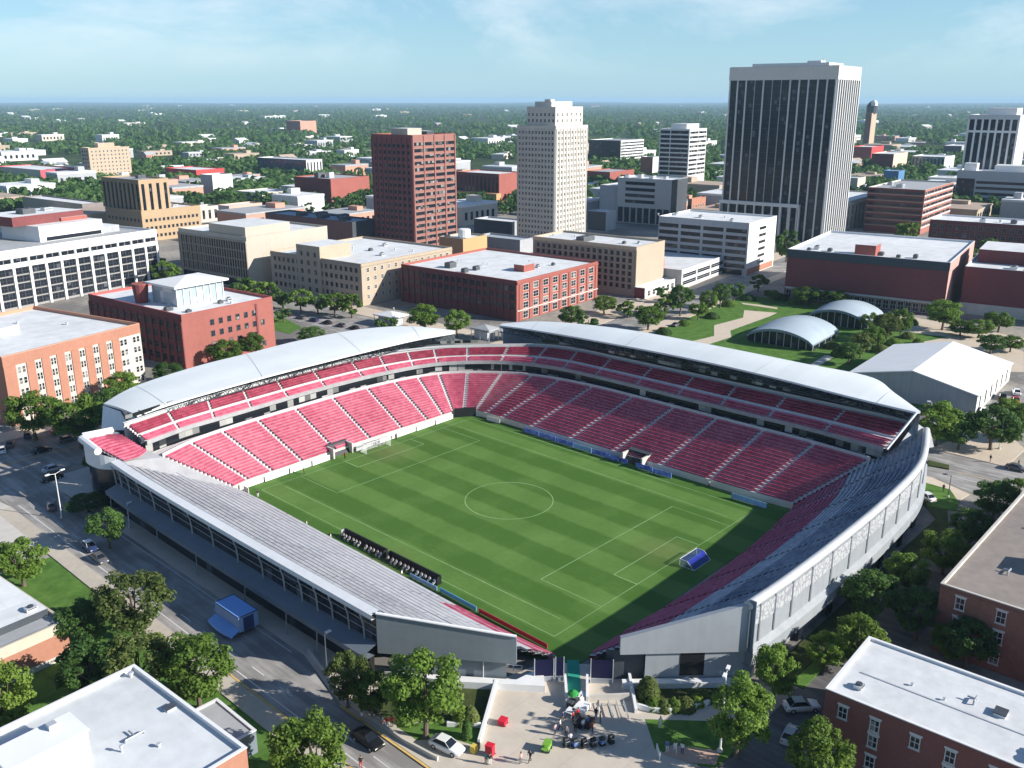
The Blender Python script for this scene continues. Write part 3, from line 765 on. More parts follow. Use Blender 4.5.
# ---- 1 orange and cream block, far left
b = Bld('apartment_block', 'orange brick and cream apartment block with a white roof at the left edge', 'building', (1, 357), 18.5, rot=14, Rr=139, da=48)
b.shell(CREAM, cap=mat('orange_coping', (.52, .25, .16), .8, .1), side2=ORANGE, par=1.0)
b.slab('R', 0, b.db, 15.6, 18.3, 0, .12, ORANGE, 'brick_band')
nb = 9; bay = (b.db-3)/nb
b.slab('R', 0, 3.2, 0, 15.6, 0, .25, ORANGE, 'brick_pier')
for i in range(1, nb-1): b.slab('R', 3+bay*i-1.15, 3+bay*i+1.15, 0, 15.6, 0, .25, ORANGE, 'brick_pier')
for i in range(nb):
    t0 = 3+bay*i; lo = t0+(1.3 if i else .5); hi = t0+bay-(1.3 if i < nb-2 else .4)
    b.win('R', 2, 5, (hi-lo)/2-.15, 1.9, 1.3, 2.95, lo, hi, fm=FRAME, mull=0)
b.win('L', 6, 5, 1.4, 1.8, 1.3, 2.95)
b.tower(15, 24, 21, 28, 17.5, 19.6, WHITE, 'stair_head')
units(b, 17.5, [(33, 20, .8, .8, .8, 'vent'), (8, 30, 2.4, 1.6, 1.3, 'unit'), (27, 34, .9, .9, .7, 'vent')], 'the white roof of the orange apartment block')

# ---- 2 white office with columns
H2 = 23.5
o = at(155.5, 229, H2); rot = 14.0; bd = Vector((math.cos(R(rot)), math.sin(R(rot)), 0))
b = Bld('white_office', 'long white office building with white columns and rows of dark windows', 'building', None, H2, rot=rot, db=92, da=58, origin=o - bd*92)
b.shell(WHITEW, GREY_ROOF, side2=WHITEW, cap=WHITE)
n = 13; bay = b.db/n
b.slab('R', 0, b.db, 16.3, 18.0, 0, .35, WHITE, 'fascia'); b.slab('R', 0, b.db, 20.2, 23.4, 0, .35, WHITE, 'fascia')
for i in range(n+1):
    t = min(max(i*bay, .6), b.db-.6); b.slab('R', t-.55, t+.55, 0, 16.3, 0, .6, WHITE, 'column')
    b.slab('R', t-.35, t+.35, 18.0, 20.2, 0, .34, WHITE, 'pier')
b.slab('R', .5, b.db-.5, 0, 16.3, -.2, .02, mat('grey_spandrel', (.30, .29, .28), .8, .15), 'spandrel')  # plain grey spandrel between the columns
for i in range(1, n):
    b.win('R', 2, 5, bay/2-.62, 2.65, .9, 3.15, i*bay+.65, (i+1)*bay-.65, fm=DFRAME, gm=WIND, mull=1, d=.05, limit=98)
    b.win('R', 2, 1, bay/2-.7, 1.7, 18.25, 3, i*bay+.5, (i+1)*bay-.5, fm=DFRAME, gm=WIND, mull=0, d=.05, name='clerestory_window')
b.win('L', 8, 5, 3, 2.2, .9, 3.15, fm=DFRAME, gm=WIND)
b.tower(44, 14, 75, 40, H2-.9, H2+5.6, WHITE, 'penthouse'); b.tower(73, 14.5, 84, 34, H2-.9, H2+2.0, GREYC, 'plant_room')
b.slab('R', 47, 74, H2-.7, H2+.9, -14, -13.9, WIND, 'window_band')
b.tower(38, 22, 72, 44, H2+5.6, H2+9.6, DKRED, 'brick_penthouse'); b.tower(60, 21, 73, 30, H2+5.6, H2+7.2, REDB, 'brick_plinth')
units(b, H2+9.6, [(50, 30, 6, 5, 2.2, 'dark'), (62, 33, 4, 3, 1.4, 'unit')], 'the brick penthouse of the white office')

# ---- 3 dark red brick block with glass roof pavilion
b = Bld('brick_office', 'dark red brick office block with a glazed pavilion on its white roof', 'building', (181, 315), 17.5, L=88, Rr=272, rot=6)
b.shell(mat('rose_brick', (.30, .105, .085), .88, .12, 1.2, streak=.06), cap=mat('red_coping', (.40, .10, .09), .8, .1), side2=DKRED)  # dark red on the L face paints this brick in shade
b.piers('L', 14, 1.2, .35, 0, 15.2, DKRED)
b.win('L', 13, 4, 2.0, 2.1, 1.6, 3.6, 1.2, b.da-1.2, fm=DFRAME, gm=WIND, mull=0)
b.win('R', 7, 4, 1.5, 1.9, 1.5, 3.6, 9, b.db-3, fm=DFRAME, gm=WIN, mull=1, skip=lambda c, f: (c == 6 and f % 2) or (c == 4 and f == 1))
b.slab('R', b.db-7.2, b.db-6.5, 0, 16.2, 0, .25, DKRED, 'downpipe')
z = 16.6
units(b, z, [(6, 5, 1.6, 1.2, .8, 'dark'), (3.5, 12, 2.4, 1.8, 1.1, 'dark'), (20, 8, 1.5, 1.2, 1, 'dark'), (24, 9, 1.6, 1.3, 1.1, 'unit'), (22, 5, 1, 1, .8, 'vent'), (8, 30, .9, .9, .8, 'vent')], 'the white roof of the dark red office')
p = empty('roof_pavilion', b.w(17, 21, z), b.rot, 'glass walled pavilion under a flared white canopy on the dark red office roof', 'pavilion')
m = MB(); m.box(-7, -5, 0, 7, 5, 3.6); p.scale = (1.25, 1.35, 1.7); m.build('glass_wall', [glass('pale_glass', (.32, .38, .42), .15, .3, (.6, .62, .62))], p)
m = MB(); m.poly([(-8.2,-6.2,4.0),(8.2,-6.2,4.0),(0,0,5.0)]); m.poly([(8.2,-6.2,4.0),(8.2,6.2,4.0),(0,0,5.0)]); m.poly([(8.2,6.2,4.0),(-8.2,6.2,4.0),(0,0,5.0)]); m.poly([(-8.2,6.2,4.0),(-8.2,-6.2,4.0),(0,0,5.0)]); m.box(-8.2,-6.2,3.6,8.2,6.2,3.98); m.build('canopy', [WHITE], p)
for i in range(8):
    m = MB(); x = -7+2*i; m.box(x-.1,-5.2,0,x+.1,-5.0,3.6); m.build('mullion', [WHITE], p)
p = empty('water_tank', b.w(5.5, 30, z), b.rot, 'dark red round tank standing on the dark red office roof', 'tank')
m = MB(); m.lathe([(2.0, 0), (2.6, 6.2), (2.3, 6.2), (2.2, 5.6)], (0, 0, 0), 14); m.build('drum', [DKRED], p, smooth=False)
m = MB(); m.lathe([(2.65, 6.0), (2.7, 6.35)], (0, 0, 0), 14); m.build('rim', [REDB], p)

# ---- 4 big beige block
b = Bld('limestone_office', 'large beige stone office with finned dark windows and a blank sunlit side', 'building', (246, 237), 23.3, L=178, Rr=327, rot=6)
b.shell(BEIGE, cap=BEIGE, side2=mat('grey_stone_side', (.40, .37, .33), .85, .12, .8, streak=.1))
b.win('L', 14, 4, b.da/14-.5, 3.4, 5.4, 3.9, 1, b.da-1, fm=DFRAME, gm=WIND, mull=2)
b.piers('L', 29, .35, .55, 4.6, 21, TAUPE, name='fin'); b.slab('L', 0, b.da, 20.8, 21.4, 0, .6, TAUPE, 'cornice'); b.slab('L', 1, b.da-1, .5, 4.2, 0, .06, WIND, 'shop_window')
b.tower(b.db*.02, b.da*.03, b.db*.55, b.da*.55, 22.4, 27.2, BEIGE)
b.win('R', 3, 1, 1.2, 1.8, 14, 4, b.db*.7, b.db*.95)
units(b, 22.4, [(20, b.da*.75, 3, 2, 1.6, 'unit'), (30, b.da*.7, 1, 1, 1, 'vent'), (12, b.da*.8, 1, 1, .8, 'vent')], 'the roof of the large beige office')

# ---- 5 beige mid block
b = Bld('limestone_hotel', 'beige stone block with punched windows and a stair tower on its shaded side', 'building', (361, 264), 17.3, L=270, Rr=452, rot=6)
b.shell(TANB, cap=TANB, side2=TAUPE)
b.win('R', 13, 4, 1.5, 1.9, 2.6, 3.6, fm=FRAME, gm=WIN)
b.win('L', 18, 4, 1.4, 1.9, 2.6, 3.6, fm=DFRAME, gm=WIN, mull=0)
b.slab('R', 0, b.db, 16.0, 16.4, 0, .3, TANB, 'cornice'); b.slab('L', 0, b.da, 16.0, 16.4, 0, .3, TAUPE, 'cornice')
y0, y1 = b.da*.42, b.da*.68
m = MB(); m.box(-.5, y0, 0, 17, y1, 22, 0, mt=2); m.f.append(m.f[5]); m.m.append(1); m.f.pop(5); m.m.pop(5); m.build('stair_tower', [TANB, TAUPE, WHITE_ROOF], b.root)
b.win('L', 3, 5, 1.4, 1.9, 2.6, 3.7, y0+1, y1-1, fm=DFRAME, d=.52, mull=0, name='tower_window')
units(b, 16.4, [(24, 12, 2, 1.6, 1.2, 'unit'), (30, 25, 1.8, 1.4, 1.1, 'dark'), (38, 18, 1, 1, .9, 'vent'), (44, 30, 2.2, 1.6, 1.2, 'unit'), (27, 33, .8, .8, 1.4, 'vent'), (40, 9, 1, 1, .8, 'vent')], 'the white roof of the beige hotel block')

# ---- 6 red brick block, right behind the stand
b = Bld('brick_warehouse', 'red brick former warehouse with a sunlit windowed front and cluttered white roof', 'building', (517, 281), 15.6, L=401, Rr=598, rot=5)
b.shell(REDB, cap=REDB, side2=MAROON)  # maroon on the L face paints the red brick's shaded side
b.win('R', 8, 3, 3.4, 2.5, 4.5, 3.4, 2.2, b.db-2, fm=FRAME, gm=WIN, mull=1, limit=200)
b.piers('R', 9, .9, .25, 0, 14, REDB, 1.2, b.db-1)
b.win('R', 8, 1, 3.4, 2.9, .6, 3, 2.2, b.db-2, fm=FRAME, gm=WIND, mull=1, limit=200, name='shop_window')
b.slab('R', 0, b.db, 3.9, 4.2, 0, .3, FRAME, 'string_course'); b.slab('R', 0, b.db, 14.3, 14.8, 0, .35, REDB, 'cornice')
b.piers('L', 19, .9, .35, 0, 14, MAROON); b.win('L', 18, 3, 2.2, 2.2, 4.6, 3.4, .6, b.da-.6, fm=DFRAME, gm=WIND, mull=1, limit=200)
units(b, 14.7, [(10, 42, 4, 3, 2.2, 'dark'), (5, 30, 2.4, 2, 1.6, 'dark'), (12, 30, 2.4, 2, 1.5, 'dark'), (20, 46, 2.5, 1.2, 1.2, 'pipe'), (22, 34, 4, 1.2, 1.0, 'pipe'), (32, 14, 1.6, 1.4, 1.1, 'unit'), (38, 22, 2.6, 1.6, 1.0, 'pipe'), (40, 12, 1.4, 1.2, 1.0, 'dark')], 'the white roof of the red brick warehouse')
b.tower(20, 12, 27, 17, 14.7, 17.4, REDB, 'stair_head')

# ---- 7 brown brick hotel
b = Bld('brown_hotel', 'tan and brown slab block with a blank beige end wall beside the red brick warehouse', 'building', (637, 247), 21.3, L=533, Rr=665, rot=6)
b.shell(mat('tan_end_wall', (.41, .33, .25), .8, .08, .8, streak=.1), cap=TANB, side2=mat('brown_taupe_brick', (.36, .29, .23), .85, .12, .9))
b.win('L', 17, 6, 1.5, 1.9, 3.2, 2.75, fm=DFRAME, gm=WIND, mull=0, limit=110)
b.piers('L', 18, .6, .35, 2.4, 19.6, TAUPE, 1, b.da-1); b.slab('L', 0, b.da, 19.8, 21.2, 0, .3, mat('tan_fascia', (.46, .36, .26), .8, .1), 'fascia')
units(b, 20.4, [(7, 30, 9, 4, 2.2, 'dark'), (10, 12, 1.6, 1.3, 1.0, 'dark'), (14, 7, 1.4, 1.1, .9, 'unit'), (11, 50, 1, 1, .8, 'vent'), (14, 40, 1, 1, .8, 'vent')], 'the white roof of the tan slab block')
c = Bld('shop_row', 'low white framed shop row along the foot of the tan slab block', 'building', (632, 290), 4.6, origin=b.w(-1, -5.2, 0), db=b.db+12, da=5, rot=6)
c.shell(WHITE, par=.4, side2=DKRED); c.win('R', 8, 1, 2.6, 2.5, .7, 3, fm=FRAME, gm=WIND)

# ---- 8 low parking deck with red banner box
b = Bld('parking_deck', 'low white parking deck with dark open bays', 'building', (682, 270), 8.6, Rr=724.5, L=611, rot=8)
b.shell(WHITEW, cap=WHITE, side2=GREYC, par=.7)
b.win('R', 3, 2, b.db/3-1.4, 2.0, 1.4, 3.2, .6, b.db-.6, fm=WHITE, gm=WIND, mull=0, name='open_bay')
k = empty('banner_box', b.w(4, 12, 7.9), b.rot, 'red and white banner box standing on the low white parking deck', 'banner')
m = MB(); m.box(-2, -.4, 0, 2.2, .4, 3.4); m.build('red_panel', [mat('red_banner', (.62, .03, .04), .5, .08)], k); m = MB(); m.box(-4.2, -.38, 0, -2.02, .42, 3.3); m.build('white_panel', [WHITE], k)
units(b, 7.9, [(9, 25, 1.6, 1.4, 1.1, 'unit'), (16, 18, 1, 1, .8, 'vent')], 'the low white parking deck')

# ---- 9 tall parking structure
b = Bld('parking_garage', 'tall white parking garage with long dark open decks', 'building', (749.5, 223), 25.2, L=659, Rr=777, rot=7)
b.shell(WHITEW, cap=WHITE, side2=GREYC)
for i in range(4):
    t0, t1 = b.da*(i/4)+.9, b.da*((i+1)/4)-.5
    b.bands('L', [3.6+3.3*k for k in range(6)], 1.9, WIND, t0, t1, name='open_deck')
b.bands('R', [4+3.3*k for k in range(6)], 1.3, WIND, b.db*.38, b.db*.62, name='slot_window'); b.slab('R', 1, b.db-1, .3, 3.2, 0, .05, ORANGE, 'shop_front')
b.slab('L', 2, b.da-2, .3, 2.8, 0, .05, WIND, 'shop_front')
units(b, 24.3, [(8, 12, 2, 1.6, 1.2, 'unit'), (12, 30, 2.4, 1.6, 1.2, 'unit'), (15, 45, 2, 1.5, 1.2, 'unit'), (9, 52, 1, 1, 1, 'vent'), (18, 20, 1, 1, 1, 'vent')], 'the roof of the tall parking garage')

# ---- 10 pale stone tower
b = Bld('stone_tower', 'tall pale stone office tower with setback crown and rows of small windows', 'tower', (556, 126), 66.5, L=517, Rr=588, rot=6)
b.shell(TOWERW, cap=TOWERW, side2=mat('stone_shade_side', (.56, .53, .46), .8, .1, .8, streak=.1))
b.win('R', 9, 20, 1.35, 1.8, 4.0, 3.05, 1, b.db-1, fm=FRAME, gm=WIN, mull=0, limit=50, name='window')
b.win('L', 11, 20, 1.35, 1.8, 4.0, 3.05, 1, b.da-1, fm=FRAME, gm=WIN, mull=0, limit=98, name='window')
b.piers('R', 10, .55, .35, 0, 65, TOWERW, .4, b.db-.4); b.piers('L', 12, .55, .35, 0, 65, TOWERW, .4, b.da-.4)
x0, x1, y0, y1 = 2.2, b.db-2.6, 2.0, b.da*.80
m = MB(); m.box(x0, y0, 65.6, x1, y1, 76.5, mt=1); m.build('crown', [TOWERW, WHITE_ROOF], b.root)
for zz in (68.2, 71.4):
    for i in range(6):
        inst('crown_window', win_mesh(1.3, 1.8, FRAME, WIN, 0), b.root, (x0+(x1-x0)*(i+.5)/6, y0, zz), 0)
    for i in range(7): inst('crown_window', win_mesh(1.3, 1.8, FRAME, WIN, 0), b.root, (x0, y0+(y1-y0)*(i+.5)/7, zz), -math.pi/2)
m = MB(); m.box(x0+2, y0+4, 76.5, x1-5, y1-4, 79.2); m.box(x0+4, y0+6, 79.2, x0+8, y0+10, 80.4); m.build('lift_house', [TOWERW], b.root)

# ---- 11 red brick tower
b = Bld('red_tower', 'tall dark red brick office tower with sunlit gridded side', 'tower', (412, 135), 62.5, L=371, Rr=455, rot=6)
REDT = mat('red_tower_brick', (.27, .125, .105), .85, .12, 1.1, streak=.06)
b.shell(REDT, GREY_ROOF, cap=REDB, side2=mat('shaded_tower_brick', (.19, .065, .068), .85, .12, 1.0))  # L side is the same brick with its shade put into the colour
for i in range(4):
    t0, t1 = b.db*(i/4)+.9, b.db*((i+1)/4)-.5
    b.bands('R', [4+3.3*k for k in range(17)], 1.7, WIN, t0, t1, name='window_band')
b.piers('R', 5, .9, .4, 0, 62, REDT); b.bands('R', [5.9+3.3*k for k in range(17)], .35, mat('salmon_spandrel', (.29,.17,.14), .8, .1), .5, b.db-.5, d=.2, name='spandrel')
b.win('L', 8, 16, 2.0, 1.9, 4, 3.45, fm=DFRAME, gm=WIND, mull=0, limit=98)
b.piers('L', 9, .5, .35, 0, 61, mat('shaded_tower_brick', (.19, .065, .068)), name='pier')
b.tower(3, 6, 14, 18, 61.6, 65.6, BEIGE, 'lift_house'); b.tower(16, 4, 22, 12, 61.6, 64, DKSTEEL, 'plant_room')

# ---- 12 orange cube with drum
b = Bld('orange_block', 'small plain orange block with a white tank on top', 'building', (463, 239), 13.6, L=439, Rr=487, rot=6)
b.shell(mat('orange_render', (.56, .31, .15), .8, .08), cap=TANB, side2=mat('shaded_orange_render', (.34, .2, .12), .85, .1)); b.win('R', 2, 1, 1.3, 1.6, 3, 3)  # L face is the orange render darkened with painted shade
k = empty('roof_tank', b.w(b.db*.45, b.da*.4, 12.7), b.rot, 'white round tank on top of the small orange block', 'tank')
m = MB(); m.lathe([(3.2, .4), (3.2, 4.2), (2.6, 4.6)], n=14); m.build('drum', [WHITE], k, smooth=False); m = MB(); m.lathe([(2.9, 0), (2.9, .45)], n=10); m.build('stand', [DKSTEEL], k)

# ---- 13 dark glass tower
b = Bld('glass_tower', 'tallest dark glass tower with pale crown band and white vertical fins', 'tower', (839, 65), 98.5, L=731, Rr=861, rot=7)
b.shell(mat('dark_curtain_wall', (.014, .017, .028), .35, .2, .4, spec=.2), GREY_ROOF, cap=PLATE)
CRN = mat('pale_crown_panel', (.58, .56, .52), .7, .07, .5)
for sd in 'RLBT': b.slab(sd, 0 if sd in 'RT' else -.5, b.flen(sd) + (0 if sd in 'RT' else .5), 91.0, 98.3, 0, .5, CRN, 'crown_panel')
nf = 13
for i in range(nf-1):
    t0, t1 = b.da*i/(nf-1)+.35, b.da*(i+1)/(nf-1)-.35
    b.slab('L', t0, t1, 3, 90.6, 0, .12, WIND, 'glass_strip')
for k in range(25):
    z = 6+3.4*k; b.slab('L', .4, b.da-.4, z, z+.22, .0, .2, mat('dark_spandrel', (.028, .032, .045), .6, .1), 'spandrel')
for i in list(range(0, 6)) + [8, 10, 11, 12]:
    t = min(max(b.da*i/(nf-1), .45), b.da-.45); b.slab('L', t-.42, t+.42, 0, 91, 0, .9, PLATE, 'fin')
for i in (6, 7, 9):
    t = b.da*i/(nf-1); b.slab('L', t-.2, t+.2, 0, 91, 0, .6, STEEL, 'fin')
n2 = 11
for i in range(n2):
    t = .45+(b.db-.9)*i/(n2-1); b.slab('R', t-.55, t+.55, 0, 91, 0, .8, WHITEW, 'fin')
m = MB(); m.box(8, 8, 97.6, b.db-8, b.da-10, 100.4); m.box(12, 14, 100.4, 20, 22, 101.6); m.tube((10, 12, 100), (10, 12, 103.5), .15); m.build('plant_room', [WHITEW], b.root)
b.slab('L', 14, b.da+.5, 19.5, 21.5, 0, 3.0, PLATE, 'podium_band')
for i in range(10): b.slab('L', 14+i*(b.da-14)/9-.4, 14+i*(b.da-14)/9+.4, 0, 19.5, 1.5, 3.0, PLATE, 'podium_fin')

# ---- 14.. right side
b = Bld('white_office_tower', 'white framed tower with dark glass strips at the right edge', 'tower', (1021, 115), 69, L=969, db=38, rot=6)
b.shell(WHITEW, cap=WHITE, side2=WIND)
for i in range(8):
    t = .7+(b.da-1.4)*i/7; b.slab('L', t-.7, t+.7, 0, 66, 0, .8, WHITE, 'fin')
b.slab('L', 0, b.da, 55.5, 57.2, 0, .7, WHITE, 'band'); b.slab('L', 0, b.da, 65.5, 68.8, 0, .9, PLATE, 'band'); b.tower(6, 4, 30, 24, 68, 74, WHITE)

b = Bld('banded_office', 'wide grey concrete office with dark horizontal window bands at the right edge', 'building', None, 28.5, rot=8, db=40, da=130, origin=at(958, 170, 28.5) - Vector((-math.sin(R(8)), math.cos(R(8)), 0))*130)
b.shell(GREYC, cap=CAP, side2=mat('pale_grey_bands', (.44, .45, .47), .75, .08, .5))
b.bands('L', [2.2+4.2*k for k in range(5)], 2.0, WIND, 1, b.da-14); b.slab('L', b.da-13, b.da-.2, 1, 22.5, 0, .08, WIND, 'glass_corner')
b.tower(8, 84, 26, 106, 27.6, 32.5, WHITE); b.tower(6, 118, 16, 127, 27.6, 33.5, WHITE, 'stair_head')

b = Bld('striped_brick_office', 'brown brick office striped with thin pale bands and a grey roof', 'building', (925.5, 190), 27.4, L=868, Rr=954, rot=6)
b.shell(mat('brown_red_brick', (.33, .14, .11), .85, .1, 1.0), GREY_ROOF, cap=CONC, side2=DKRED)
b.bands('R', [3.8+3.9*k for k in range(6)], .8, FRAME, .0, b.db, d=.15, name='stone_band'); b.bands('R', [4.9+3.9*k for k in range(6)], 1.5, WIN, 1, b.db-1, name='window_band')
b.bands('L', [3.8+3.9*k for k in range(6)], .6, TAUPE, .0, b.da, d=.15, name='stone_band'); b.bands('L', [4.9+3.9*k for k in range(6)], 1.5, WIND, 1, b.da-1, name='window_band')
units(b, 26.5, [(20, 20, 6, 4, 2, 'unit'), (34, 30, 4, 3, 1.8, 'unit'), (12, 40, 2, 2, 1.4, 'vent')], 'the grey roof of the striped brown office')

b = Bld('cream_finned_block', 'cream block with close vertical fins beside the dark glass tower', 'building', (843, 203), 18.0, Rr=884, da=30, rot=6)
b.shell(CREAM, cap=CREAM); b.win('R', 11, 2, 2.0, 5.4, 2.6, 6.8, fm=FRAME, gm=WIND, mull=0, name='tall_window'); b.piers('R', 12, 1.9, .6, 0, 16.5, CREAM, name='fin')
b.slab('R', 0, b.db, 15.6, 16.4, 0, .8, CREAM, 'cornice'); units(b, 17.1, [(20, 14, 4, 3, 1.5, 'unit')], 'the roof of the cream finned block')

b = Bld('brown_school', 'long low maroon brick block with a grid of dark windows at the right edge', 'building', None, 15.2, rot=8, db=30, da=96, origin=at(930.5, 219, 15.2) - Vector((-math.sin(R(8)), math.cos(R(8)), 0))*96)
b.shell(MAROON, cap=CAP, side2=MAROON); b.win('L', 24, 3, 2.4, 2.6, 1.8, 4.2, 1, b.da-1, fm=TAUPE, gm=WIND, mull=1); b.piers('L', 13, .9, .4, 0, 14, DKRED)
units(b, 14.3, [(8, 70, 5, 3, 2.0, 'unit'), (12, 55, 4, 3, 2.0, 'dark'), (10, 45, 4, 3, 2.0, 'unit'), (9, 34, 5, 3, 2.0, 'dark'), (14, 62, 2, 2, 1.4, 'vent')], 'the roof of the long low maroon block')

# ---- 19 museum halls
b = Bld('museum_hall', 'big windowless maroon brick hall over a glazed ground floor', 'building', (950.5, 262.5), 21.0, L=788, Rr=975, rot=10)
b.shell(mat('sunlit_brick_end', (.50, .30, .26), .85, .1, .8), cap=CAP, side2=mat('maroon_hall_brick', (.18, .056, .06), .88, .10, .6))  # pink tone paints the sunlit end of the maroon hall
b.slab('L', -.1, b.da+.1, 17.6, 20.8, 0, .35, mat('dark_fascia', (.05, .06, .075), .6, .15), 'fascia')
b.slab('L', .5, b.da-.5, 4.6, 5.0, 0, 1.0, CONC, 'canopy'); b.win('L', 22, 1, b.da/22-.5, 3.6, .6, 4, .5, b.da-.5, fm=FRAME, gm=WIND, mull=1, name='shop_window')
b.slab('L', 0, b.da, 5.0, 5.3, 0, .2, CONC, 'string_course')
b.tower(3, b.da-34, 12, b.da-26, 20.1, 24.6, REDB, 'stair_head')
units(b, 20.1, [(9, 14, 2.6, 1.6, 1.4, 'dark'), (7, 20, 2, 1.5, 1.0, 'dark'), (9, 27, 3, 2, 1.2, 'dark'), (13, 31, 4, 3, 2.6, 'unit'), (7, 33, 2.4, 1.6, 1.0, 'dark'), (8, 47, 2.4, 1.6, 1.2, 'dark'), (11, 53, 2.6, 2, 1.4, 'unit'), (6, 55, 2, 1.4, 1.0, 'dark')], 'the white roof of the maroon hall')
b = Bld('exhibition_hall', 'second windowless maroon brick hall with a pale base at the right edge', 'building', None, 18.6, rot=10, db=46, da=60, origin=at(965.5, 266, 18.6) - Vector((-math.sin(R(10)), math.cos(R(10)), 0))*60)
b.shell(MAROON, cap=CAP, side2=mat('maroon_hall_brick', (.18, .056, .06))); b.slab('L', 0, b.da, 0, 4.4, 0, .3, CONC, 'stone_base')
b.tower(18, 20, 44, 58, 17.7, 23.0, MAROON, 'upper_hall'); b.tower(4, 24, 12, 34, 17.7, 21, MAROON, 'stair_head')
units(b, 17.7, [(8, 44, 4, 2.4, 1.2, 'unit'), (30, 50, 1.2, 1.2, 1, 'vent')], 'the roof of the second maroon hall')

# ---- 21 white shed with gabled roof
b = Bld('white_gym', 'large white gabled metal shed with corrugated grey end wall beside the stadium', 'building', (978, 395), 5.6, L=850, Rr=1012, rot=4)
RZ = 9.2
m = MB(); m.poly([(0,0,0),(0,0,5.6),(0,b.da/2,RZ),(0,b.da,5.6),(0,b.da,0)], 1); m.quad((0,0,0),(b.db,0,0),(b.db,0,5.6),(0,0,5.6)); m.quad((b.db,b.da,0),(0,b.da,0),(0,b.da,5.6),(b.db,b.da,5.6)); m.poly([(b.db,0,0),(b.db,b.da,0),(b.db,b.da,5.6),(b.db,b.da/2,RZ),(b.db,0,5.6)]); m.build('wall', [WHITEW, CORR], b.root)
m = MB()
for (ya, yb) in ((-.4, b.da/2), (b.da+.4, b.da/2)):
    m.quad((-.4,ya,5.5),(b.db+.4,ya,5.5),(b.db+.4,yb,RZ+.1),(-.4,yb,RZ+.1)); m.quad((-.4,ya,5.3),(b.db+.4,ya,5.3),(b.db+.4,ya,5.5),(-.4,ya,5.5)); m.quad((-.4,ya,5.2),(-.4,yb,RZ-.2),(-.4,yb,RZ+.1),(-.4,ya,5.5))
m.build('roof', [mat('white_sheet_roof', (.78, .785, .78), .6, .06, .2)], b.root)
for i in range(6): b.slab('R', 3+i*b.db/6.4, 4.2+i*b.db/6.4, 1.0, 4.6, 0, .06, WIND, 'slit_window')
m = MB(); m.box(b.db+.5, b.da*.35, 0, b.db+14, b.da*.8, 4.2, 0, mt=1); m.build('annex', [WHITEW, WHITE_ROOF], b.root)

# ---- 22 vaulted tents
def tent(F, L_, R_, hz, lab, rot=5):
    o = at(F[0], F[1], 0); bd = Vector((math.cos(R(rot)), math.sin(R(rot)), 0)); ad = Vector((-bd.y, bd.x, 0))
    db = reach(o, bd, R_); da = reach(o, ad, L_)
    FOOT.append((o, bd, ad, db, da))
    r = empty('vaulted_pavilion', o, R(rot), lab, 'pavilion')
    rows = []; under = []
    for i in range(17):
        x = db*i/16; rr = []; uu = []
        for j in range(17):
            q = j/16; dome = math.sin(math.pi*q)**.68
            lift = .80 + .30*math.sin(math.pi*i/16)
            zz = 2.4 + (hz-2.4)*dome*lift; inset = 1.6*math.sin(math.pi*q)*(1 if i in (0,) else 0)
            xx = x + (-.9*dome if i == 0 else .9*dome if i == 16 else 0)
            rr.append((xx, da*q, zz)); uu.append((xx, da*q, zz-.35))
        rows.append(rr); under.append(list(reversed(uu)))
    m = MB(); m.grid(rows); m.build('vault', [mat('pale_blue_membrane', (.37, .44, .49), .45, .06, .15, seam=(3.0, 30, .06, .88))], r, smooth=True)
    m = MB(); m.grid(under); m.build('lining', [STEEL], r)
    m = MB()
    for e in (0, 16):
        m.grid([rows[e], [(p[0], p[1], p[2]-.9) for p in rows[e]]])
    m.grid([[w_[0] for w_ in rows], [(w_[0][0], w_[0][1], w_[0][2]-.6) for w_ in rows]]); m.build('fascia', [mat('shade_toned_fascia', (.20, .25, .30), .5, .1)], r)  # darker blue-grey puts the arch's shade into the fascia colour
    m = MB(); m.poly([(1.4, da*j/16, 0) for j in (0, 16)] + [(1.4, rows[1][j][1], rows[1][j][2]-.5) for j in range(16, -1, -1)]); m.quad((1.4, .6, 0), (db-1, .6, 0), (db-1, .6, 2.3), (1.4, .6, 2.3)); m.build('glass_wall', [WIND], r)
    n = 9
    for j in range(1, n):
        m = MB(); y = da*j/n; z = rows[0][int(16*j/n)][2]-.6; m.tube((1.2, y, 0), (1.2, y, z), .12, n=5); m.build('post', [WHITE], r)
    for i in range(5):
        m = MB(); x = 1+(db-2)*i/4; m.tube((x, .3, 0), (x, .1, 2.4), .14, n=5); m.build('post', [WHITE], r)
    return r
tent((812, 352), 746, 838, 7.0, 'nearer pale blue vaulted pavilion with dark glazed arch on the lawn')
tent((867, 331), 806, 884, 7.4, 'rear pale blue vaulted pavilion behind the nearer one')

# ---- small canopies behind the far corner
def canopy(F, L_, R_, hz, lab, mt=WHITE):
    b = Bld('canopy_shelter', lab, 'shelter', F, hz, L=L_, Rr=R_, rot=6)
    m = MB(); x, y = b.db, b.da
    m.poly([(0,0,hz),(x,0,hz),(x/2,y/2,hz+1.2)]); m.poly([(x,0,hz),(x,y,hz),(x/2,y/2,hz+1.2)]); m.poly([(x,y,hz),(0,y,hz),(x/2,y/2,hz+1.2)]); m.poly([(0,y,hz),(0,0,hz),(x/2,y/2,hz+1.2)]); m.box(0,0,hz-.4,x,y,hz-.02); m.build('roof', [mt], b.root)
    for (px, py) in ((.3,.3),(x-.3,.3),(x-.3,y-.3),(.3,y-.3),(x/2,.3),(.3,y/2)):
        t = MB(); t.tube((px,py,0),(px,py,hz-.4),.12,n=6); t.build('post', [PLATE], b.root)
    m = MB(); m.box(x*.2, y*.2, 0, x*.9, y*.9, hz*.75); m.build('kiosk', [mat('pale_kiosk', (.45, .48, .50), .6, .1)], b.root)
canopy((394, 318), 373, 409, 4.0, 'white peaked canopy shelter on the corner by the beige block')
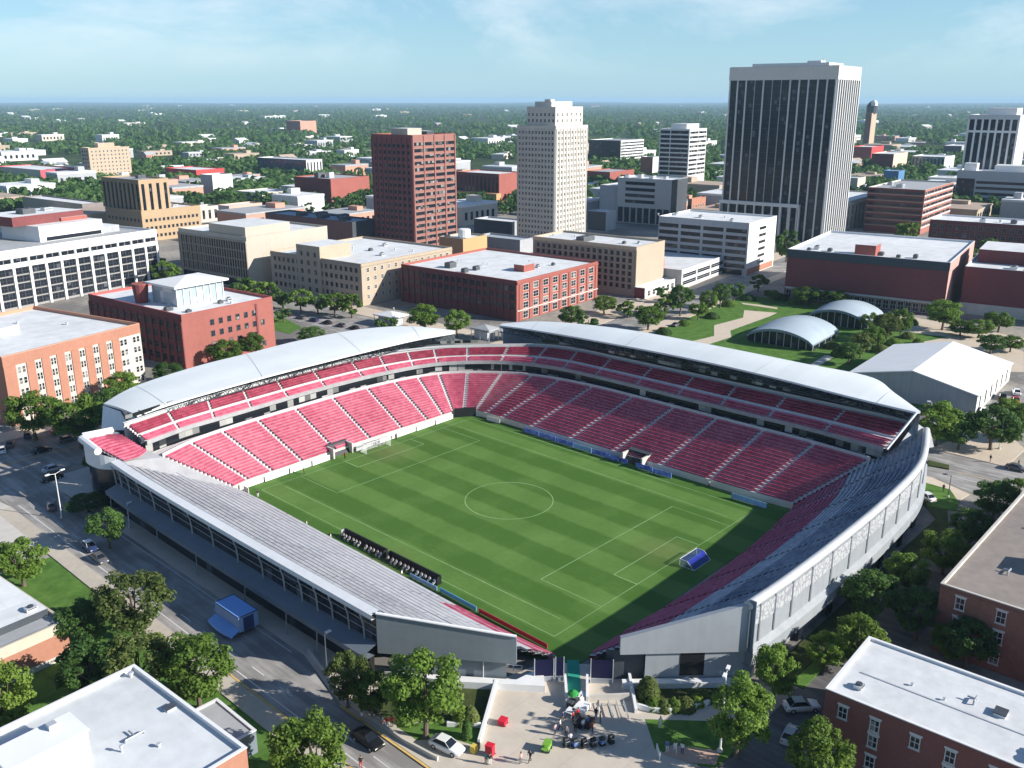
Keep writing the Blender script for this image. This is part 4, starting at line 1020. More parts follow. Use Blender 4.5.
canopy((489, 331), 470, 500, 4.0, 'grey flat canopy shelter in front of the red brick warehouse', GREY_ROOF)
canopy((512, 333), 497, 524, 3.6, 'small white canopy shelter beside the grey one')

# ---- 23 bottom right building (near)
def near_windows(b, side, spots, w, h, fm):
    for (t, z) in spots:
        x, y = b.fpos(side, t, 0)
        f = empty('window', (x, y, z), b.frot[side], parent=b.root)
        m = MB(); q = .11
        m.box(-w/2,-.12,0,-w/2+q,0,h); m.box(w/2-q,-.12,0,w/2,0,h); m.box(-w/2+q,-.12,h-q,w/2-q,0,h); m.box(-w/2+q,-.12,0,w/2-q,0,q); m.box(-w/2+q,-.10,h/2-.04,w/2-q,0,h/2+.04); m.box(-.03,-.09,q,.03,0,h-q)
        m.build('frame', [fm], f)
        m = MB(); m.quad((-w/2+q,-.04,q),(w/2-q,-.04,q),(w/2-q,-.04,h-q),(-w/2+q,-.04,h-q)); m.build('pane', [WIN], f)
        m = MB(); m.box(-w/2-.1,-.2,-.12,w/2+.1,0,0); m.build('sill', [CONC], f)
        m = MB(); m.box(-w/2-.15,-.05,h,w/2+.15,0,h+.28); m.build('lintel', [fm], f)
H = 9.5
oL = at(826, 688, H); rot = 3.0; ad = Vector((-math.sin(R(rot)), math.cos(R(rot)), 0))
b = Bld('brick_house', 'dark red brick block with a bright white roof in the bottom right corner', 'building', None, H, rot=rot, db=15.2, da=36, origin=Vector((oL.x, oL.y, 0)) - ad*36)
b.shell(MAROON, mat('white_roll_roof', (.62, .63, .635), .8, .16, .5, seam=(2.0, 12, .03, .93)), par=.35, cap=WHITE, side2=mat('brown_red_near_brick', (.21, .085, .07), .9, .14, 2.0, streak=.08))
near_windows(b, 'L', [(34-7*i*.62-(0 if i % 2 else .4), z) for i in range(8) for z in (.9, 3.9, 6.2) if not (z == 3.9 and i % 2 == 0)], 1.2, 1.75, FRAME)
near_windows(b, 'T', [(3, 6.2), (8, 6.2), (12, 6.2), (3, 2.6), (8, 2.6)], 1.2, 1.75, FRAME)
m = MB(); m.box(6.5, 4, H-.36, 6.7, 34, H-.26); m.build('roof_seam', [PLATE], b.root)
units(b, H-.35, [(9, 18, 1.5, 1.3, .5, 'hatch'), (4, 11, 2.6, 1.8, 1.5, 'unit'), (3.2, 33, 1.3, 1.0, .5, 'unit'), (9.5, 21, 1.4, .9, .5, 'pipe'), (8, 28, .4, .4, .4, 'vent'), (7.5, 24, .4, .4, .4, 'vent')], 'the bright white roof in the bottom right')
# ---- 24 right brown building
H = 11.2
oL = at(941, 583, H); rot = 1.0; ad = Vector((-math.sin(R(rot)), math.cos(R(rot)), 0))
b = Bld('brown_brick_block', 'brown brick block with a flat tan gravel roof at the right edge', 'building', None, H, rot=rot, db=62, da=34, origin=Vector((oL.x, oL.y, 0)) - ad*34)
b.shell(BROWNB, GRAVEL, par=.5, cap=CONC, side2=BROWNB)
near_windows(b, 'L', [(31.0-5.6*i, z) for i in range(6) for z in (1.2, 4.6, 7.9)], 1.35, 2.0, FRAME)
near_windows(b, 'T', [(4+5.5*i, z) for i in range(10) for z in (4.6, 7.9)], 1.35, 2.0, FRAME)
b.slab('L', 0, 34, 10.3, 10.6, 0, .15, BROWNB, 'string_course')
units(b, H-.5, [(17, 22.0, 5.0, 3.4, 3.0, 'unit'), (11, 27.5, 1.6, .8, .5, 'pipe'), (30, 29, .6, .6, .6, 'vent'), (24, 24, .6, .6, .7, 'vent')], 'the tan gravel roof at the right')
# ---- 25 bottom left building
H = 13.0; rot = 3.0
tc = at(134, 664, H); bd = Vector((math.cos(R(rot)), math.sin(R(rot)), 0)); ad = Vector((-bd.y, bd.x, 0))
dd = reach(Vector((tc.x, tc.y, H)), -ad, 246.5)
b = Bld('white_roofed_block', 'orange brick block under a wide white roof in the bottom left corner', 'building', None, H, rot=rot, db=44, da=dd, origin=Vector((tc.x, tc.y, 0)) - ad*dd - bd*44)
b.shell(ORANGE, mat('pale_roll_roof', (.60, .62, .63), .75, .13, .5, seam=(3, 9, .03, .95)), par=.55, cap=WHITE, side2=ORANGE)
near_windows(b, 'R', [(41-4*i, z) for i in range(5) for z in (2, 5.5, 9.2)], 1.3, 1.9, FRAME)
near_windows(b, 'B', [(4+4*i, z) for i in range(5) for z in (2, 5.5, 9.2)], 1.3, 1.9, FRAME)
zz = H-.55; q = b.o
pc = at(62, 742, zz); lx = (pc-Vector((b.o.x, b.o.y, zz))).dot(b.b); ly = (pc-Vector((b.o.x, b.o.y, zz))).dot(b.a)
hp = empty('roof_penthouse', b.w(lx, ly, zz), b.rot, 'white boxy roof penthouse on the bottom left roof', 'penthouse')
m = MB(); m.box(-7, -4.2, 0, 1.2, 0, 2.9); m.build('wall', [WHITE], hp)
m = MB(); m.box(-7.15, -4.35, 2.9, 1.35, .15, 3.1); m.build('roof', [mat('white_sheet_roof', (.78, .785, .78))], hp)
m = MB(); m.box(1.2, -3.2, .0, 1.26, -2.0, 2.1); m.build('door', [BLUEGREY], hp)
m = MB(); m.box(-1.6, -1.6, 3.1, -.7, -.7, 3.7); m.build('vent', [PLATE], hp)
def onroof(px, py, kind, sx, sy, sz):
    p = at(px, py, zz); e = p - Vector((b.o.x, b.o.y, zz)); return (e.dot(b.b), e.dot(b.a), sx, sy, sz, kind)
units(b, zz, [onroof(170, 709, 'hatch', 1.1, .9, .4), onroof(131, 677, 'vent', .7, .7, .7), onroof(135, 738, 'pipe', 2.2, 1.3, .3), onroof(159, 747, 'vent', .5, .5, .5), onroof(122, 752, 'vent', .4, .4, .9)], 'the wide white roof in the bottom left')
# ---- 26 left small building
H = 6.0; rot = 5.0
rc = at(66, 620, H); bd = Vector((math.cos(R(rot)), math.sin(R(rot)), 0)); ad = Vector((-bd.y, bd.x, 0))
b = Bld('orange_shop', 'low orange brick shop with white and grey roof at the left edge', 'building', None, H, rot=rot, db=24, da=26, origin=Vector((rc.x, rc.y, 0)) - bd*24)
b.shell(ORANGE, GREY_ROOF, par=.5, cap=mat('stone_coping', (.5, .45, .36), .8, .1), side2=ORANGE)
m = MB(); m.box(.4, 4.2, H-.5, 23.4, 25.4, H+.7, 0, mt=1); m.build('raised_roof', [DKSTEEL, WHITE_ROOF], b.root)
b.slab('R', 0, 24, 4.3, 5.9, 0, .1, mat('stone_coping', (.5, .45, .36)), 'stone_band'); b.slab('R', 0, 24, 0, .9, 0, .15, CONC, 'plinth')
b.win('R', 4, 1, 1.4, 1.8, 1.6, 3, 1, 16)
units(b, H+.7, [(21.6, 5.6, 1.6, 1.1, .6, 'unit')], 'the roof of the low orange shop')
# grey shed roof beside the lower street
H = 3.4; tp = at(217, 698, H)
b = Bld('grey_shed', 'low grey flat roofed shed on the grass by the left street', 'shed', None, H, rot=0, db=9, da=9.5, origin=Vector((tp.x-9, tp.y-9.5, 0)))
b.shell(BLUEGREY, GREY_ROOF, par=.2, cap=CAP); b.win('R', 2, 1, 1.6, 1.4, 1.0, 2)
# ---- mid and far blocks seen whole: (name, label, F, H, L, R, wall R, wall L often shade-toned, roof, style)
def simple(name, label, F, H, L_, Rr, wr, wl, roofm=None, style='', cat='building', rot=6, da=None, db=None, crown=0):
    b = Bld(name, label, cat, F, H, L=L_, Rr=Rr, rot=rot, da=da, db=db)
    b.shell(wr, roofm or WHITE_ROOF, side2=wl, cap=wr)
    fl = max(1, int((H-2)//3.6))
    if 'g' in style:
        b.win('R', max(2, int(b.db/4.2)), fl, 1.7, 1.9, 1.6, 3.6, fm=FRAME, gm=WIN, mull=0, limit=60); b.win('L', max(2, int(b.da/4.2)), fl, 1.7, 1.9, 1.6, 3.6, fm=DFRAME, gm=WIND, mull=0, limit=90)
    if 'b' in style: b.bands('R', [1.6+3.6*k for k in range(fl)], 1.7, WIN)
    if 'B' in style: b.bands('L', [1.6+3.6*k for k in range(fl)], 1.9, WIND)
    if 's' in style:
        n = max(3, int(b.db/4)); 
        for i in range(n): b.slab('R', b.db*(i+.3)/n, b.db*(i+.7)/n, 2, H-2.5, 0, .06, WIND, 'window_strip')
    if 'S' in style:
        n = max(3, int(b.da/4)); 
        for i in range(n): b.slab('L', b.da*(i+.3)/n, b.da*(i+.7)/n, 2, H-2.5, 0, .06, WIND, 'window_strip')
    if crown: b.tower(b.db*.3, b.da*.3, b.db*.7, b.da*.7, H-.9, H+crown, wr)
    return b
RED_ = mat('bright_red_wall', (.52, .06, .06), .8, .12)
simple('tan_hotel_tower', 'tan hotel tower with stepped top standing among trees at the left', (88, 148), 35, 80, 129, mat('tan_hotel', (.44, .34, .245), .8, .1), TAUPE, style='g', cat='tower', crown=4)
b = simple('golden_office', 'golden brick office with vertical window strips, taller of a pair', (138, 180), 35.5, 101, 168, GOLDB, mat('shaded_gold_brick', (.27, .19, .13), .85, .1), GREY_ROOF, 'sS')  # L wall repeats the gold brick, darkened to paint its shade
units(b, 34.6, [(14, 20, 5, 3, 2, 'dark'), (24, 14, 4, 3, 2, 'unit')], 'the taller golden office')
b = Bld('golden_annex', 'golden brick annex with small windows, lower of a pair', 'building', (141, 211), 18.2, L=105, Rr=200, rot=6)
b.shell(GOLDB, side2=mat('shaded_gold_brick', (.27, .19, .13)), cap=GOLDB); b.win('R', 13, 3, 1.6, 1.8, 2.2, 4.6, fm=DFRAME, gm=WIND, mull=0); b.win('L', 9, 3, 1.6, 1.8, 2.2, 4.6, fm=DFRAME, gm=WIND, mull=0)
units(b, 17.3, [(30, 12, 3, 2, 1.4, 'unit'), (40, 16, 2.4, 2, 1.2, 'dark'), (20, 9, 2, 1.5, 1.2, 'unit'), (48, 10, 2, 1.5, 1.2, 'unit')], 'the lower golden annex')
simple('white_store', 'long flat white roofed store behind the white office', (82, 204), 14, 22, 103, mat('grey_brown_wall', (.22, .19, .18), .8, .15), TAUPE)
simple('white_cube', 'plain white windowless cube between the red and golden blocks', (212, 175), 20.5, 200, 232, WHITEW, GREYC)
simple('red_store', 'low bright red walled store with white roof', (196, 170), 12, 165, 224, RED_, RED_, style='')
simple('cream_store', 'low cream store with pale roof beyond the large beige block', (262, 193), 10, 236, 294, CREAM, GREYC)
simple('shop_block', 'small cream and tan shop block with two tall dark windows', (200, 207), 10.5, 190, 218, CREAM, DKSTEEL, style='s')
simple('low_pink_block', 'low pinkish block beside the small cream shop block', (229, 206), 9, 217, 262, mat('pinkish_wall', (.55, .38, .31), .8, .1), GREYC, style='g')
b = simple('dark_red_cube', 'plain dark red brick cube left of the red tower', (330.5, 179), 21, 294, 369, REDB, MAROON, GREY_ROOF)
units(b, 20.1, [(12, 26, 7, 5, 4.0, 'dark'), (16, 18, 5, 4, 4.4, 'unit')], 'the plain dark red cube')
b = simple('convention_hall', 'low dark walled hall with blue machinery across its pale roof', (352, 222), 16.5, 265, 376, DKSTEEL, mat('maroon_brown_wall', (.16, .085, .08), .85, .1), mat('bluegrey_roof', (.34, .40, .46), .8, .12, .3))
units(b, 15.6, [(8+7*(i % 2), 14+9*i, 6, 4, 2.2, 'dark') for i in range(5)], 'the low dark walled hall')
simple('striped_white_office', 'white office with a blue glass side behind the dark red cube', (306, 160), 20.5, 257, 322, WHITEW, WINB, style='s')
simple('brick_school', 'distant orange brick school among trees at left of centre', (300, 121), 30, 286, 316, mat('salmon_brick', (.50, .27, .20), .85, .1), REDB, style='', db=None)
b = simple('brick_archive', 'dark brick block with cornice between the red tower and the stone tower', (499, 174), 24, 456, 522, REDB, MAROON, style='S')
b.slab('L', -2, b.da, 4, 9, 0, 6, mat('orange_render', (.56, .31, .15)), 'terrace')
simple('low_white_store', 'low white roofed store left of the stone tower', (512, 222), 9, 474, 526, GREYC, DKSTEEL)
simple('teal_roof_block', 'low block with blue grey roof left of the stone tower', (520, 240), 8, 476, 534, GREYC, BLUEGREY, mat('bluegrey_roof', (.34, .40, .46)))
b = Bld('concrete_office', 'grey concrete office with recessed dark window bands behind the stone tower', 'building', (672, 180), 30, L=618, Rr=688, rot=8)
b.shell(DKSTEEL, side2=mat('mid_concrete', (.42, .42, .42), .8, .08, .5), cap=CAP); b.bands('L', [13.5+4.0*k for k in range(4)], 2.1, WIND, 12, b.da-6); b.slab('L', .2, b.da, .5, 10.5, 0, .1, WIND, 'glazing')
b.piers('L', 9, .9, .6, 0, 10.5, GREYC, name='column'); units(b, 29.1, [(12, 20, 5, 3, 2, 'unit'), (14, 30, 4, 3, 2.4, 'unit'), (10, 38, 3, 3, 2, 'unit'), (16, 12, 4, 2, 1.6, 'unit')], 'the grey concrete office')
simple('concrete_wing', 'lower grey wing attached left of the grey concrete office', (621, 186), 24, 600, 640, GREYC, GREYC)
simple('glass_office', 'black glass office with white banded end wall beyond the stone tower', (621, 140.5), 31, 589, 644, WHITEW, WIND, GREY_ROOF, 'b')
b = Bld('banded_tower', 'white tower with dark bands left of the tallest tower', 'tower', (690, 129), 56, L=660, Rr=707, rot=7)
b.shell(WHITEW, cap=WHITE, side2=WHITEW); fl = [5+3.9*k for k in range(13)]
b.bands('L', fl, 2.6, WIND, 1, b.da*.62, name='window_band'); b.bands('L', fl, 2.6, WIND, b.da*.62+.8, b.da-1, name='window_band'); b.bands('R', fl[3:], 1.9, WIN, 1, b.db*.5-.4); b.bands('R', fl[3:], 1.9, WIN, b.db*.5+.4, b.db-1)
b.tower(4, 5, b.db-6, b.da*.7, 55, 60, WHITE)
simple('orange_brick_kiosk', 'small orange brick block below the banded white tower', (692, 199), 15, 688, 706, ORANGE, TANB, style='g')
simple('brick_row', 'low red brick row right of the stone tower', (610, 172), 14, 586, 634, REDB, REDB, GREY_ROOF)
simple('brown_lift_block', 'brown box with white edge left of the banded tower', (653, 157), 24, 641, 659, WHITEW, BROWNB)
simple('pale_pavilion', 'pale blue roofed pavilion between stone tower and grey office', (606, 212), 12, 588, 616, PLATE, DKSTEEL, mat('pale_blue_roof', (.52, .60, .66), .6, .06))
simple('white_hall', 'white flat roofed hall behind the pale blue pavilion', (616, 200), 10, 586, 622, GREYC, DKSTEEL)
b = simple('clock_tower', 'slim tan tower with dark belfry and dome on the far right skyline', (872, 113), 58, 866, 877, mat('tan_hotel', (.44, .34, .245)), BROWNB, cat='tower')
m = MB(); m.lathe([(9, 57), (9.5, 70), (7, 74), (3, 78)], (b.db/2, b.da/2, 0), 10); m.build('belfry', [DKSTEEL], b.root); m = MB(); m.lathe([(6, 70), (5.5, 76), (2, 80)], (b.db/2-4, b.da/2-4, 0), 10); m.build('dome', [WHITE], b.root)
simple('red_gable_block', 'red brick block with white gable right of the tallest tower', (872, 147), 22, 852, 884, RED_, REDB, style='')
simple('theatre', 'maroon theatre with peach front and sloping white wing', (894, 154), 22, 872, 908, mat('peach_wall', (.62, .45, .36), .8, .08), MAROON)
simple('blue_box', 'small blue metal building behind the striped brown office', (899, 171), 14, 884, 905, mat('blue_metal', (.10, .22, .40), .5, .1), mat('blue_metal', (.10, .22, .40), .5, .1), mat('pale_blue_roof', (.52, .60, .66)))
simple('glass_college', 'pale green glass block with white posts at the right', (945, 157), 17, 912, 955, WHITEW, glass('green_glass', (.12, .2, .2), .1, .3, (.3, .38, .38)), style='S')
simple('white_clinic', 'low white clinic with blue grey side at the right', (948, 178), 12, 928, 957, PLATE, WHITEW)
simple('dark_flat_block', 'low dark flat roofed block beside the right white tower', (962, 146), 16, 944, 972, GREYC, DKSTEEL)
simple('lawn_cottage', 'low tan block behind the cream finned block', (858, 178), 14, 838, 866, CREAM, CREAM)
simple('long_red_roof', 'long low white building with a red parapet at the far left', (40, 170), 14, -4, 76, mat('pale_red_band', (.50, .10, .12), .8, .1), CREAM)
simple('grey_roof_shed', 'low shed with dark blue grey roof beside the tan hotel tower', (72, 167), 14, 52, 84, WHITEW, BLUEGREY, BLUEGREY)
# ================================================================ GROUND, STREETS, PARK
def ground_mat():
    m, nt, b = nodes_of('far_country'); N = nt.nodes; L = nt.links
    b.inputs['Roughness'].default_value = .95; b.inputs['Specular IOR Level'].default_value = .1
    g = N.new('ShaderNodeNewGeometry')
    a = N.new('ShaderNodeTexNoise'); a.inputs['Scale'].default_value = .006; a.inputs['Detail'].default_value = 9; a.inputs['Roughness'].default_value = .65
    L.new(g.outputs['Position'], a.inputs['Vector'])
    rp = N.new('ShaderNodeValToRGB'); e = rp.color_ramp.elements
    e[0].position = .36; e[0].color = (.022, .040, .016, 1); e[1].position = .62; e[1].color = (.055, .085, .03, 1)
    x = e.new(.70); x.color = (.10, .11, .055, 1); x = e.new(.78); x.color = (.30, .27, .22, 1)
    L.new(a.outputs['Fac'], rp.inputs['Fac']); L.new(rp.outputs['Color'], b.inputs['Base Color'])
    return m
def city_mat():
    m, nt, b = nodes_of('city_pavement'); N = nt.nodes; L = nt.links
    b.inputs['Roughness'].default_value = .92; b.inputs['Specular IOR Level'].default_value = .15
    g = N.new('ShaderNodeNewGeometry')
    a = N.new('ShaderNodeTexNoise'); a.inputs['Scale'].default_value = .03; a.inputs['Detail'].default_value = 6
    c = N.new('ShaderNodeTexNoise'); c.inputs['Scale'].default_value = .6; c.inputs['Detail'].default_value = 5
    L.new(g.outputs['Position'], a.inputs['Vector']); L.new(g.outputs['Position'], c.inputs['Vector'])
    ad = N.new('ShaderNodeMath'); ad.operation = 'MULTIPLY_ADD'; L.new(c.outputs['Fac'], ad.inputs[0]); ad.inputs[1].default_value = .35; L.new(a.outputs['Fac'], ad.inputs[2])
    rp = N.new('ShaderNodeValToRGB'); e = rp.color_ramp.elements
    e[0].position = .55; e[0].color = (.17, .16, .15, 1); e[1].position = .85; e[1].color = (.40, .36, .30, 1); x = e.new(.68); x.color = (.28, .26, .23, 1)
    L.new(ad.outputs[0], rp.inputs['Fac']); L.new(rp.outputs['Color'], b.inputs['Base Color'])
    return m
def asphalt_mat(name, col):
    m, nt, b = nodes_of(name); N = nt.nodes; L = nt.links
    b.inputs['Roughness'].default_value = .9; b.inputs['Specular IOR Level'].default_value = .2
    g = N.new('ShaderNodeNewGeometry')
    a = N.new('ShaderNodeTexNoise'); a.inputs['Scale'].default_value = .18; a.inputs['Detail'].default_value = 8
    mp = N.new('ShaderNodeMapping'); mp.inputs['Scale'].default_value = (1.2, .12, 1); L.new(g.outputs['Position'], mp.inputs[0])
    c = N.new('ShaderNodeTexNoise'); c.inputs['Scale'].default_value = .7; c.inputs['Detail'].default_value = 4
    L.new(g.outputs['Position'], a.inputs['Vector']); L.new(mp.outputs[0], c.inputs['Vector'])
    ad = N.new('ShaderNodeMath'); ad.operation = 'ADD'; L.new(a.outputs['Fac'], ad.inputs[0]); L.new(c.outputs['Fac'], ad.inputs[1])
    rp = N.new('ShaderNodeValToRGB'); e = rp.color_ramp.elements
    e[0].position = .0; e[1].position = 1.0; e[0].position = .7; e[0].color = (*[x*.72 for x in col], 1); e[1].position = 1.0; e[1].color = (*[min(1, x*1.25) for x in col], 1)
    sc = N.new('ShaderNodeMath'); sc.operation = 'MULTIPLY'; sc.inputs[1].default_value = .8; L.new(ad.outputs[0], sc.inputs[0])
    L.new(sc.outputs[0], rp.inputs['Fac']); L.new(rp.outputs['Color'], b.inputs['Base Color'])
    return m
def grass_mat(name, c0, c1):
    m, nt, b = nodes_of(name); N = nt.nodes; L = nt.links
    b.inputs['Roughness'].default_value = .85; b.inputs['Specular IOR Level'].default_value = .1
    g = N.new('ShaderNodeNewGeometry'); a = N.new('ShaderNodeTexNoise'); a.inputs['Scale'].default_value = .35; a.inputs['Detail'].default_value = 8; a.inputs['Roughness'].default_value = .7
    L.new(g.outputs['Position'], a.inputs['Vector'])
    rp = N.new('ShaderNodeValToRGB'); e = rp.color_ramp.elements
    e[0].position = .35; e[0].color = (*c0, 1); e[1].position = .65; e[1].color = (*c1, 1)
    L.new(a.outputs['Fac'], rp.inputs['Fac']); L.new(rp.outputs['Color'], b.inputs['Base Color'])
    return m
ASPH = asphalt_mat('street_asphalt', (.31, .295, .28)); ASPD = asphalt_mat('dark_asphalt', (.14, .135, .135))
GRASS = grass_mat('lawn_grass', (.055, .125, .022), (.115, .215, .045)); BED = grass_mat('planting_bed', (.035, .045, .018), (.075, .095, .03))
PATHM = mat('tan_path', (.56, .47, .37), .9, .10, .5); KERB = mat('kerb_concrete', (.46, .41, .34), .9, .12, .8)
LANE = mat('lane_paint', (.62, .61, .58), .8, .2, 2); YELLOW = mat('yellow_line_paint', (.62, .42, .14), .8, .2, 2)

def sheet(name, pts, z, mt, kind='structure'):
    m = MB(); m.poly([(p[0], p[1], z) for p in pts])
    # face up
    a = sum(pts[i][0]*pts[(i+1) % len(pts)][1]-pts[(i+1) % len(pts)][0]*pts[i][1] for i in range(len(pts)))
    if a < 0: m.f = [tuple(reversed(m.f[0]))]
    return tag(m.build(name, [mt]), kind=kind)
def uvp(L_): return [(u, -v) for u, v in L_]
def pxp(L_, z=0): return [tuple(at(x, y, z)[:2]) for x, y in L_]
def raised(name, pts, h, mt, kind='structure', mside=None):
    a = sum(pts[i][0]*pts[(i+1) % len(pts)][1]-pts[(i+1) % len(pts)][0]*pts[i][1] for i in range(len(pts)))
    if a < 0: pts = list(reversed(pts))
    m = MB(); m.prism(pts, -.02, h, 1 if mside else 0, 0); return tag(m.build(name, [mt, mside or mt]), kind=kind)

# terrain: rings out to the horizon, gently rolling far off
rows = []
radii = [0, 300, 700, 1200, 2000, 3500, 6000, 9000, 12000, 15000, 18000, 22000, 27000]
rng = random.Random(3)
for r in radii:
    row = []
    for i in range(97):
        t = 2*math.pi*i/96
        h = -.35
        if r >= 12000: h = (r-10000)/27000*38*(.55+.45*math.sin(t*9+r*.001)+.25*math.sin(t*23+1.3+r*.0007))
        if r >= 22000: h = 10+10*math.sin(t*11+.7)+10*math.sin(t*29)+6*math.sin(t*61)
        row.append((CAM.x+r*math.cos(t), CAM.y+r*math.sin(t), h))
    rows.append(row)
m = MB(); m.grid(rows[1:]); m.poly([p for p in rows[1][:-1]]); tag(m.build('terrain', [ground_mat()], smooth=False), kind='structure')
cg = [(-330,-240),(210,-240),(330,-120),(420,-40),(620,60),(640,160),(420,300),(400,520),(180,470),(60,330),(-120,260),(-330,120)]
sheet('city_ground', cg, -.05, city_mat())
# streets
sheet('left_street', uvp([(-40,-46),(-29.5,-46),(-29.5,58),(-33.5,72),(-33.5,150),(-40,150)]), .0, ASPH)
sheet('cross_street', uvp([(-230,-70),(60,-72),(92,-74),(98,-62),(60,-44),(-29.5,-44),(-40,-42),(-230,-38)]), .004, ASPH)
sheet('market_street', [(96, 58), (120, 58), (112, 480), (96, 480)], .008, ASPH)
sheet('boulevard', [(92, 30), (92, 14), (250, 34), (420, 54), (420, 70), (250, 50)], .012, ASPH)
sheet('park_road', uvp([(105,60),(123,60),(123,400),(100,400),(101,116),(105,104)]), .0, ASPH)
sheet('park_side_street', uvp([(123,98),(300,112),(300,124),(123,110)]), .004, ASPH)
sheet('alley', uvp([(-34,117),(84,115.2),(100,117),(100,124.2),(-34,124.2)]), .0, ASPD)
# pavements with kerbs
raised('left_pavement', uvp([(-43,-30),(-40,-30),(-40,150),(-43,150)]), .13, KERB)
raised('corner_pavement', uvp([(-60,-36),(-41,-36),(-40,-30),(-40,-10),(-43,-4),(-60,-2)]), .12, CONC)
raised('stadium_pavement', uvp([(-29.5,-14),(-26,-14),(-26,64),(-22,72),(-14,84),(-8,96),(-14,114.5),(-33,114.5),(-33.0,72),(-29.5,58)]), .12, SLAB)
raised('plaza', uvp([(-14,84),(-6,86),(-.5,93.5),(8,108),(9,114),(-14,114.5),(-10,96)]), .124, SLAB)
raised('far_pavement', uvp([(-230,-78),(80,-78),(80,-72),(60,-72),(-230,-70)]), .12, PATHM)
raised('corner_plaza', uvp([(-29.5,-40),(-4,-40),(-4,-36),(-18,-26),(-29.5,-16)]), .12, CONC)
raised('park_pavement', uvp([(88,110.5),(101,112),(105,103),(105,62),(104.8,60),(98,104)]), .12, PATHM)
raised('park_road_pavement', uvp([(123,96),(132,98),(150,99),(150,104),(138,113),(123,113)]), .12, PATHM)
raised('boulevard_pavement', [(118, 50), (92, 46), (92, 30.2), (250, 50.2), (420, 70.2), (420, 78), (250, 60)], .12, PATHM)
raised('boulevard_near_pavement', [(92, 13.8), (92, 8), (250, 28), (420, 49), (420, 53.8), (250, 33.8)], .12, PATHM)
raised('market_pavement', [(120.2, 66), (131, 66), (122, 300), (114, 300)], .12, PATHM)
# painted lines
m = MB()
def dash(u0, v0, u1, v1, w, n=1, fill=1.0, z=.02):
    a = Vector((u0, v0)); b = Vector((u1, v1)); d = (b-a); ln = d.length; d.normalize(); nn = Vector((-d.y, d.x))*w/2
    for i in range(n):
        p = a+d*(ln*i/n); q = a+d*(ln*(i+fill)/n)
        m.quad(W(*(p+nn), z), W(*(q+nn), z), W(*(q-nn), z), W(*(p-nn), z))
dash(-38.6,-30,-38.6,140,.18); dash(-36.5,-30,-36.5,140,.16, 24, .45); dash(-30.4,-20,-30.4,56,.16); dash(-230,-58,40,-58,.2, 40, .4); dash(-230,-47,-42,-45,.25); dash(-230,-50,-42,-49,.2); dash(109,104,109,390,.2); dash(116,104,116,390,.2,40,.4)
tag(m.build('lane_lines', [LANE]), kind='structure')
m = MB(); dash(-230,-54,-4,-56,.2); dash(-230,-53.4,-4,-55.4,.2); dash(-33.25,72,-33.25,140,.35,1,1,.135); dash(-39.8,40,-39.8,140,.3,1,1,.142); dash(112.4,106,112.4,390,.2)
tag(m.build('yellow_lines', [YELLOW]), kind='structure')
# lawns, beds and paths
sheet('left_lawn', uvp([(-66,-2),(-43,-2),(-43,120),(-66,120)]), -.01, GRASS)
raised('front_lawn', pxp([(398,728),(417,741),(450,739),(478,747),(484,722),(446,722),(425,722)]), .15, GRASS)
raised('front_bed', pxp([(398,727),(425,721),(446,721),(485,721),(492,690),(450,688),(400,690),(345,700)]), .14, BED)
raised('side_lawn', pxp([(645,720),(712,722),(735,752),(716,768),(690,764),(655,750)]), .15, GRASS)
raised('hedge_bed', pxp([(632,681),(715,683),(745,671),(762,700),(712,705),(672,713),(639,708)]), .16, BED)
raised('stadium_bed', uvp([(12,111.5),(84,111),(90,106),(93,110),(80,114.8),(12,115)]), .14, BED)
raised('tree_bed', uvp([(14,115.1),(40,115.1),(40,117),(14,117)]), .13, GRASS)
raised('traffic_island', pxp([(921,482),(950,490),(959,503),(956,511),(928,507),(922,498)]), .15, GRASS)
raised('kerb_bed', pxp([(928,461),(949,466),(949,470),(928,466)]), .3, BED)
sheet('park_lawn', [(112, 19), (250, 36), (262, 10), (262, -40), (246, -70), (160, -88), (118, -60)], .0, GRASS)
c8 = lambda x, y: (640+x/4.655, 220+y/4.655)
sheet('park_path', pxp([c8(*p) for p in [(485,420),(640,432),(600,450),(420,515),(425,545),(300,585),(180,590),(240,565),(345,540),(345,490),(480,455)]]), .02, PATHM)
sheet('park_branch_path', pxp([c8(*p) for p in [(470,385),(560,395),(640,408),(640,415),(480,392)]]), .02, PATHM)
sheet('pavilion_path', pxp([c8(*p) for p in [(860,630),(915,632),(830,680),(780,680)]]), .02, CONC)
sheet('shed_drive', pxp([(905,345),(960,335),(1010,345),(1024,352),(1024,372),(1012,372),(940,352)]), .02, PATHM)
sheet('hall_drive', pxp([(900,315),(940,322),(1024,338),(1024,345),(930,335),(895,330)]), .024, PATHM)
sheet('car_park', pxp([(925,404),(985,396),(1024,385),(1024,420),(975,428),(930,424)]), .01, ASPH)
sheet('verge', pxp([(925,424),(985,428),(1010,432),(1024,405),(1024,432),(1000,448),(935,440)]), .03, GRASS)
sheet('market_lawn', pxp([(272,316),(284,318),(302,327),(290,334),(274,330)]), .03, GRASS)
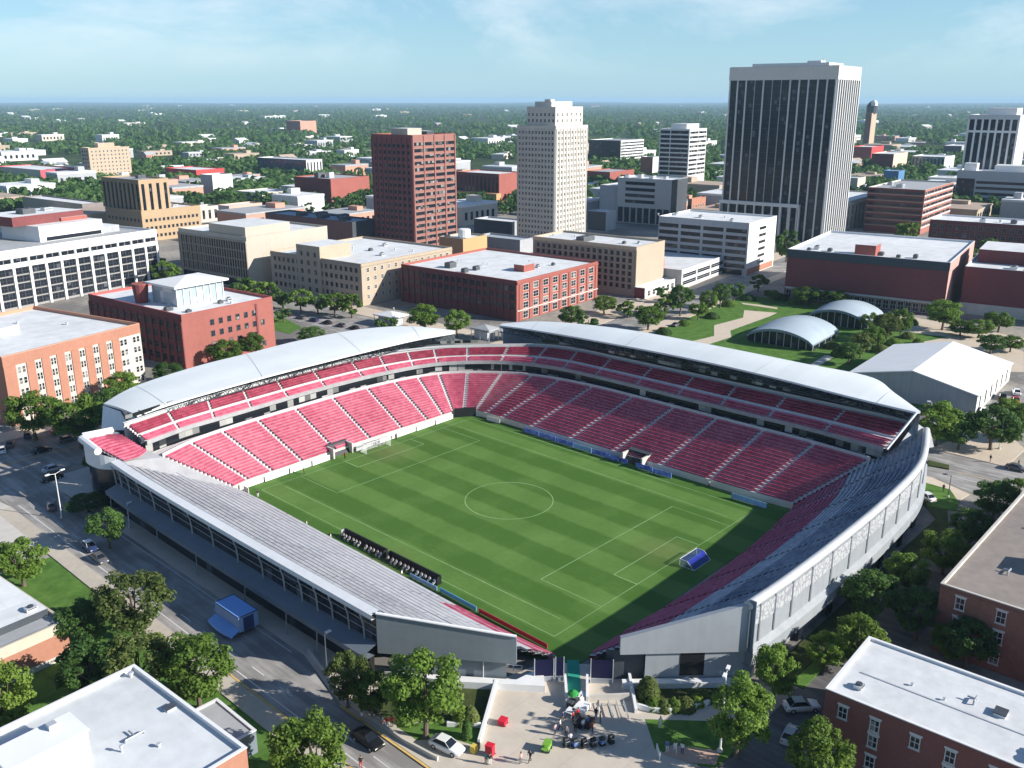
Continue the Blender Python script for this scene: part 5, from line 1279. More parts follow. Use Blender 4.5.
# low walls and steps at the gate
def wallthing(name, pts, h, t, mt, lab, cat='wall', z0=0.0, h1=None):
    m = MB(); n = len(pts); A = []; 
    for i, p in enumerate(pts):
        a = Vector(pts[max(i-1, 0)]); b = Vector(pts[min(i+1, n-1)]); d = Vector((b.x-a.x, b.y-a.y)).normalized(); nn = Vector((-d.y, d.x))*t/2
        hh = h if h1 is None else h+(h1-h)*i/(n-1)
        A.append([(p[0]+nn.x,p[1]+nn.y,z0),(p[0]+nn.x,p[1]+nn.y,z0+hh),(p[0]-nn.x,p[1]-nn.y,z0+hh),(p[0]-nn.x,p[1]-nn.y,z0)])
    m.grid(A); m.poly(A[0]); m.poly(list(reversed(A[-1])))
    return tag(m.build(name, [mt]), lab, cat)
wallthing('retaining_wall', pxp([(496,687),(488,714),(479,744)]), 1.3, .4, WHITE, 'white wall stepping down the left side of the gate plaza', h1=.7)
wallthing('retaining_wall', pxp([(629,680),(636,714)]), 1.3, .4, WHITE, 'white wall along the right side of the gate plaza', h1=.8)
wallthing('planter_wall', pxp([(637,709),(652,713),(670,714),(690,711),(709,705)]), .9, .35, WHITE, 'curved white planter wall in front of the clipped hedges')
wallthing('street_wall', uvp([(-28.6,58),(-32.2,72),(-32.2,84),(-31.5,90)]), .7, .3, CONC, 'low concrete wall curving along the pavement by the big tree')
wallthing('planter_wall', pxp([(447,727),(481,728)]), .8, .35, WHITE, 'straight white planter wall at the back of the front lawn')
raised('terrace', [tuple(p)[:2] for p in (at(447,681,1.2), at(545,686,1.2), W(-8.5,87.5), W(-13.4,86.8), W(-25,71.5))], 1.2, WHITE)
# railing on the terrace
a, b_ = at(470,668,1.2), at(522,672,1.2)
m = MB()
for zz in (.55, 1.05): m.tube(a+Vector((0,0,zz)), b_+Vector((0,0,zz)), .05, n=5)
for i in range(7):
    p = lerp(a, b_, i/6); m.tube(p, p+Vector((0,0,1.05)), .05, n=5)
tag(m.build('railing', [PLATE]), 'pale metal railing on the white terrace under the end wall', 'railing')
# gate: navy screens, green runner
def screen(p0, p1, h, lab):
    a = at(*p0, .12); b = at(*p1, .12); d = b-a; ang = math.atan2(d.y, d.x)
    r = empty('gate_screen', a, ang, lab, 'screen', 'navy screens at the gate'); L_ = d.length
    m = MB(); m.box(.12, -.06, .9, L_-.12, .06, h); m.build('navy_panel', [mat('navy_fabric', (.005, .005, .04), .6, .1)], r)
    for x in (0, L_-.12):
        m = MB(); m.box(x, -.1, 0, x+.12, .1, h+.2); m.build('post', [PLATE], r)
    m = MB(); m.box(.12, -.08, .78, L_-.12, .08, .9); m.build('bottom_rail', [PLATE], r)
    m = MB(); m.quad((.12, 0, 0), (L_-.12, 0, 0), (L_-.12, 0, .78), (.12, 0, .78)); m.build('mesh_skirt', [STEEL], r)
screen((534,682), (554,681), 3.6, 'wide navy fabric screen left of the green runner')
screen((555,681), (564,681), 3.8, 'narrow navy fabric screen beside the white ramp wall')
screen((590,683), (613,684), 3.8, 'wide navy fabric screen right of the green runner')
m = MB(); P = [at(567,660,.2), at(579,660,.2), at(581,693,.2), at(568,693,.2)]
m.poly([(p.x, p.y, .2) for p in P]); m.prism([(p.x, p.y) for p in P], .12, .196); tag(m.build('entrance_runner', [mat('green_carpet', (.02, .28, .19), .9, .15, 1)]), 'bright green carpet runner leading through the gate', 'carpet')
wallthing('ramp_wall', pxp([(565,683),(567,707)]), 1.4, .35, WHITE, 'white ramp wall left of the green runner', h1=.9)
wallthing('ramp_wall', pxp([(587,683),(587,704)]), 1.6, .35, WHITE, 'white ramp wall right of the green runner', h1=1.2)
wallthing('ticket_wall', pxp([(588,702),(604,701),(629,700)]), 1.1, .3, CONC, 'pale low wall behind the ticket counter')
for i, (x, lab) in enumerate(((608, 'left'), (616, 'middle'), (623, 'right'))):
    a = at(x, 706, .12); b_ = at(x+5, 722, .12); m = MB(); m.tube(a, a+Vector((0,0,1)), .05, n=5); m.tube(b_, b_+Vector((0,0,1)), .05, n=5); m.tube(a+Vector((0,0,1)), b_+Vector((0,0,1)), .05, n=5); m.tube(a+Vector((0,0,.55)), b_+Vector((0,0,.55)), .04, n=5)
    tag(m.build('queue_rail', [PLATE]), lab + 'most of three metal queue rails on the gate plaza' if lab != 'middle' else 'middle of three metal queue rails on the gate plaza', 'railing', 'queue rails')
# ================================================================ TREES
LEAFA = leaf_mat('leaf_mid_green', (.060, .118, .017), (.180, .290, .046))
LEAFB = leaf_mat('leaf_dark_green', (.038, .088, .020), (.110, .205, .045))
LEAFC = leaf_mat('leaf_yellow_green', (.070, .130, .018), (.205, .305, .050))
LEAFO = leaf_mat('leaf_olive_green', (.075, .110, .026), (.190, .235, .066))
FARL = leaf_mat('leaf_far_green', (.034, .086, .024), (.105, .200, .052))
BARK = mat('tree_bark', (.13, .10, .075), .95, .2, 2)

def crown_mb(n, seed, leaf, nc=64, flat=1.0, cone=0.0, gaps=.18):
    """leaf clumps spread through an uneven crown; nominal tree 10 m high and 9 m wide"""
    r = random.Random(seed); m = MB(); cl = []
    for i in range(nc):
        while True:
            p = Vector((r.uniform(-1, 1), r.uniform(-1, 1), r.uniform(-1, 1)))
            if .15 < p.length < 1: break
        p = p.normalized() * (p.length ** .45)
        sq = 1 - cone * max(0, (p.z + 1) / 2)
        c = Vector((p.x * 3.6 * sq, p.y * 3.6 * sq, 5.7 + p.z * 3.3 * flat))
        cl.append((c, r.uniform(.6, 1.35) * (1.0 if r.random() > gaps else .5)))
    tot = sum(q ** 2 for _, q in cl)
    for c, q in cl:
        k = int(n * q * q / tot)
        for _ in range(k):
            d = Vector((r.gauss(0, 1), r.gauss(0, 1), r.gauss(.25, 1))).normalized()
            pos = c + Vector((d.x, d.y, d.z * .8)) * q * (r.random() ** .33)
            nrm = (d + Vector((r.gauss(0, .55), r.gauss(0, .55), r.gauss(.3, .55)))).normalized()
            t = nrm.cross(Vector((r.gauss(0, 1), r.gauss(0, 1), r.gauss(0, 1)))).normalized(); b = nrm.cross(t)
            s = leaf * r.uniform(.6, 1.35); t *= s * .62; b *= s * .5
            m.quad(pos - t, pos - b * .8 + t * .1, pos + t, pos + b * .8 - t * .1)
    return m, cl

def trunk_mb(cl, seed):
    r = random.Random(seed); m = MB(); base = Vector((0, 0, -.05)); fork = Vector((r.uniform(-.2, .2), r.uniform(-.2, .2), 3.2))
    m.tube(base, Vector((0, 0, .5)), .42, .28, 8, cap=False); m.tube(Vector((0, 0, .5)), fork, .28, .22, 8, cap=False)
    m.tube(fork, fork + Vector((.1, .1, 3.2)), .22, .08, 6, cap=False)
    for c, q in cl[:11]:
        mid = lerp(fork, c, .5) + Vector((0, 0, -.4)); m.tube(fork, mid, .12, .08, 5, cap=False); m.tube(mid, c, .08, .03, 4, cap=False)
    return m
PROTO = {}
for key, lm_, n, seed, leaf, kw in (('mid', LEAFA, 6800, 1, .36, {}), ('mid2', LEAFA, 6800, 5, .36, dict(flat=.9, nc=56)), ('dark', LEAFB, 6400, 2, .36, {}), ('yellow', LEAFC, 6800, 3, .36, dict(nc=70)),
                                    ('olive', LEAFO, 6400, 4, .35, dict(nc=72, gaps=.15)), ('cone', LEAFA, 5000, 6, .36, dict(cone=.6, flat=1.15)),
                                    ('street', LEAFA, 1700, 7, .72, dict(nc=26)), ('streetdark', LEAFB, 1700, 8, .72, dict(nc=24)), ('streetyellow', LEAFC, 1700, 10, .72, dict(nc=26))):
    cb, cl = crown_mb(n, seed, leaf, **kw)
    PROTO[key] = (cb.mesh('crown', [lm_]), trunk_mb(cl, seed + 40).mesh('trunk', [BARK]))
def tree(px, py, h, w, kind, label, group=None, pos=None, rz=None):
    p = pos if pos is not None else at(px, py, 0)
    r = empty('tree', p, random.uniform(0, 6.28) if rz is None else rz, label, 'tree', group)
    cm, tm = PROTO[kind]; k = 1.08; s = (k * w / 8.2, k * w / 8.2, k * h / 9.2)
    inst('trunk', tm, r, sc=s); inst('crown', cm, r, sc=s)
    return r
LT = [
 (137,640,10.5,10.5,'olive','big yellowish olive tree on the left pavement opposite the long street stand'),
 (86,648,7,7,'dark','dark round tree between the olive tree and the low orange shop'),
 (96,700,8.5,9,'dark','dark spreading tree at the corner of the low orange shop'),
 (142,698,9,9,'olive','grey green tree just above the corner of the wide white roof'),
 (200,708,10,9.5,'mid','tall mid green tree right of the wide white roof corner'),
 (8,742,10.5,8,'yellow','bright green tree cut by the left edge below the orange shop'),
 (24,586,8,8.5,'mid2','bushy tree at the left edge above the white shop roof'),
 (312,792,9.5,9.0,'yellow','bright yellow green tree at the bottom edge beside the left street'),
 (348,708,8.0,5.6,'olive','slim olive tree left of the biggest tree at the stadium corner'),
 (372,718,6.5,5.0,'mid','small bright tree between the slim olive tree and the biggest tree'),
 (426,738,11.5,9.8,'mid','biggest tree, in front of the grey end wall of the street stand'),
 (736,757,10.3,7.6,'mid','broad tree right of the tall white lamp post'),
 (773,702,8.2,6.3,'mid2','tree against the corner of the pale panelled wall'),
 (856,668,7.5,7.5,'yellow','light green tree beside the alley below the panelled wall'),
 (824,668,5.0,6.0,'mid2','low tree at the foot of the panelled wall'),
 (868,622,8,8.5,'dark','dark tree halfway along the panelled wall'),
 (905,596,7,7,'mid','green tree by the curved end of the panelled wall'),
 (915,640,8,8,'dark','dark tree in the shade by the brown block corner'),
 (942,574,7.5,8,'yellow','lighter green tree near the curved stadium corner'),
 (968,552,7.5,8,'dark','dark tree under the edge of the gravel roof'),
 (992,520,7.5,8,'dark','dark tree beside the park road above the gravel roof'),
 (1016,512,6.5,7,'mid','tree at the right edge beside the park road'),
 (965,668,7,7,'dark','dark leafy tree against the brown brick block'),
 (944,664,6,5,'mid2','small tree in the gap between the two brown brick blocks'),
 (816,794,8.6,7.6,'yellow','bright yellow green tree at the bottom edge before the dark red house'),
 (936,446,10,10.5,'mid','dense tree just beyond the right tip of the long white roof'),
 (958,450,7,8,'dark','dark tree in the car park left of the pair at the right edge'),
 (990,450,9.5,12,'dark','wide dark tree by the car park at the right edge'),
 (1018,440,8,9,'mid','green tree cut by the right edge above the park road'),
 (1008,428,7,9,'mid2','bright tree behind the wide dark tree at the right edge'),
 (110,548,7,6.5,'dark','dark tree in shade beside the long street stand'),
 (88,512,3.2,8,'dark','low dark clump on the paved island at the left street corner'),
 (98,474,4.5,5,'dark','dark bush beside the red wedge of seats'),
 (36,440,11,12,'mid','big round tree in front of the orange apartment block'),
 (82,448,12.5,12.5,'mid2','large tree at the right foot of the orange apartment block'),
 (112,430,10,9,'dark','dark tree behind the red corner seats'),
 (126,405,8.5,10,'mid','tree between the orange apartment block and the arched roof'),
 (168,384,6,8,'dark','dark tree squeezed between the two left brick blocks'),
 (226,366,7.5,10,'mid','tree in front of the sunlit dark red office wall'),
 (252,358,7.5,9,'mid2','second tree in front of the dark red office, further right'),
 (213,360,5,6,'dark','low dark tree left of the pair by the dark red office'),
 (312,344,5.5,9.5,'dark','wide dark tree on the lawn strip behind the arched roof'),
 (268,306,9,10,'street','leftmost tree in the street row below the beige hotel block'),
 (283,309,8.5,9,'streetdark','second tree in the street row below the beige hotel block'),
 (301,312,8.5,9.5,'street','third tree in the street row below the beige hotel block'),
 (318,314,8,9,'streetdark','fourth tree in the street row below the beige hotel block'),
 (335,316,8.5,9.5,'street','fifth tree in the street row below the beige hotel block'),
 (352,318,8.5,9.5,'street','rightmost tree in the street row below the beige hotel block'),
 (425,333,9.5,11.5,'mid','left one of two round trees before the red brick warehouse'),
 (457,337,9,9.0,'mid2','right one of two round trees before the red brick warehouse'),
 (556,352,3.5,8,'dark','low shrubs seen under the left tip of the long white roof'),
 (571,328,7.5,9,'mid','tree at the sunlit corner of the red brick warehouse'),
 (604,314,6.5,9.5,'yellow','bright tree between the warehouse and the tan slab block'),
 (648,330,8,11,'mid','round tree on the boulevard before the white framed shops'),
 (680,316,11,9.5,'dark','tallest dark tree on the boulevard'),
 (698,320,6.5,7,'mid2','short tree right of the tallest dark boulevard tree'),
 (708,314,8.5,7,'mid','middle tree of the cluster at the boulevard corner'),
 (720,308,9,7.5,'dark','dark right hand tree of the cluster at the boulevard corner'),
 (786,262,16,12,'streetdark','dark tree at the foot of the tallest glass tower'),
 (772,300,4,7,'mid2','low bushes on the corner left of the maroon hall'),
 (806,305,7,11,'mid','left tree before the glazed base of the maroon hall'),
 (834,308,7,11,'mid2','second tree before the glazed base of the maroon hall'),
 (942,330,10,12,'mid','big tree at the right corner of the maroon hall'),
 (960,336,5,9,'yellow','low light green tree beside the second hall'),
 (978,338,6,9,'mid','shrubby tree between two trees before the second hall'),
 (998,332,7,10,'mid2','tree before the pale base of the second hall'),
 (848,364,6.5,8,'dark','nearest dark tree in the row between pavilion and white shed'),
 (860,358,8,7,'olive','slender olive tree in the row between pavilion and white shed'),
 (872,350,7.5,8,'mid','middle tree in the row between pavilion and white shed'),
 (886,342,9.5,9,'olive','tall olive tree in the row between pavilion and white shed'),
 (900,338,9.5,7,'mid','last tree in the row between pavilion and white shed'),
 (868,330,6,7,'mid2','tree behind the rear pavilion'),
 (990,354,6,9,'dark','dark tree on the drive behind the white shed'),
 (1010,352,5,8,'mid','tree at the right edge behind the white shed'),
 (166,288,11,12,'street','tree between white office and large beige block'),
 (156,276,9,10,'streetdark','darker tree just behind the white office corner'),
 (588,333,6.5,8,'streetdark','dark tree at the end of the warehouse on the boulevard'),
 (628,318,6,8,'street','tree before the white framed shop row'),
 (664,318,7,8,'street','tree on the boulevard under the tan slab end wall'),
 (734,300,7.5,8,'streetdark','dark tree on the corner before the tall parking garage'),
 (758,292,7,8,'street','tree on the corner opposite the maroon hall'),
 (284,322,5,6,'streetdark','small dark tree on the lawn strip behind the dark red office'),
 (386,336,7,8,'streetdark','dark tree beside the white peaked canopy shelter'),
 (244,300,9,11,'streetdark','dark tree at the corner of the large beige office'),
 (256,302,8,9,'street','tree right of the dark one at the corner of the large beige office'),
 (905,252,15,13,'streetyellow','bright tree in front of the striped brown office'),
 (985,262,11,14,'street','tree before the long low maroon block'),
 (962,266,9,12,'streetdark','darker tree left of another before the long low maroon block'),
 (668,302,6,10,'streetdark','dark tree in the recess beside the low parking deck'),
]
for t in LT: tree(*t)

def clip_bush(px, py, w, h, lm_, label, seed, pos=None):
    r = random.Random(seed); m = MB()
    for _ in range(int(420*max(1, w*h/4))):
        d = Vector((r.gauss(0,1), r.gauss(0,1), abs(r.gauss(0,1)))).normalized(); p = Vector((d.x*w/2, d.y*w/2, d.z*h))*(.82+.2*r.random())
        nr = (d+Vector((r.gauss(0,.4),)*3)).normalized(); t = nr.cross(Vector((r.gauss(0,1),r.gauss(0,1),r.gauss(0,1)))).normalized(); b = nr.cross(t); s = r.uniform(.14,.3); m.quad(p-t*s, p-b*s*.7, p+t*s, p+b*s*.7)
    p = pos if pos is not None else at(px, py, .1); o = empty('shrub', p, 0, label, 'shrub'); m.build('foliage', [lm_], o)
    t = MB()
    for i in range(5): t.tube((0, 0, 0), (r.uniform(-.3,.3)*w, r.uniform(-.3,.3)*w, h*.7), .06, .02, 5)
    t.build('stem', [BARK], o)
clip_bush(648, 696, 3.4, 3.0, LEAFO, 'round clipped shrub at the left end of the hedge bed', 1)
for i, (x, y, w, lab) in enumerate(((654,708,2.6,'first'),(664,710,2.4,'second'),(674,709,2.6,'third'),(685,708,3.2,'fourth'),(697,704,2.4,'fifth'),(706,700,2.6,'sixth'))):
    clip_bush(x, y, w, 1.5, [LEAFC, LEAFO][i % 2], '%s low shrub from the left in the hedge bed behind the curved wall' % lab, 10+i)
clip_bush(461, 722, 2.6, 2.6, LEAFC, 'yellow green shrub in the bed before the white terrace', 30)
clip_bush(471, 723, 2.4, 2.6, LEAFO, 'olive shrub beside the yellow green one before the terrace', 31)
clip_bush(467, 738, 1.4, 3.0, LEAFB, 'narrow dark shrub standing on the front lawn', 32)
clip_bush(555, 349, 6, 2.5, LEAFO, 'brownish shrubs on the terrace behind the far corner', 33, pos=at(545,352,0))

for i, (x, y, w, h, k) in enumerate(((795,303,6,2.2,0),(818,308,7,2.4,1),(850,312,8,2.6,0),(868,316,7,2.4,1),(888,320,7,2.2,0),(910,324,6,2.4,1),(782,300,6,2.6,1))):
    clip_bush(x, y, w, h, [LEAFA, LEAFB][k], '%s shrub from the left along the glazed base of the maroon hall' % ['second','third','fourth','fifth','sixth','seventh','first'][i], 50+i, pos=at(x, y, 0))
for i, (x, y, w, h, k) in enumerate(((640,345,6,2,0),(664,334,6,2.4,1),(684,325,5,2,0),(712,318,6,2.2,1),(728,306,6,2.6,0),(748,300,7,2.4,1),(590,346,5,2.2,1))):
    clip_bush(x, y, w, h, [LEAFA, LEAFB][k], '%s shrub from the left in the planted strip of the boulevard' % ['second','third','fourth','fifth','sixth','seventh','first'][i], 70+i, pos=at(x, y, 0))
for i, (x, y, w, h, k) in enumerate(((838,356,5,2.4,0),(832,348,6,2,1),(880,352,6,2.6,1),(894,345,6,2.4,0),(908,338,5,2.2,1),(918,344,4,2,0))):
    clip_bush(x, y, w, h, [LEAFA, LEAFO][k], '%s low shrub from the left between the pavilions and the white shed' % ['second','first','third','fourth','fifth','sixth'][i], 90+i, pos=at(x, y, 0))
# ---- far country: single trees near enough to tell apart, then the woods as one mass
def footfree(x, y, pad):
    p = Vector((x, y, 0))
    for (o, b, a, db, da) in FOOT:
        e = p-o; s = e.dot(b); t = e.dot(a)
        if -pad < s < db+pad and -pad < t < da+pad: return False
    return True
rng = random.Random(21)
HOUSES = []
wallc = [('white', WHITEW, WHITE_ROOF), ('cream', CREAM, WHITE_ROOF), ('brick', mat('salmon_brick', (.50, .27, .20)), GREY_ROOF), ('grey', GREYC, WHITE_ROOF), ('tan', TANB, mat('tan_roof', (.42, .33, .26), .8, .15))]
hm = []
for k, (nm, wm, rm) in enumerate(wallc):
    m = MB(); m.box(-15, -9, -1, 15, 9, 6, 0, mt=1); m.box(-15.2, -9.2, 5.6, 15.2, 9.2, 6.3, 1); m.box(4, -4, 6.3, 9, 2, 8.2, 0)
    for i in range(6): m.box(-13+4.6*i, -9.1, 1.6, -11+4.6*i, -9.0, 4, 2)
    hm.append(m.mesh('far_block_'+nm, [wm, rm, WIND]))
    m = MB(); m.box(-9, -6, -1, 9, 6, 5, 0); m.quad((-9.6,-6.6,4.8),(9.6,-6.6,4.8),(9.6,0,8.6),(-9.6,0,8.6),1); m.quad((9.6,6.6,4.8),(-9.6,6.6,4.8),(-9.6,0,8.6),(9.6,0,8.6),1); m.poly([(-9,-6,5),(-9,6,5),(-9,0,8.4)],0); m.poly([(9,6,5),(9,-6,5),(9,0,8.4)],0)
    for i in range(4): m.box(-7+4.4*i, -6.1, 1.4, -5.4+4.4*i, -6.0, 3.4, 2)
    hm.append(m.mesh('far_house_'+nm, [wm, rm, WIND]))
nh = 0
while nh < 150:
    px = rng.uniform(-20, 1044); py = 106+86*rng.random()**1.5
    p = at(px, py, 0); d = (p-CAM).length
    if not footfree(p.x, p.y, 22) or d < 560: continue
    if any((p-h[0]).length < 30 for h in HOUSES): continue
    k = rng.choice([0, 0, 0, 1, 2, 3, 4, 5, 6, 7, 8, 9, 0, 1, 2]); s = rng.uniform(.7, 1.35)*(1+d/5200)
    flat = k % 2 == 0; nm = wallc[k//2][0]
    o = inst('low_building' if flat else 'house', hm[k], None, p, R(rng.choice([6, 6, 96, 20, -15])), (s*(1.3 if flat else .9), s, .8+.25*s))
    tag(o, '%s %s among the trees of the far suburbs' % ('flat roofed '+nm+' walled block' if flat else 'gabled '+nm+' walled house', 'building' if flat else ''), 'building' if flat else 'house', ('flat %s blocks in the suburbs' if flat else 'gabled %s houses in the suburbs') % nm)
    o['label'] = ' '.join(o['label'].split()); HOUSES.append((p, 17*s)); nh += 1
nb_ = 0; tries = 0
big = [('white', 0), ('cream', 2), ('brick', 4), ('grey', 6), ('tan', 8), ('white', 0), ('grey', 6)]
while nb_ < 90 and tries < 6000:
    tries += 1
    px = rng.uniform(-20, 1044); py = 138+92*rng.random()
    p = at(px, py, 0); d = (p-CAM).length
    if d < 470 or not footfree(p.x, p.y, 20) or (-150 < p.x < 300 and -220 < p.y < 215): continue
    if any((p-h[0]).length < h[1]+24 for h in HOUSES): continue
    nm, k = rng.choice(big); s = rng.uniform(.9, 1.7)
    o = inst('commercial_building', hm[k], None, p, R(6+rng.choice([0, 0, 90])), (s, s*rng.uniform(.9, 1.5), rng.uniform(1.1, 2.3)))
    tag(o, 'flat roofed %s walled commercial block between the downtown towers and the suburbs' % nm, 'building', 'flat %s commercial blocks behind downtown' % nm); HOUSES.append((p, 22*s)); FOOT.append((p-Vector((15*s, 12*s, 0)), Vector((1,0,0)), Vector((0,1,0)), 30*s, 24*s)); nb_ += 1
FP = [crown_mb(150, 60+i, 1.9, nc=12)[0] for i in range(4)]
fmesh = []
for i, c in enumerate(FP):
    c.m = [0]*len(c.f); n0 = len(c.v); c.tube((0,0,0),(0,0,5),.4,.2,5,1); fmesh.append(c.mesh('far_tree', [FARL, BARK]))
pts = []
while len(pts) < 12500:
    px = rng.uniform(-90, 1114); t = rng.random(); py = 103.2 + 112*t**1.9
    p = at(px, py, 0)
    x, y = p.x, p.y; d = (p-CAM).length
    if d < 430 or d > 14000: continue
    if -150 < x < 300 and -220 < y < 200: continue
    if d < 1500 and not footfree(x, y, 5): continue
    if d < 750 and rng.random() < .45: continue
    # clearings
    if math.sin(x*.0061+1.2*math.sin(y*.0043))*math.sin(y*.0052+1.7) > .55 and d > 700: continue
    if d < 4000 and any(abs(p.x-h[0].x) < h[1] and abs(p.y-h[0].y) < h[1] for h in HOUSES): continue
    pts.append((d, p))
pts.sort(key=lambda t: t[0])
for i, (d, p) in enumerate(pts[:290]):
    s = rng.uniform(.8, 1.35)
    o = inst('tree', fmesh[i % 4], None, p, rng.uniform(0, 6), (s*1.25, s*1.25, s))
    tag(o, 'leafy green tree standing among the downtown and suburban roofs', 'tree', 'trees among the far roofs')
m = MB(); V = m.v; F_ = m.f
for (d, p) in pts[290:]:
    far = d/1500; w = rng.uniform(5, 8.5)*(1+.28*max(0, far-1)); h = rng.uniform(7, 13)
    n = 26 if d < 1800 else 16 if d < 3500 else 10
    q = (w*1.0 if d < 1800 else w*1.25)*.36
    for _ in range(n):
        a = Vector((rng.gauss(0,1), rng.gauss(0,1), rng.gauss(.3,1))).normalized()
        c = p + Vector((a.x*w*.72, a.y*w*.72, h*.52+a.z*h*.42))
        nr = (a+Vector((rng.gauss(0,.4), rng.gauss(0,.4), rng.gauss(.2,.4)))).normalized(); t = nr.cross(Vector((rng.gauss(0,1), rng.gauss(0,1), .3))).normalized(); b = nr.cross(t)
        s = q*rng.uniform(.7,1.3); t = t*s; b = b*s*.8; k = len(V)
        V += [tuple(c-t), tuple(c-b), tuple(c+t), tuple(c+b)]; F_.append((k,k+1,k+2,k+3)); m.m.append(0)
tag(m.build('woods', [FARL]), 'green wooded suburbs stretching to the horizon', 'woods', kind='stuff')
# ================================================================ VEHICLES
PAINT = {}
def paint(n, col):
    if n not in PAINT: PAINT[n] = mat('car_paint_'+n, col, .28, .05, 1, metal=.1, spec=.5)
    return PAINT[n]
LAMPM = mat('lamp_glass', (.75, .75, .72), .2, .05); TAILM = mat('tail_lamp_red', (.35, .02, .02), .3, .05)
def car_parts():
    m = MB(); st = [(-2.2,.35,.78,.74),(-2.12,.30,.92,.82),(-1.5,.25,.97,.88),(0,.22,.96,.90),(.95,.22,.93,.90),(1.7,.25,.82,.86),(2.1,.30,.68,.78),(2.22,.36,.58,.66)]
    rows = [[(x,-w,zl),(x,-w*1.02,(zl+zt)/2),(x,-w*.96,zt-.06),(x,-w*.80,zt),(x,w*.80,zt),(x,w*.96,zt-.06),(x,w*1.02,(zl+zt)/2),(x,w,zl)] for x,zl,zt,w in st]
    m.grid([list(reversed(r)) for r in rows], close=True); m.poly(rows[0]); m.poly(list(reversed(rows[-1])))
    body = m
    c = MB(); B = [(-1.75,-.78,.93),(.95,-.78,.93),(.95,.78,.93),(-1.75,.78,.93)]; T = [(-1.15,-.60,1.42),(.20,-.60,1.42),(.20,.60,1.42),(-1.15,.60,1.42)]
    for i in range(4): c.quad(B[i], B[(i+1)%4], T[(i+1)%4], T[i])
    rf = MB(); rf.box(-1.17,-.62,1.415,.22,.62,1.47)
    for i in range(4): rf.tube(B[i], T[i], .045, n=4)
    wh = MB(); wh.tube((0,-.11,0),(0,.11,0),.33,n=14); wh.tube((0,-.125,0),(0,.125,0),.19,n=8,m=1)
    hl = MB(); hl.box(-.04,-.16,-.07,.05,.16,.07); tl = MB(); tl.box(-.04,-.16,-.08,.04,.16,.08)
    return body.mesh('car_body', [WHITE], True), c.mesh('car_glass', [WIND]), rf.mesh('car_roof', [WHITE]), wh.mesh('car_wheel', [TYRE, PLATE]), hl.mesh('headlight', [LAMPM]), tl.mesh('tail_light', [TAILM])
CB, CG, CR, CW, CH, CT = car_parts()
_cv = {}
def cmesh(me, mt):
    k = (me.name, mt.name)
    if k not in _cv: c = me.copy(); c.materials[0] = mt; _cv[k] = c
    return _cv[k]
def car(pos, ang, body, label, roofc=None, sc=1.0, group=None):
    r = empty('parked_car', pos, ang, label, 'car', group); r.scale = (sc, sc, sc)
    inst('body', cmesh(CB, paint(*body)), r); inst('windows', CG, r); inst('roof', cmesh(CR, paint(*(roofc or body))), r)
    for x in (-1.35, 1.4):
        for y in (-.80, .80): inst('wheel', CW, r, (x, y, .33))
    for y in (-.56, .56): inst('headlight', CH, r, (2.14, y, .60)); inst('tail_light', CT, r, (-2.17, y, .78))
    return r
BK, WH, SV, RD, DB, GY = ('black', (.012,.012,.014)), ('white', (.78,.78,.77)), ('silver', (.42,.43,.45)), ('red', (.40,.03,.03)), ('navy', (.03,.05,.13)), ('grey', (.12,.12,.13))
V_ = -math.pi/2      # along the left street, towards the camera side
car(at(368,743,.01), V_+.03, BK, 'black sedan driving down the sunlit left street', sc=1.12)
car(at(447,749,.13), V_+.18, WH, 'white car with dark hood area parked on the front pavement', sc=1.08)
car(at(90,549,.01), V_, DB, 'dark car with a white roof in the shaded left street', WH, 1.05)
car(at(54,471,.01), .02, SV, 'silver blue car on the shaded cross street', ('pale', (.6,.66,.75)), 1.1)
car(at(52,480,.01), math.pi, BK, 'black car just behind the silver blue car on the cross street', sc=1.05)
car(at(100,561,.01), V_, GY, 'grey car at the kerb behind the dark car with the white roof')
car(at(52,508,.13), 1.2, GY, 'grey car parked by the paved island near the white lamp post')
car(at(801,709,.02), V_-.75+1.6, WH, 'white car parked in the shaded alley beside the dark red house', ('tealroof', (.16,.26,.28)), 1.12)
car(at(790,738,.02), .2, SV, 'silver car in the alley nearer the yellow green tree', sc=1.0)
for i, (x, y, a, c_, lab) in enumerate(((42,452,.1,BK,'black car at the corner by the orange apartment block'),(28,437,1.2,DB,'navy car first in the row below the orange apartment block'),(10,446,1.2,GY,'grey car at the left edge below the orange apartment block'),
        (60,432,.1,RD,'dark red car under the big round tree'),(74,430,.1,BK,'black car under the large tree by the apartment block'),(2,452,1.3,WH,'white car cut by the left edge below the apartment block'),(68,441,.0,GY,'grey car in the shaded kerb lane by the red corner seats'))):
    car(at(x,y,.12 if y < 450 else .01), a, c_, lab)
for i, x in enumerate((287, 301, 314, 327, 341, 354)):
    car(at(x, 316+.22*(x-287)*.9, .01), R(97), [BK, GY, DB, BK, GY, BK][i], '%s dark car from the left parked below the street trees of the beige hotel' % ORD[i], group='cars parked below the beige hotel')
for i, (x, y, c_, w_) in enumerate(((599,345,WH,'white'),(612,338,BK,'black'),(627,336,SV,'silver'),(662,331,RD,'red'),(676,326,GY,'grey'),(702,312,BK,'black'),(735,296,DB,'navy'))):
    car(at(x, y, .02), R(7), c_, '%s car %s on the boulevard behind the long white roof' % (w_, ['nearest the warehouse corner','','','','','near the corner tree cluster',''][i]) if w_ == 'black' else '%s car on the boulevard behind the long white roof' % w_)
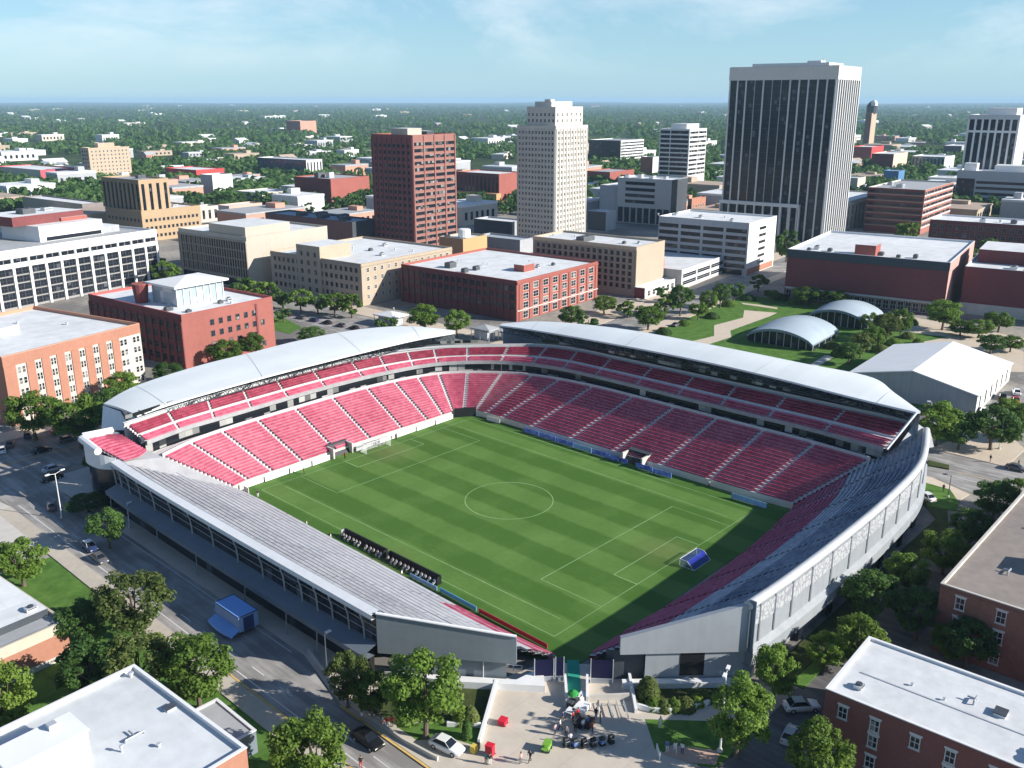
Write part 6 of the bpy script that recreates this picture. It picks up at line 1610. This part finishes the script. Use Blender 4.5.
for i, (x, y, c_, lab) in enumerate(((944,412,WH,'white car first in the row before the white shed'),(968,419,SV,'silver car second in the row before the white shed'),(983,413,WH,'white car under the wide dark tree'),(1002,398,BK,'black car beside the white shed entrance'),(1016,394,WH,'white van like car by the shed at the right edge'),(1015,402,RD,'red car at the right edge of the car park'),(1008,408,GY,'grey car at the right edge behind the trees'))):
    car(at(x, y, .02), R(20), c_, lab, sc=1.15)
car(at(925,499,.13), R(60), WH, 'white car with dark glass parked by the curved stadium corner', sc=1.1)
car(at(1016,470,.01), R(-90), GY, 'dark grey car on the park road at the right edge')

# blue box truck
c4 = [at(212,603,3.5), at(242,620,3.5), at(258,609,3.5), at(232,593,3.5)]
ce = sum(c4, Vector())/4; ln = ((c4[1]-c4[0]).length+(c4[2]-c4[3]).length)/2; wd_ = ((c4[3]-c4[0]).length+(c4[2]-c4[1]).length)/2
t = empty('box_truck', (ce.x, ce.y, .01), math.pi/2, 'blue box truck with a lowered side flap in the shaded left street', 'truck')
BLUE = mat('blue_truck_panel', (.20, .40, .80), .45, .06); BLUED = mat('blue_truck_side', (.26, .38, .60), .5, .08)
ln = max(5.0, min(ln, 7.0)); wd_ = max(2.6, min(wd_, 3.4))
m = MB(); m.box(-ln/2, -wd_/2, .9, ln/2, wd_/2, 3.5, 1, mt=0); m.build('cargo_box', [BLUE, BLUED], t)
m = MB()
for (x0, y0, x1, y1) in ((-ln/2-.04,-wd_/2-.04,ln/2+.04,-wd_/2+.08),(-ln/2-.04,wd_/2-.08,ln/2+.04,wd_/2+.04),(-ln/2-.04,-wd_/2+.08,-ln/2+.08,wd_/2-.08),(ln/2-.08,-wd_/2+.08,ln/2+.04,wd_/2-.08)): m.box(x0,y0,3.44,x1,y1,3.56)
m.build('roof_rail', [mat('navy_trim', (.03,.05,.14), .5, .1)], t)
m = MB(); m.box(ln/2+.1, -1.05, .5, ln/2+1.9, 1.05, 1.5); m.box(ln/2+.1, -1.0, 1.5, ln/2+1.5, 1.0, 2.4); m.build('cab', [BLUED], t)
m = MB(); m.quad((ln/2+1.9,-.95,1.5),(ln/2+1.9,.95,1.5),(ln/2+1.52,.9,2.3),(ln/2+1.52,-.9,2.3)); m.build('windscreen', [WIND], t)
m = MB(); m.box(-ln/2, -.5, .55, ln/2+.2, .5, .9); m.build('chassis', [BLACK], t)
for x in (-ln/2+1.1, ln/2+1.0):
    for y in (-1.0, 1.0): inst('wheel', CW, t, (x, y, .48), 0, (1.45, 1.6, 1.45))
m = MB(); rows = []
for i in range(9):
    x = -ln/2-.2+(ln+.3)*i/8; e = .35*math.sin(math.pi*i/8)
    rows.append([(x, wd_/2+.05, 1.5+e*.3), (x, wd_/2+1.3+e, .9+e*.4), (x, wd_/2+1.5+e, .75)])
m.grid(rows); m.grid([[(p[0], p[1], p[2]-.12) for p in reversed(r)] for r in rows]); m.build('side_flap', [BLUE], t)
m = MB(); m.box(-ln/2-.08, -.9, 1.0, -ln/2, .9, 3.2); m.build('rear_door', [mat('navy_trim', (.03,.05,.14))], t)

# ================================================================ PEOPLE
SKIN = mat('skin', (.36, .22, .15), .6, .05); HAIR = mat('dark_hair', (.03, .02, .015), .7, .1)
def body(name, J, E_, rad, root):
    me = bpy.data.meshes.new(name); me.from_pydata(J, E_, []); o = bpy.data.objects.new(name, me); COL.objects.link(o)
    sk = o.modifiers.new('skin', 'SKIN'); sk.use_smooth_shade = True; sub = o.modifiers.new('sub', 'SUBSURF'); sub.levels = 1
    for i, r in enumerate(rad): me.skin_vertices[0].data[i].radius = (r if isinstance(r, tuple) else (r, r))
    for i in range(len(J)): me.skin_vertices[0].data[i].use_root = (i == root)
    dg = bpy.context.evaluated_depsgraph_get(); dg.update()
    res = bpy.data.meshes.new_from_object(o.evaluated_get(dg)); res.name = name
    bpy.data.objects.remove(o); return res
def stand_pose(stride=0.0, arm=0.0):
    s = stride
    J = [(0,0,.95),(0,0,1.18),(0,0,1.42),(0,0,1.53),(.02,0,1.66),(.01,0,1.74),
         (0,.10,.90),(s*.5+.03,.11,.50),(s,.11,.09),(s+.17,.12,.04),(0,-.10,.90),(-s*.4+.05,-.11,.50),(-s,-.11,.09),(-s+.17,-.12,.04),
         (0,.19,1.40),(-s*.3,.25,1.14),(-s*.3+.06+arm,.26,.90),(-s*.3+.10+arm,.26,.80),(0,-.19,1.40),(s*.3,-.25,1.14),(s*.3+.06+arm,-.26,.92),(s*.3+.10+arm,-.26,.82)]
    E_ = [(0,1),(1,2),(2,3),(3,4),(4,5),(0,6),(6,7),(7,8),(8,9),(0,10),(10,11),(11,12),(12,13),(2,14),(14,15),(15,16),(16,17),(2,18),(18,19),(19,20),(20,21)]
    rad = [(.13,.16),(.12,.15),(.13,.17),.055,.10,.08,.095,.065,.045,.035,.095,.065,.045,.035,.06,.048,.036,.04,.06,.048,.036,.04]
    return J, E_, rad
def sit_pose():
    J = [(0,0,.52),(-.03,0,.76),(-.04,0,1.0),(-.02,0,1.11),(.02,0,1.23),(.01,0,1.31),(.05,.10,.50),(.45,.13,.50),(.46,.13,.10),(.62,.14,.05),(.05,-.10,.50),(.45,-.13,.50),(.46,-.13,.10),(.62,-.14,.05),
         (-.03,.19,.98),(.04,.25,.74),(.26,.20,.62),(.35,.17,.60),(-.03,-.19,.98),(.04,-.25,.74),(.26,-.20,.62),(.35,-.17,.60)]
    s = stand_pose(); return J, s[1], s[2]
PM = {'stand': (body('person_standing', *stand_pose(.03), 0), .93, 1.0), 'walk': (body('person_walking', *stand_pose(.26, .04), 0), .93, 1.0), 'sit': (body('person_seated', *sit_pose(), 0), .50, .6)}
_pv = {}
def person(pos, ang, pose, top, bottom, label, group=None, hat=False, sc=1.0):
    k = (pose, top.name, bottom.name)
    if k not in _pv:
        src, waist, _ = PM[pose]; me = src.copy(); me.materials.clear()
        for mt in (SKIN, top, bottom, HAIR): me.materials.append(mt)
        hz = max(v.co.z for v in me.vertices)
        for p in me.polygons:
            c = p.center
            if c.z > hz-.10 or (c.z > hz-.20 and c.x < -.01): i = 3
            elif c.z > hz-.30: i = 0
            elif pose == 'sit': i = 1 if (c.x < .10 and c.z > .53) or (abs(c.y) > .19 and c.z > .68) else (0 if (c.z > .56 and c.x > .12) else (3 if c.z < .07 else 2))
            else: i = 3 if c.z < .07 else (0 if (abs(c.y) > .2 and c.z < 1.12) else (1 if c.z > waist else 2))
            p.material_index = i
        _pv[k] = me
    o = inst('person', _pv[k], None, pos, ang, (sc, sc, sc)); return tag(o, label, 'person', group)
cl = {n: mat('cloth_'+n, c, .85, .12, 4) for n, c in dict(white=(.74,.74,.73), black=(.02,.02,.022), red=(.5,.03,.04), navy=(.03,.04,.12), blue=(.10,.18,.42), grey=(.22,.22,.23), khaki=(.36,.30,.20), pink=(.6,.35,.35), yellow=(.6,.45,.08), denim=(.08,.11,.20), teal=(.05,.25,.25)).items()}
# bench players
for seg_i, (v0, v1) in enumerate(((30.6, 43.2), (44.0, 57.6))):
    L_ = v1-v0; r = empty('team_bench', W(-1.6, (v0+v1)/2, .06), math.pi/2*3, '%s black team bench of two along the near touchline' % ('farther' if seg_i == 0 else 'nearer'), 'bench', None)
    m = MB(); m.box(-L_/2, .55, .0, L_/2, .7, 1.5); m.box(-L_/2, .5, 1.5, L_/2, .74, 1.58); m.build('back_panel', [BLACK], r)
    m = MB(); m.box(-L_/2, -.2, .38, L_/2, .35, .46); m.build('seat', [DKSTEEL], r)
    for x in (-L_/2, L_/2-.08):
        m = MB(); m.box(x, -.3, 0, x+.08, .7, 1.5); m.build('side_panel', [PLATE if seg_i == 0 and x < 0 else BLACK], r)
    n = 12
    for i in range(n):
        x = -L_/2+.6+(L_-1.2)*i/(n-1)+random.uniform(-.15,.15)
        if i == 6 and seg_i == 0: continue
        p = r.location + Vector((math.cos(-math.pi/2)*x - math.sin(-math.pi/2)*.0, math.sin(-math.pi/2)*x, 0)) + Vector((-.35, 0, -.02))
        person((p.x, p.y, .06), math.pi, 'sit', cl['white'], cl['white'] if i % 3 else cl['black'], 'person in a white shirt seated on the black team bench by the touchline', 'players seated on the team benches')
for i, (x, y, tp, bt, ps, lab) in enumerate(((331,541,'white','white','stand','person all in white standing left of the team benches'),(258,497,'black','white','stand','person in black top by the white board at the pitch corner'),(307,528,'white','grey','stand','person in white and grey by the near touchline'),
        (402,578,'white','black','stand','person in white shirt standing beside the benches'),(288,521,'pink','white','walk','person in pink walking along the near touchline'),(709,487,'white','black','walk','person in white by the far board at the right pitch corner'),(620,463,'navy','navy','stand','person in navy at the shaded tunnel mouth'),
        (345,459,'red','black','stand','person in red at the sunlit tunnel mouth'),(304,474,'black','black','stand','person in black by the white boards left of the tunnel'),(379,446,'black','grey','stand','person in black by the white boards right of the tunnel'),(396,440,'black','black','walk','person in black walking before the white boards'))):
    p = at(x, y, .06); person(p, random.uniform(0, 6), ps, cl[tp], cl[bt], lab)
# gate crowd
crowd = [(555,735,'pink','denim','person in pink at the left end of the queue'),(560,730,'white','black','person in white behind the one in pink'),(566,737,'grey','black','person in grey beside the queue of carts'),(573,722,'red','black','person in red before the white table'),(578,719,'red','navy','second person in red, right of another'),
 (583,730,'white','denim','person in white between the carts and the table'),(575,733,'black','black','person in black among the white shirts'),(588,727,'blue','black','person in blue near the dark boxes'),(596,719,'black','grey','person in black right of the dark boxes'),(600,723,'black','black','second person in black right of the dark boxes'),
 (570,744,'white','navy','person in white at the left of the carts'),(563,722,'navy','khaki','person in navy by the ramp wall'),(592,733,'red','denim','person in red behind the carts'),(581,706,'white','black','person in white at the foot of the green runner'),(598,712,'white','white','person all in white by the queue rails'),
 (521,764,'pink','grey','person in pink walking at the bottom edge'),(530,762,'black','black','person in black walking at the bottom edge'),(486,764,'teal','black','person in teal by the red bin at the bottom'),(490,765,'black','white','person in black and white by the red bin'),
 (383,726,'white','red','person in white near the street wall'),(387,728,'red','white','person in red and white near the street wall'),(392,727,'red','black','person in red right of the pair near the street wall'),(378,716,'blue','navy','person in blue walking up the street pavement'),
 (344,694,'grey','black','person in grey on the shaded street pavement'),(362,722,'white','khaki','person in white by the kerb'),(361,768,'black','red','person in black at the bottom edge by the left street'),(660,728,'white','white','white statue like person standing on the side lawn'),
 (667,752,'blue','white','person in blue left of two on the brick patch'),(675,753,'white','white','person in white, middle of three on the brick patch'),(682,754,'white','navy','person in white and navy, right of three on the brick patch'),
 (943,492,'black','black','person in black on the footpath by the traffic island'),(990,462,'black','grey','person in black crossing at the park road'),(1018,467,'black','navy','person in black at the right edge crossing')]
for i, (x, y, tp, bt, lab) in enumerate(crowd):
    person(at(x, y, .13), random.uniform(0, 6.28), ['stand', 'walk', 'stand'][i % 3], cl[tp], cl[bt], lab, sc=1.08)

# ================================================================ STREET FURNITURE AND PLAZA THINGS
def lamp(px, py, h, arm, label, heads=1, r0=.11, col=None, rz=0.0):
    o = empty('street_lamp', at(px, py, .1), rz, label, 'street lamp'); mt = col or WHITE
    m = MB(); m.tube((0,0,0),(0,0,h),r0,r0*.6,8); m.build('pole', [mt], o)
    m = MB(); m.lathe([(r0*3,0),(r0*3,.12),(r0*1.6,.5)],n=8); m.build('base', [CONC], o)
    for k in range(heads):
        a = math.pi*k; e = Vector((math.cos(a)*arm, math.sin(a)*arm, h+.25))
        m = MB(); m.tube((0,0,h-.1), e, .05, n=5); m.build('arm', [mt], o)
        m = MB(); m.cbox((e.x, e.y, e.z-.08), .9, .42, .2, a); m.build('lamp_head', [mt], o)
    return o
lamp(720,751,11.6,.9,'tallest white lamp post beside the broad tree at the gate', 2, .15, rz=.3)
lamp(62,518,9.6,1.6,'white double headed lamp post on the left street corner', 2, .13, rz=.2)
lamp(327,668,5.6,.6,'thin white lamp post by the street stand near the slim olive tree')
lamp(999,449,7.5,.8,'white lamp post on the verge at the right edge')
lamp(927,437,9.0,.7,'pale lamp post beyond the tip of the long white roof', rz=2.2)
lamp(948,497,5.0,1.4,'dark lamp post with a long arm on the traffic island', 1, .10, DKSTEEL, rz=2.4)
lamp(130,528,5.0,.5,'thin lamp post in shade by the glazed street stand')
lamp(395,331,8.0,1,'pale lamp post in front of the white canopy shelter', rz=1)
def thing(name, label, cat, px, py, z=.13, rz=0.0, group=None): return empty(name, at(px, py, z), rz, label, cat, group)
RB = mat('red_plastic', (.62, .02, .045), .5, .08)
for (x, y, w, h, lab) in ((503,724,1.3,.7,'low red plastic crate on the plaza below the ramp'), (490,755,1.0,1.5,'tall red bin at the left end of the plaza')):
    o = thing('bin', lab, 'bin', x, y, rz=.3)
    m = MB(); m.prism([(-w/2*.85,-.5),(w/2*.85,-.5),(w/2*.85,.5),(-w/2*.85,.5)], .08, h); m.build('body', [RB], o)
    m = MB(); m.box(-w/2*.92,-.55,h,w/2*.92,.55,h+.1); m.build('lid', [RB], o)
    for sx in (-.4, .4):
        m = MB(); m.tube((sx,-.55,.1),(sx,-.45,.1),.1,n=8); m.build('wheel', [TYRE], o)
LIME = mat('lime_green_paint', (.17, .38, .04), .6, .15)
o = thing('food_cart', 'lime green food cart with folding sides on the plaza', 'cart', 547, 750, rz=.35); o.scale = (.75, .75, .75)
m = MB(); m.box(-.9,-.55,.45,.9,.55,1.15); m.build('body', [LIME], o); m = MB(); m.box(-.95,-.6,1.55,.95,.6,1.63); m.build('canopy', [LIME], o)
for (x, y) in ((-.85,-.5),(.85,-.5),(.85,.5),(-.85,.5)):
    m = MB(); m.tube((x,y,1.15),(x,y,1.56),.04,n=5); m.build('post', [WHITE], o)
for (x, y) in ((-.6,-.6),(.6,-.6),(.6,.6),(-.6,.6)):
    m = MB(); m.tube((x,y-.05,.3),(x,y+.05,.3),.3,n=12); m.build('wheel', [TYRE], o)
m = MB(); m.box(-1.6,-.5,1.05,-.9,.5,1.12); m.build('side_tray', [LIME], o)
for i, (x, y) in enumerate(((566,746),(575,747),(584,747),(593,746),(602,745),(611,743))):
    o = thing('luggage_cart', '%s dark round hooded cart from the left in the row on the plaza' % ORD[i], 'cart', x, y, rz=1.2, group='dark hooded carts in a row'); o.scale = (.85, .85, .85)
    m = MB(); pr = [[(.40*math.cos(t), y_, 1.05+.50*math.sin(t)) for t in [math.pi*j/8-.2 for j in range(9)]] for y_ in (-.36,.36)]; m.grid(pr); m.poly(pr[0]); m.poly(list(reversed(pr[1]))); m.build('hood', [BLACK], o)
    m = MB(); m.box(-.38,-.34,.35,.38,.34,1.0); m.build('body', [[DKSTEEL, cl['blue'], BLACK][i % 3]], o)
    for sx in (-.25,.25):
        m = MB(); m.tube((sx,-.4,.24),(sx,.4,.24),.24,n=12); m.build('wheel', [TYRE], o)
    m = MB(); m.tube((-.4,-.3,1.0),(-.6,-.3,1.15),.03); m.tube((-.4,.3,1.0),(-.6,.3,1.15),.03); m.tube((-.6,-.3,1.15),(-.6,.3,1.15),.03); m.build('handle', [PLATE], o)
def table(px, py, w, d, h, mt, lab, rz=0.0):
    o = thing('folding_table', lab, 'table', px, py, rz=rz)
    m = MB(); m.box(-w/2,-d/2,h-.06,w/2,d/2,h); m.build('tabletop', [mt], o)
    m = MB(); m.box(-w/2-.01,-d/2-.01,h*.35,w/2+.01,-d/2,h-.06); m.build('cloth_skirt', [mt], o)
    for sx in (-1, 1):
        for sy in (-1, 1):
            m = MB(); m.tube((sx*(w/2-.1),sy*(d/2-.1),0),(sx*(w/2-.1),sy*(d/2-.1),h-.06),.03,n=5); m.build('leg', [PLATE], o)
table(581,712,2.6,1.6,.95,WHITE,'widest white covered table below the green runner',.2)
table(570,716,1.3,1.0,.95,WHITE,'small white table left of the widest one',.2)
table(582,700,1.5,1.0,.9,WHITE,'white table tucked beside the ramp wall',.2)
for i, (x, y, w, lab, mt) in enumerate(((580,726,1.7,'left dark equipment case of two on the plaza',BLACK),(589,726,2.1,'right dark equipment case with brown edge on the plaza',mat('dark_brown_case',(.05,.03,.02),.6,.1)),(571,706,1.5,'dark grey case by the white ramp wall',DKSTEEL))):
    o = thing('equipment_case', lab, 'case', x, y, rz=.2); m = MB(); o.scale = (.8, .7, .65); m.box(-w/2,-.6,.12,w/2,.6,1.3); m.build('body', [mt], o); m = MB(); m.box(-w/2-.03,-.63,1.3,w/2+.03,.63,1.38); m.build('lid', [mt], o)
    for sx in (-.5,.5):
        m = MB(); m.tube((sx,-.5,.07),(sx,.5,.07),.07,n=8); m.build('caster', [TYRE], o)
o = thing('umbrella', 'bright green parasol at the foot of the green runner', 'parasol', 573, 703)
m = MB(); m.lathe([(.85,1.5),(.6,1.8),(.08,2.05)], n=10); m.build('canopy', [mat('green_canvas',(.03,.26,.05),.8,.15)], o); m = MB(); m.tube((0,0,0),(0,0,2.0),.04); m.build('pole', [PLATE], o); m = MB(); m.lathe([(.4,0),(.4,.12)], n=10); m.build('base', [CONC], o)
for i, (x, y, lab) in enumerate(((474,752,'leftmost yellow and dark kiosk bin beside the white car'),)):
    o = thing('kiosk_bin', lab, 'bin', x, y, rz=.2); m = MB(); m.box(-.4,-.35,0,.4,.35,1.0); m.build('body', [cl['yellow']], o); m = MB(); m.box(.45,-.35,0,.95,.35,.9); m.build('dark_box', [BLACK], o)
o = thing('sign_board', 'small white sign board at the edge of the side lawn', 'sign', 658, 757, rz=.8); m = MB(); m.box(-1.0,-.06,.5,1.0,.06,1.3); m.build('panel', [WHITE], o); m = MB(); m.tube((-.7,0,0),(-.7,0,.5),.05); m.tube((.7,0,0),(.7,0,.5),.05); m.build('post', [STEEL], o)
sheet('brick_patch', pxp([(662,755),(672,746),(720,752),(716,766),(690,764)]), .17, mat('pinkish_paving', (.50,.34,.26), .9, .1, 1))
# boards round the pitch
BL = vary('blue_board', (.012,.03,.34), (.22,.32,.72), .5, .45, (.7,.7,.55)); BLP = mat('pale_blue_board', (.25,.42,.66), .4, .3, 2); WB = mat('white_board', (.72,.71,.69), .6, .08, 1.5)
def board(u0, v0, u1, v1, h, mt, lab, grp):
    a = W(u0, v0, .06); b = W(u1, v1, .06); d = b-a; o = empty('advertising_board', a, math.atan2(d.y, d.x), lab, 'board', grp); L_ = d.length
    m = MB(); m.box(.03,-.05,.12,L_-.03,.05,h); m.build('panel', [mt], o)
    m = MB(); m.box(.2,-.25,0,.3,.25,.12); m.box(L_-.3,-.25,0,L_-.2,.25,.12); m.build('foot', [DKSTEEL], o)
wn = [(-3.5,2.5),(2.7,9),(9.2,15),(15.2,20.2),(27.6,33.5),(33.7,40),(40.2,46.5),(46.7,53),(53.2,59.5)]
for i, (a, b_) in enumerate(wn): board(a, -3.0, b_, -3.2, 1.35, WB, '%s white board from the left below the sunlit stand' % ORD[i], 'white boards below the sunlit stand')
bn = [(4,8.6,WB),(17,22,BL),(22.2,27.5,BL),(27.7,33,BL),(33.2,38.6,BLP),(38.8,44,BL),(44.2,49,BL),(51.5,56,BL),(56.2,61,BL),(76,84,BLP)]
for i, (a, b_, mt) in enumerate(bn): board(64.8, a, 65.0, b_, 1.3, mt, '%s board from the far corner below the shaded stand' % ORD[i], 'boards below the shaded stand')
for (u0, v0, u1, v1, h, mt, lab) in ((-3.0,59.5,-3.2,68.5,.9,mat('sky_blue_board',(.12,.36,.62),.5,.08),'sky blue board beside the nearer team bench'),(-3.2,69,-3.4,84,.9,mat('red_board',(.45,.03,.06),.5,.1),'long red board at the near pitch corner'),(-3.2,52,-3.2,59,.9,BLP,'pale blue board behind the nearer team bench'),(-3.4,-1.5,-3.4,.5,1.6,WB,'short white board at the left pitch corner')):
    board(u0, v0, u1, v1, h, mt, lab, None)
# goals
def goal(v, s, netm, lab):
    o = empty('football_goal', W(35.6 if s < 0 else 32, v + (1.6 if s < 0 else 0), .06), 0, lab, 'goal'); w, h, d = (2.8, 1.3, 3.0*s) if s < 0 else (3.66, 2.44, 2.2)
    m = MB(); m.tube((-w,0,0),(-w,0,h),.05); m.tube((w,0,0),(w,0,h),.05); m.tube((-w,0,h),(w,0,h),.05)
    for x in (-w, w): m.tube((x,0,h),(x,d*.5,h),.04); m.tube((x,d*.5,h),(x,d,0),.04); m.tube((x,0,0),(x,d,0),.04)
    m.tube((-w,d,0),(w,d,0),.04); m.build('frame', [WHITE], o)
    m = MB(); n = 24
    for i in range(n+1):
        x = -w+2*w*i/n; m.tube((x,d*.5,h),(x,d,0),.035,n=3,cap=False); m.tube((x,0,h),(x,d*.5,h),.035,n=3,cap=False)
    for j in range(9): m.tube((-w,d*(.5+.5*j/8),h*(1-j/8)),(w,d*(.5+.5*j/8),h*(1-j/8)),.035,n=3,cap=False)
    for x in (-w, w):
        for j in range(6): m.tube((x,d*j/6*.9,.0),(x,d*.5*j/6,h),.035,n=3,cap=False)
    m.build('net', [netm], o)
goal(82.5, -1, mat('blue_net', (.02,.035,.50), .7, .1), 'football goal with a blue net in the shaded near end')
goal(0.0, 1, mat('white_net', (.7,.7,.7), .7, .1), 'football goal with a white net below the sunlit stand')
# ================================================================ LIGHT, SKY, HAZE, CAMERA
SUN_EL, SUN_AZ = R(25), R(-62)
to = Vector((math.cos(SUN_AZ)*math.cos(SUN_EL), math.sin(SUN_AZ)*math.cos(SUN_EL), math.sin(SUN_EL)))
ld = bpy.data.lights.new('sun', 'SUN'); ld.energy = 4.8; ld.angle = R(.5); ld.color = (1.0, .95, .87)
lo = bpy.data.objects.new('sun', ld); COL.objects.link(lo); lo.location = (0, 0, 300); lo.rotation_euler = (-to).to_track_quat('-Z', 'Y').to_euler()
w = bpy.data.worlds.new('World'); scene.world = w; w.use_nodes = True
nt = w.node_tree; N = nt.nodes; L = nt.links; bg = N['Background']
sky = N.new('ShaderNodeTexSky'); sky.sky_type = 'NISHITA'; sky.sun_disc = False; sky.sun_elevation = SUN_EL; sky.sun_rotation = math.atan2(to.x, to.y)
sky.altitude = 100; sky.air_density = 1.0; sky.dust_density = .2; sky.ozone_density = 4.0
tc = N.new('ShaderNodeTexCoord'); sp = N.new('ShaderNodeSeparateXYZ'); L.new(tc.outputs['Generated'], sp.inputs[0])
def mt_(op, a, b, clamp=False):
    t = N.new('ShaderNodeMath'); t.operation = op; t.use_clamp = clamp
    for i, x in enumerate((a, b)):
        if isinstance(x, (int, float)): t.inputs[i].default_value = x
        else: L.new(x, t.inputs[i])
    return t.outputs[0]
den = mt_('ADD', sp.outputs[2], .30)
cx = mt_('DIVIDE', sp.outputs[0], den); cy = mt_('DIVIDE', sp.outputs[1], den)
cv = N.new('ShaderNodeCombineXYZ'); L.new(cx, cv.inputs[0]); L.new(cy, cv.inputs[1])
n1 = N.new('ShaderNodeTexNoise'); n1.inputs['Scale'].default_value = 1.15; n1.inputs['Detail'].default_value = 9; n1.inputs['Roughness'].default_value = .62; n1.inputs['Distortion'].default_value = .5
L.new(cv.outputs[0], n1.inputs['Vector'])
rp = N.new('ShaderNodeValToRGB'); e = rp.color_ramp.elements; e[0].position = .46; e[0].color = (0, 0, 0, 1); e[1].position = .74; e[1].color = (.85, .85, .85, 1)
L.new(n1.outputs['Fac'], rp.inputs['Fac'])
fade = mt_('MULTIPLY', mt_('SUBTRACT', sp.outputs[2], .02), 22, True)
fac = mt_('MULTIPLY', mt_('MULTIPLY', rp.outputs['Color'], fade), mt_('SUBTRACT', 1.0, mt_('DIVIDE', sp.outputs[2], .5), True))
mx = N.new('ShaderNodeMix'); mx.data_type = 'RGBA'; L.new(fac, mx.inputs['Factor']); L.new(sky.outputs['Color'], mx.inputs['A']); mx.inputs['B'].default_value = (7.4, 7.9, 8.2, 1)
veil = N.new('ShaderNodeMix'); veil.data_type = 'RGBA'; L.new(mt_('MULTIPLY', mt_('SUBTRACT', 1.0, mt_('DIVIDE', sp.outputs[2], .22), True), .64), veil.inputs['Factor']); L.new(sky.outputs['Color'], veil.inputs['A']); veil.inputs['B'].default_value = (2.4, 5.0, 6.9, 1); L.new(veil.outputs['Result'], mx.inputs['A'])
L.new(mx.outputs['Result'], bg.inputs['Color']); bg.inputs['Strength'].default_value = .080

hz = bpy.data.materials.new('haze_air'); hz.use_nodes = True; nt = hz.node_tree; nt.nodes.remove(nt.nodes['Principled BSDF'])
pv = nt.nodes.new('ShaderNodeVolumePrincipled'); pv.inputs['Color'].default_value = (.50, .76, .98, 1); pv.inputs['Density'].default_value = .65e-4; pv.inputs['Anisotropy'].default_value = 0.0
nt.links.new(pv.outputs[0], nt.nodes['Material Output'].inputs['Volume'])
m = MB(); Rr = 28500
m.box(CAM.x-Rr, CAM.y-Rr, -1.6, CAM.x+Rr, CAM.y+Rr, 116); tag(m.build('haze', [hz]), kind='stuff')

cd = bpy.data.cameras.new('camera'); cd.sensor_width = 36; cd.lens = FPX/1024*36; cd.clip_start = .5; cd.clip_end = 60000
co = bpy.data.objects.new('camera', cd); COL.objects.link(co); co.location = CAM
co.rotation_euler = (math.pi/2-PITCH, 0, R(43-90)); scene.camera = co
scene.view_settings.view_transform = 'Standard'; scene.view_settings.look = 'None'; scene.view_settings.gamma = 1; scene.view_settings.exposure = .8
scene.cycles.volume_bounces = 0; scene.cycles.max_bounces = 5; scene.cycles.diffuse_bounces = 2; scene.cycles.glossy_bounces = 2; scene.cycles.transmission_bounces = 3
scene.cycles.use_denoising = True
try: scene.cycles.denoiser = 'OPENIMAGEDENOISE'
except Exception: pass
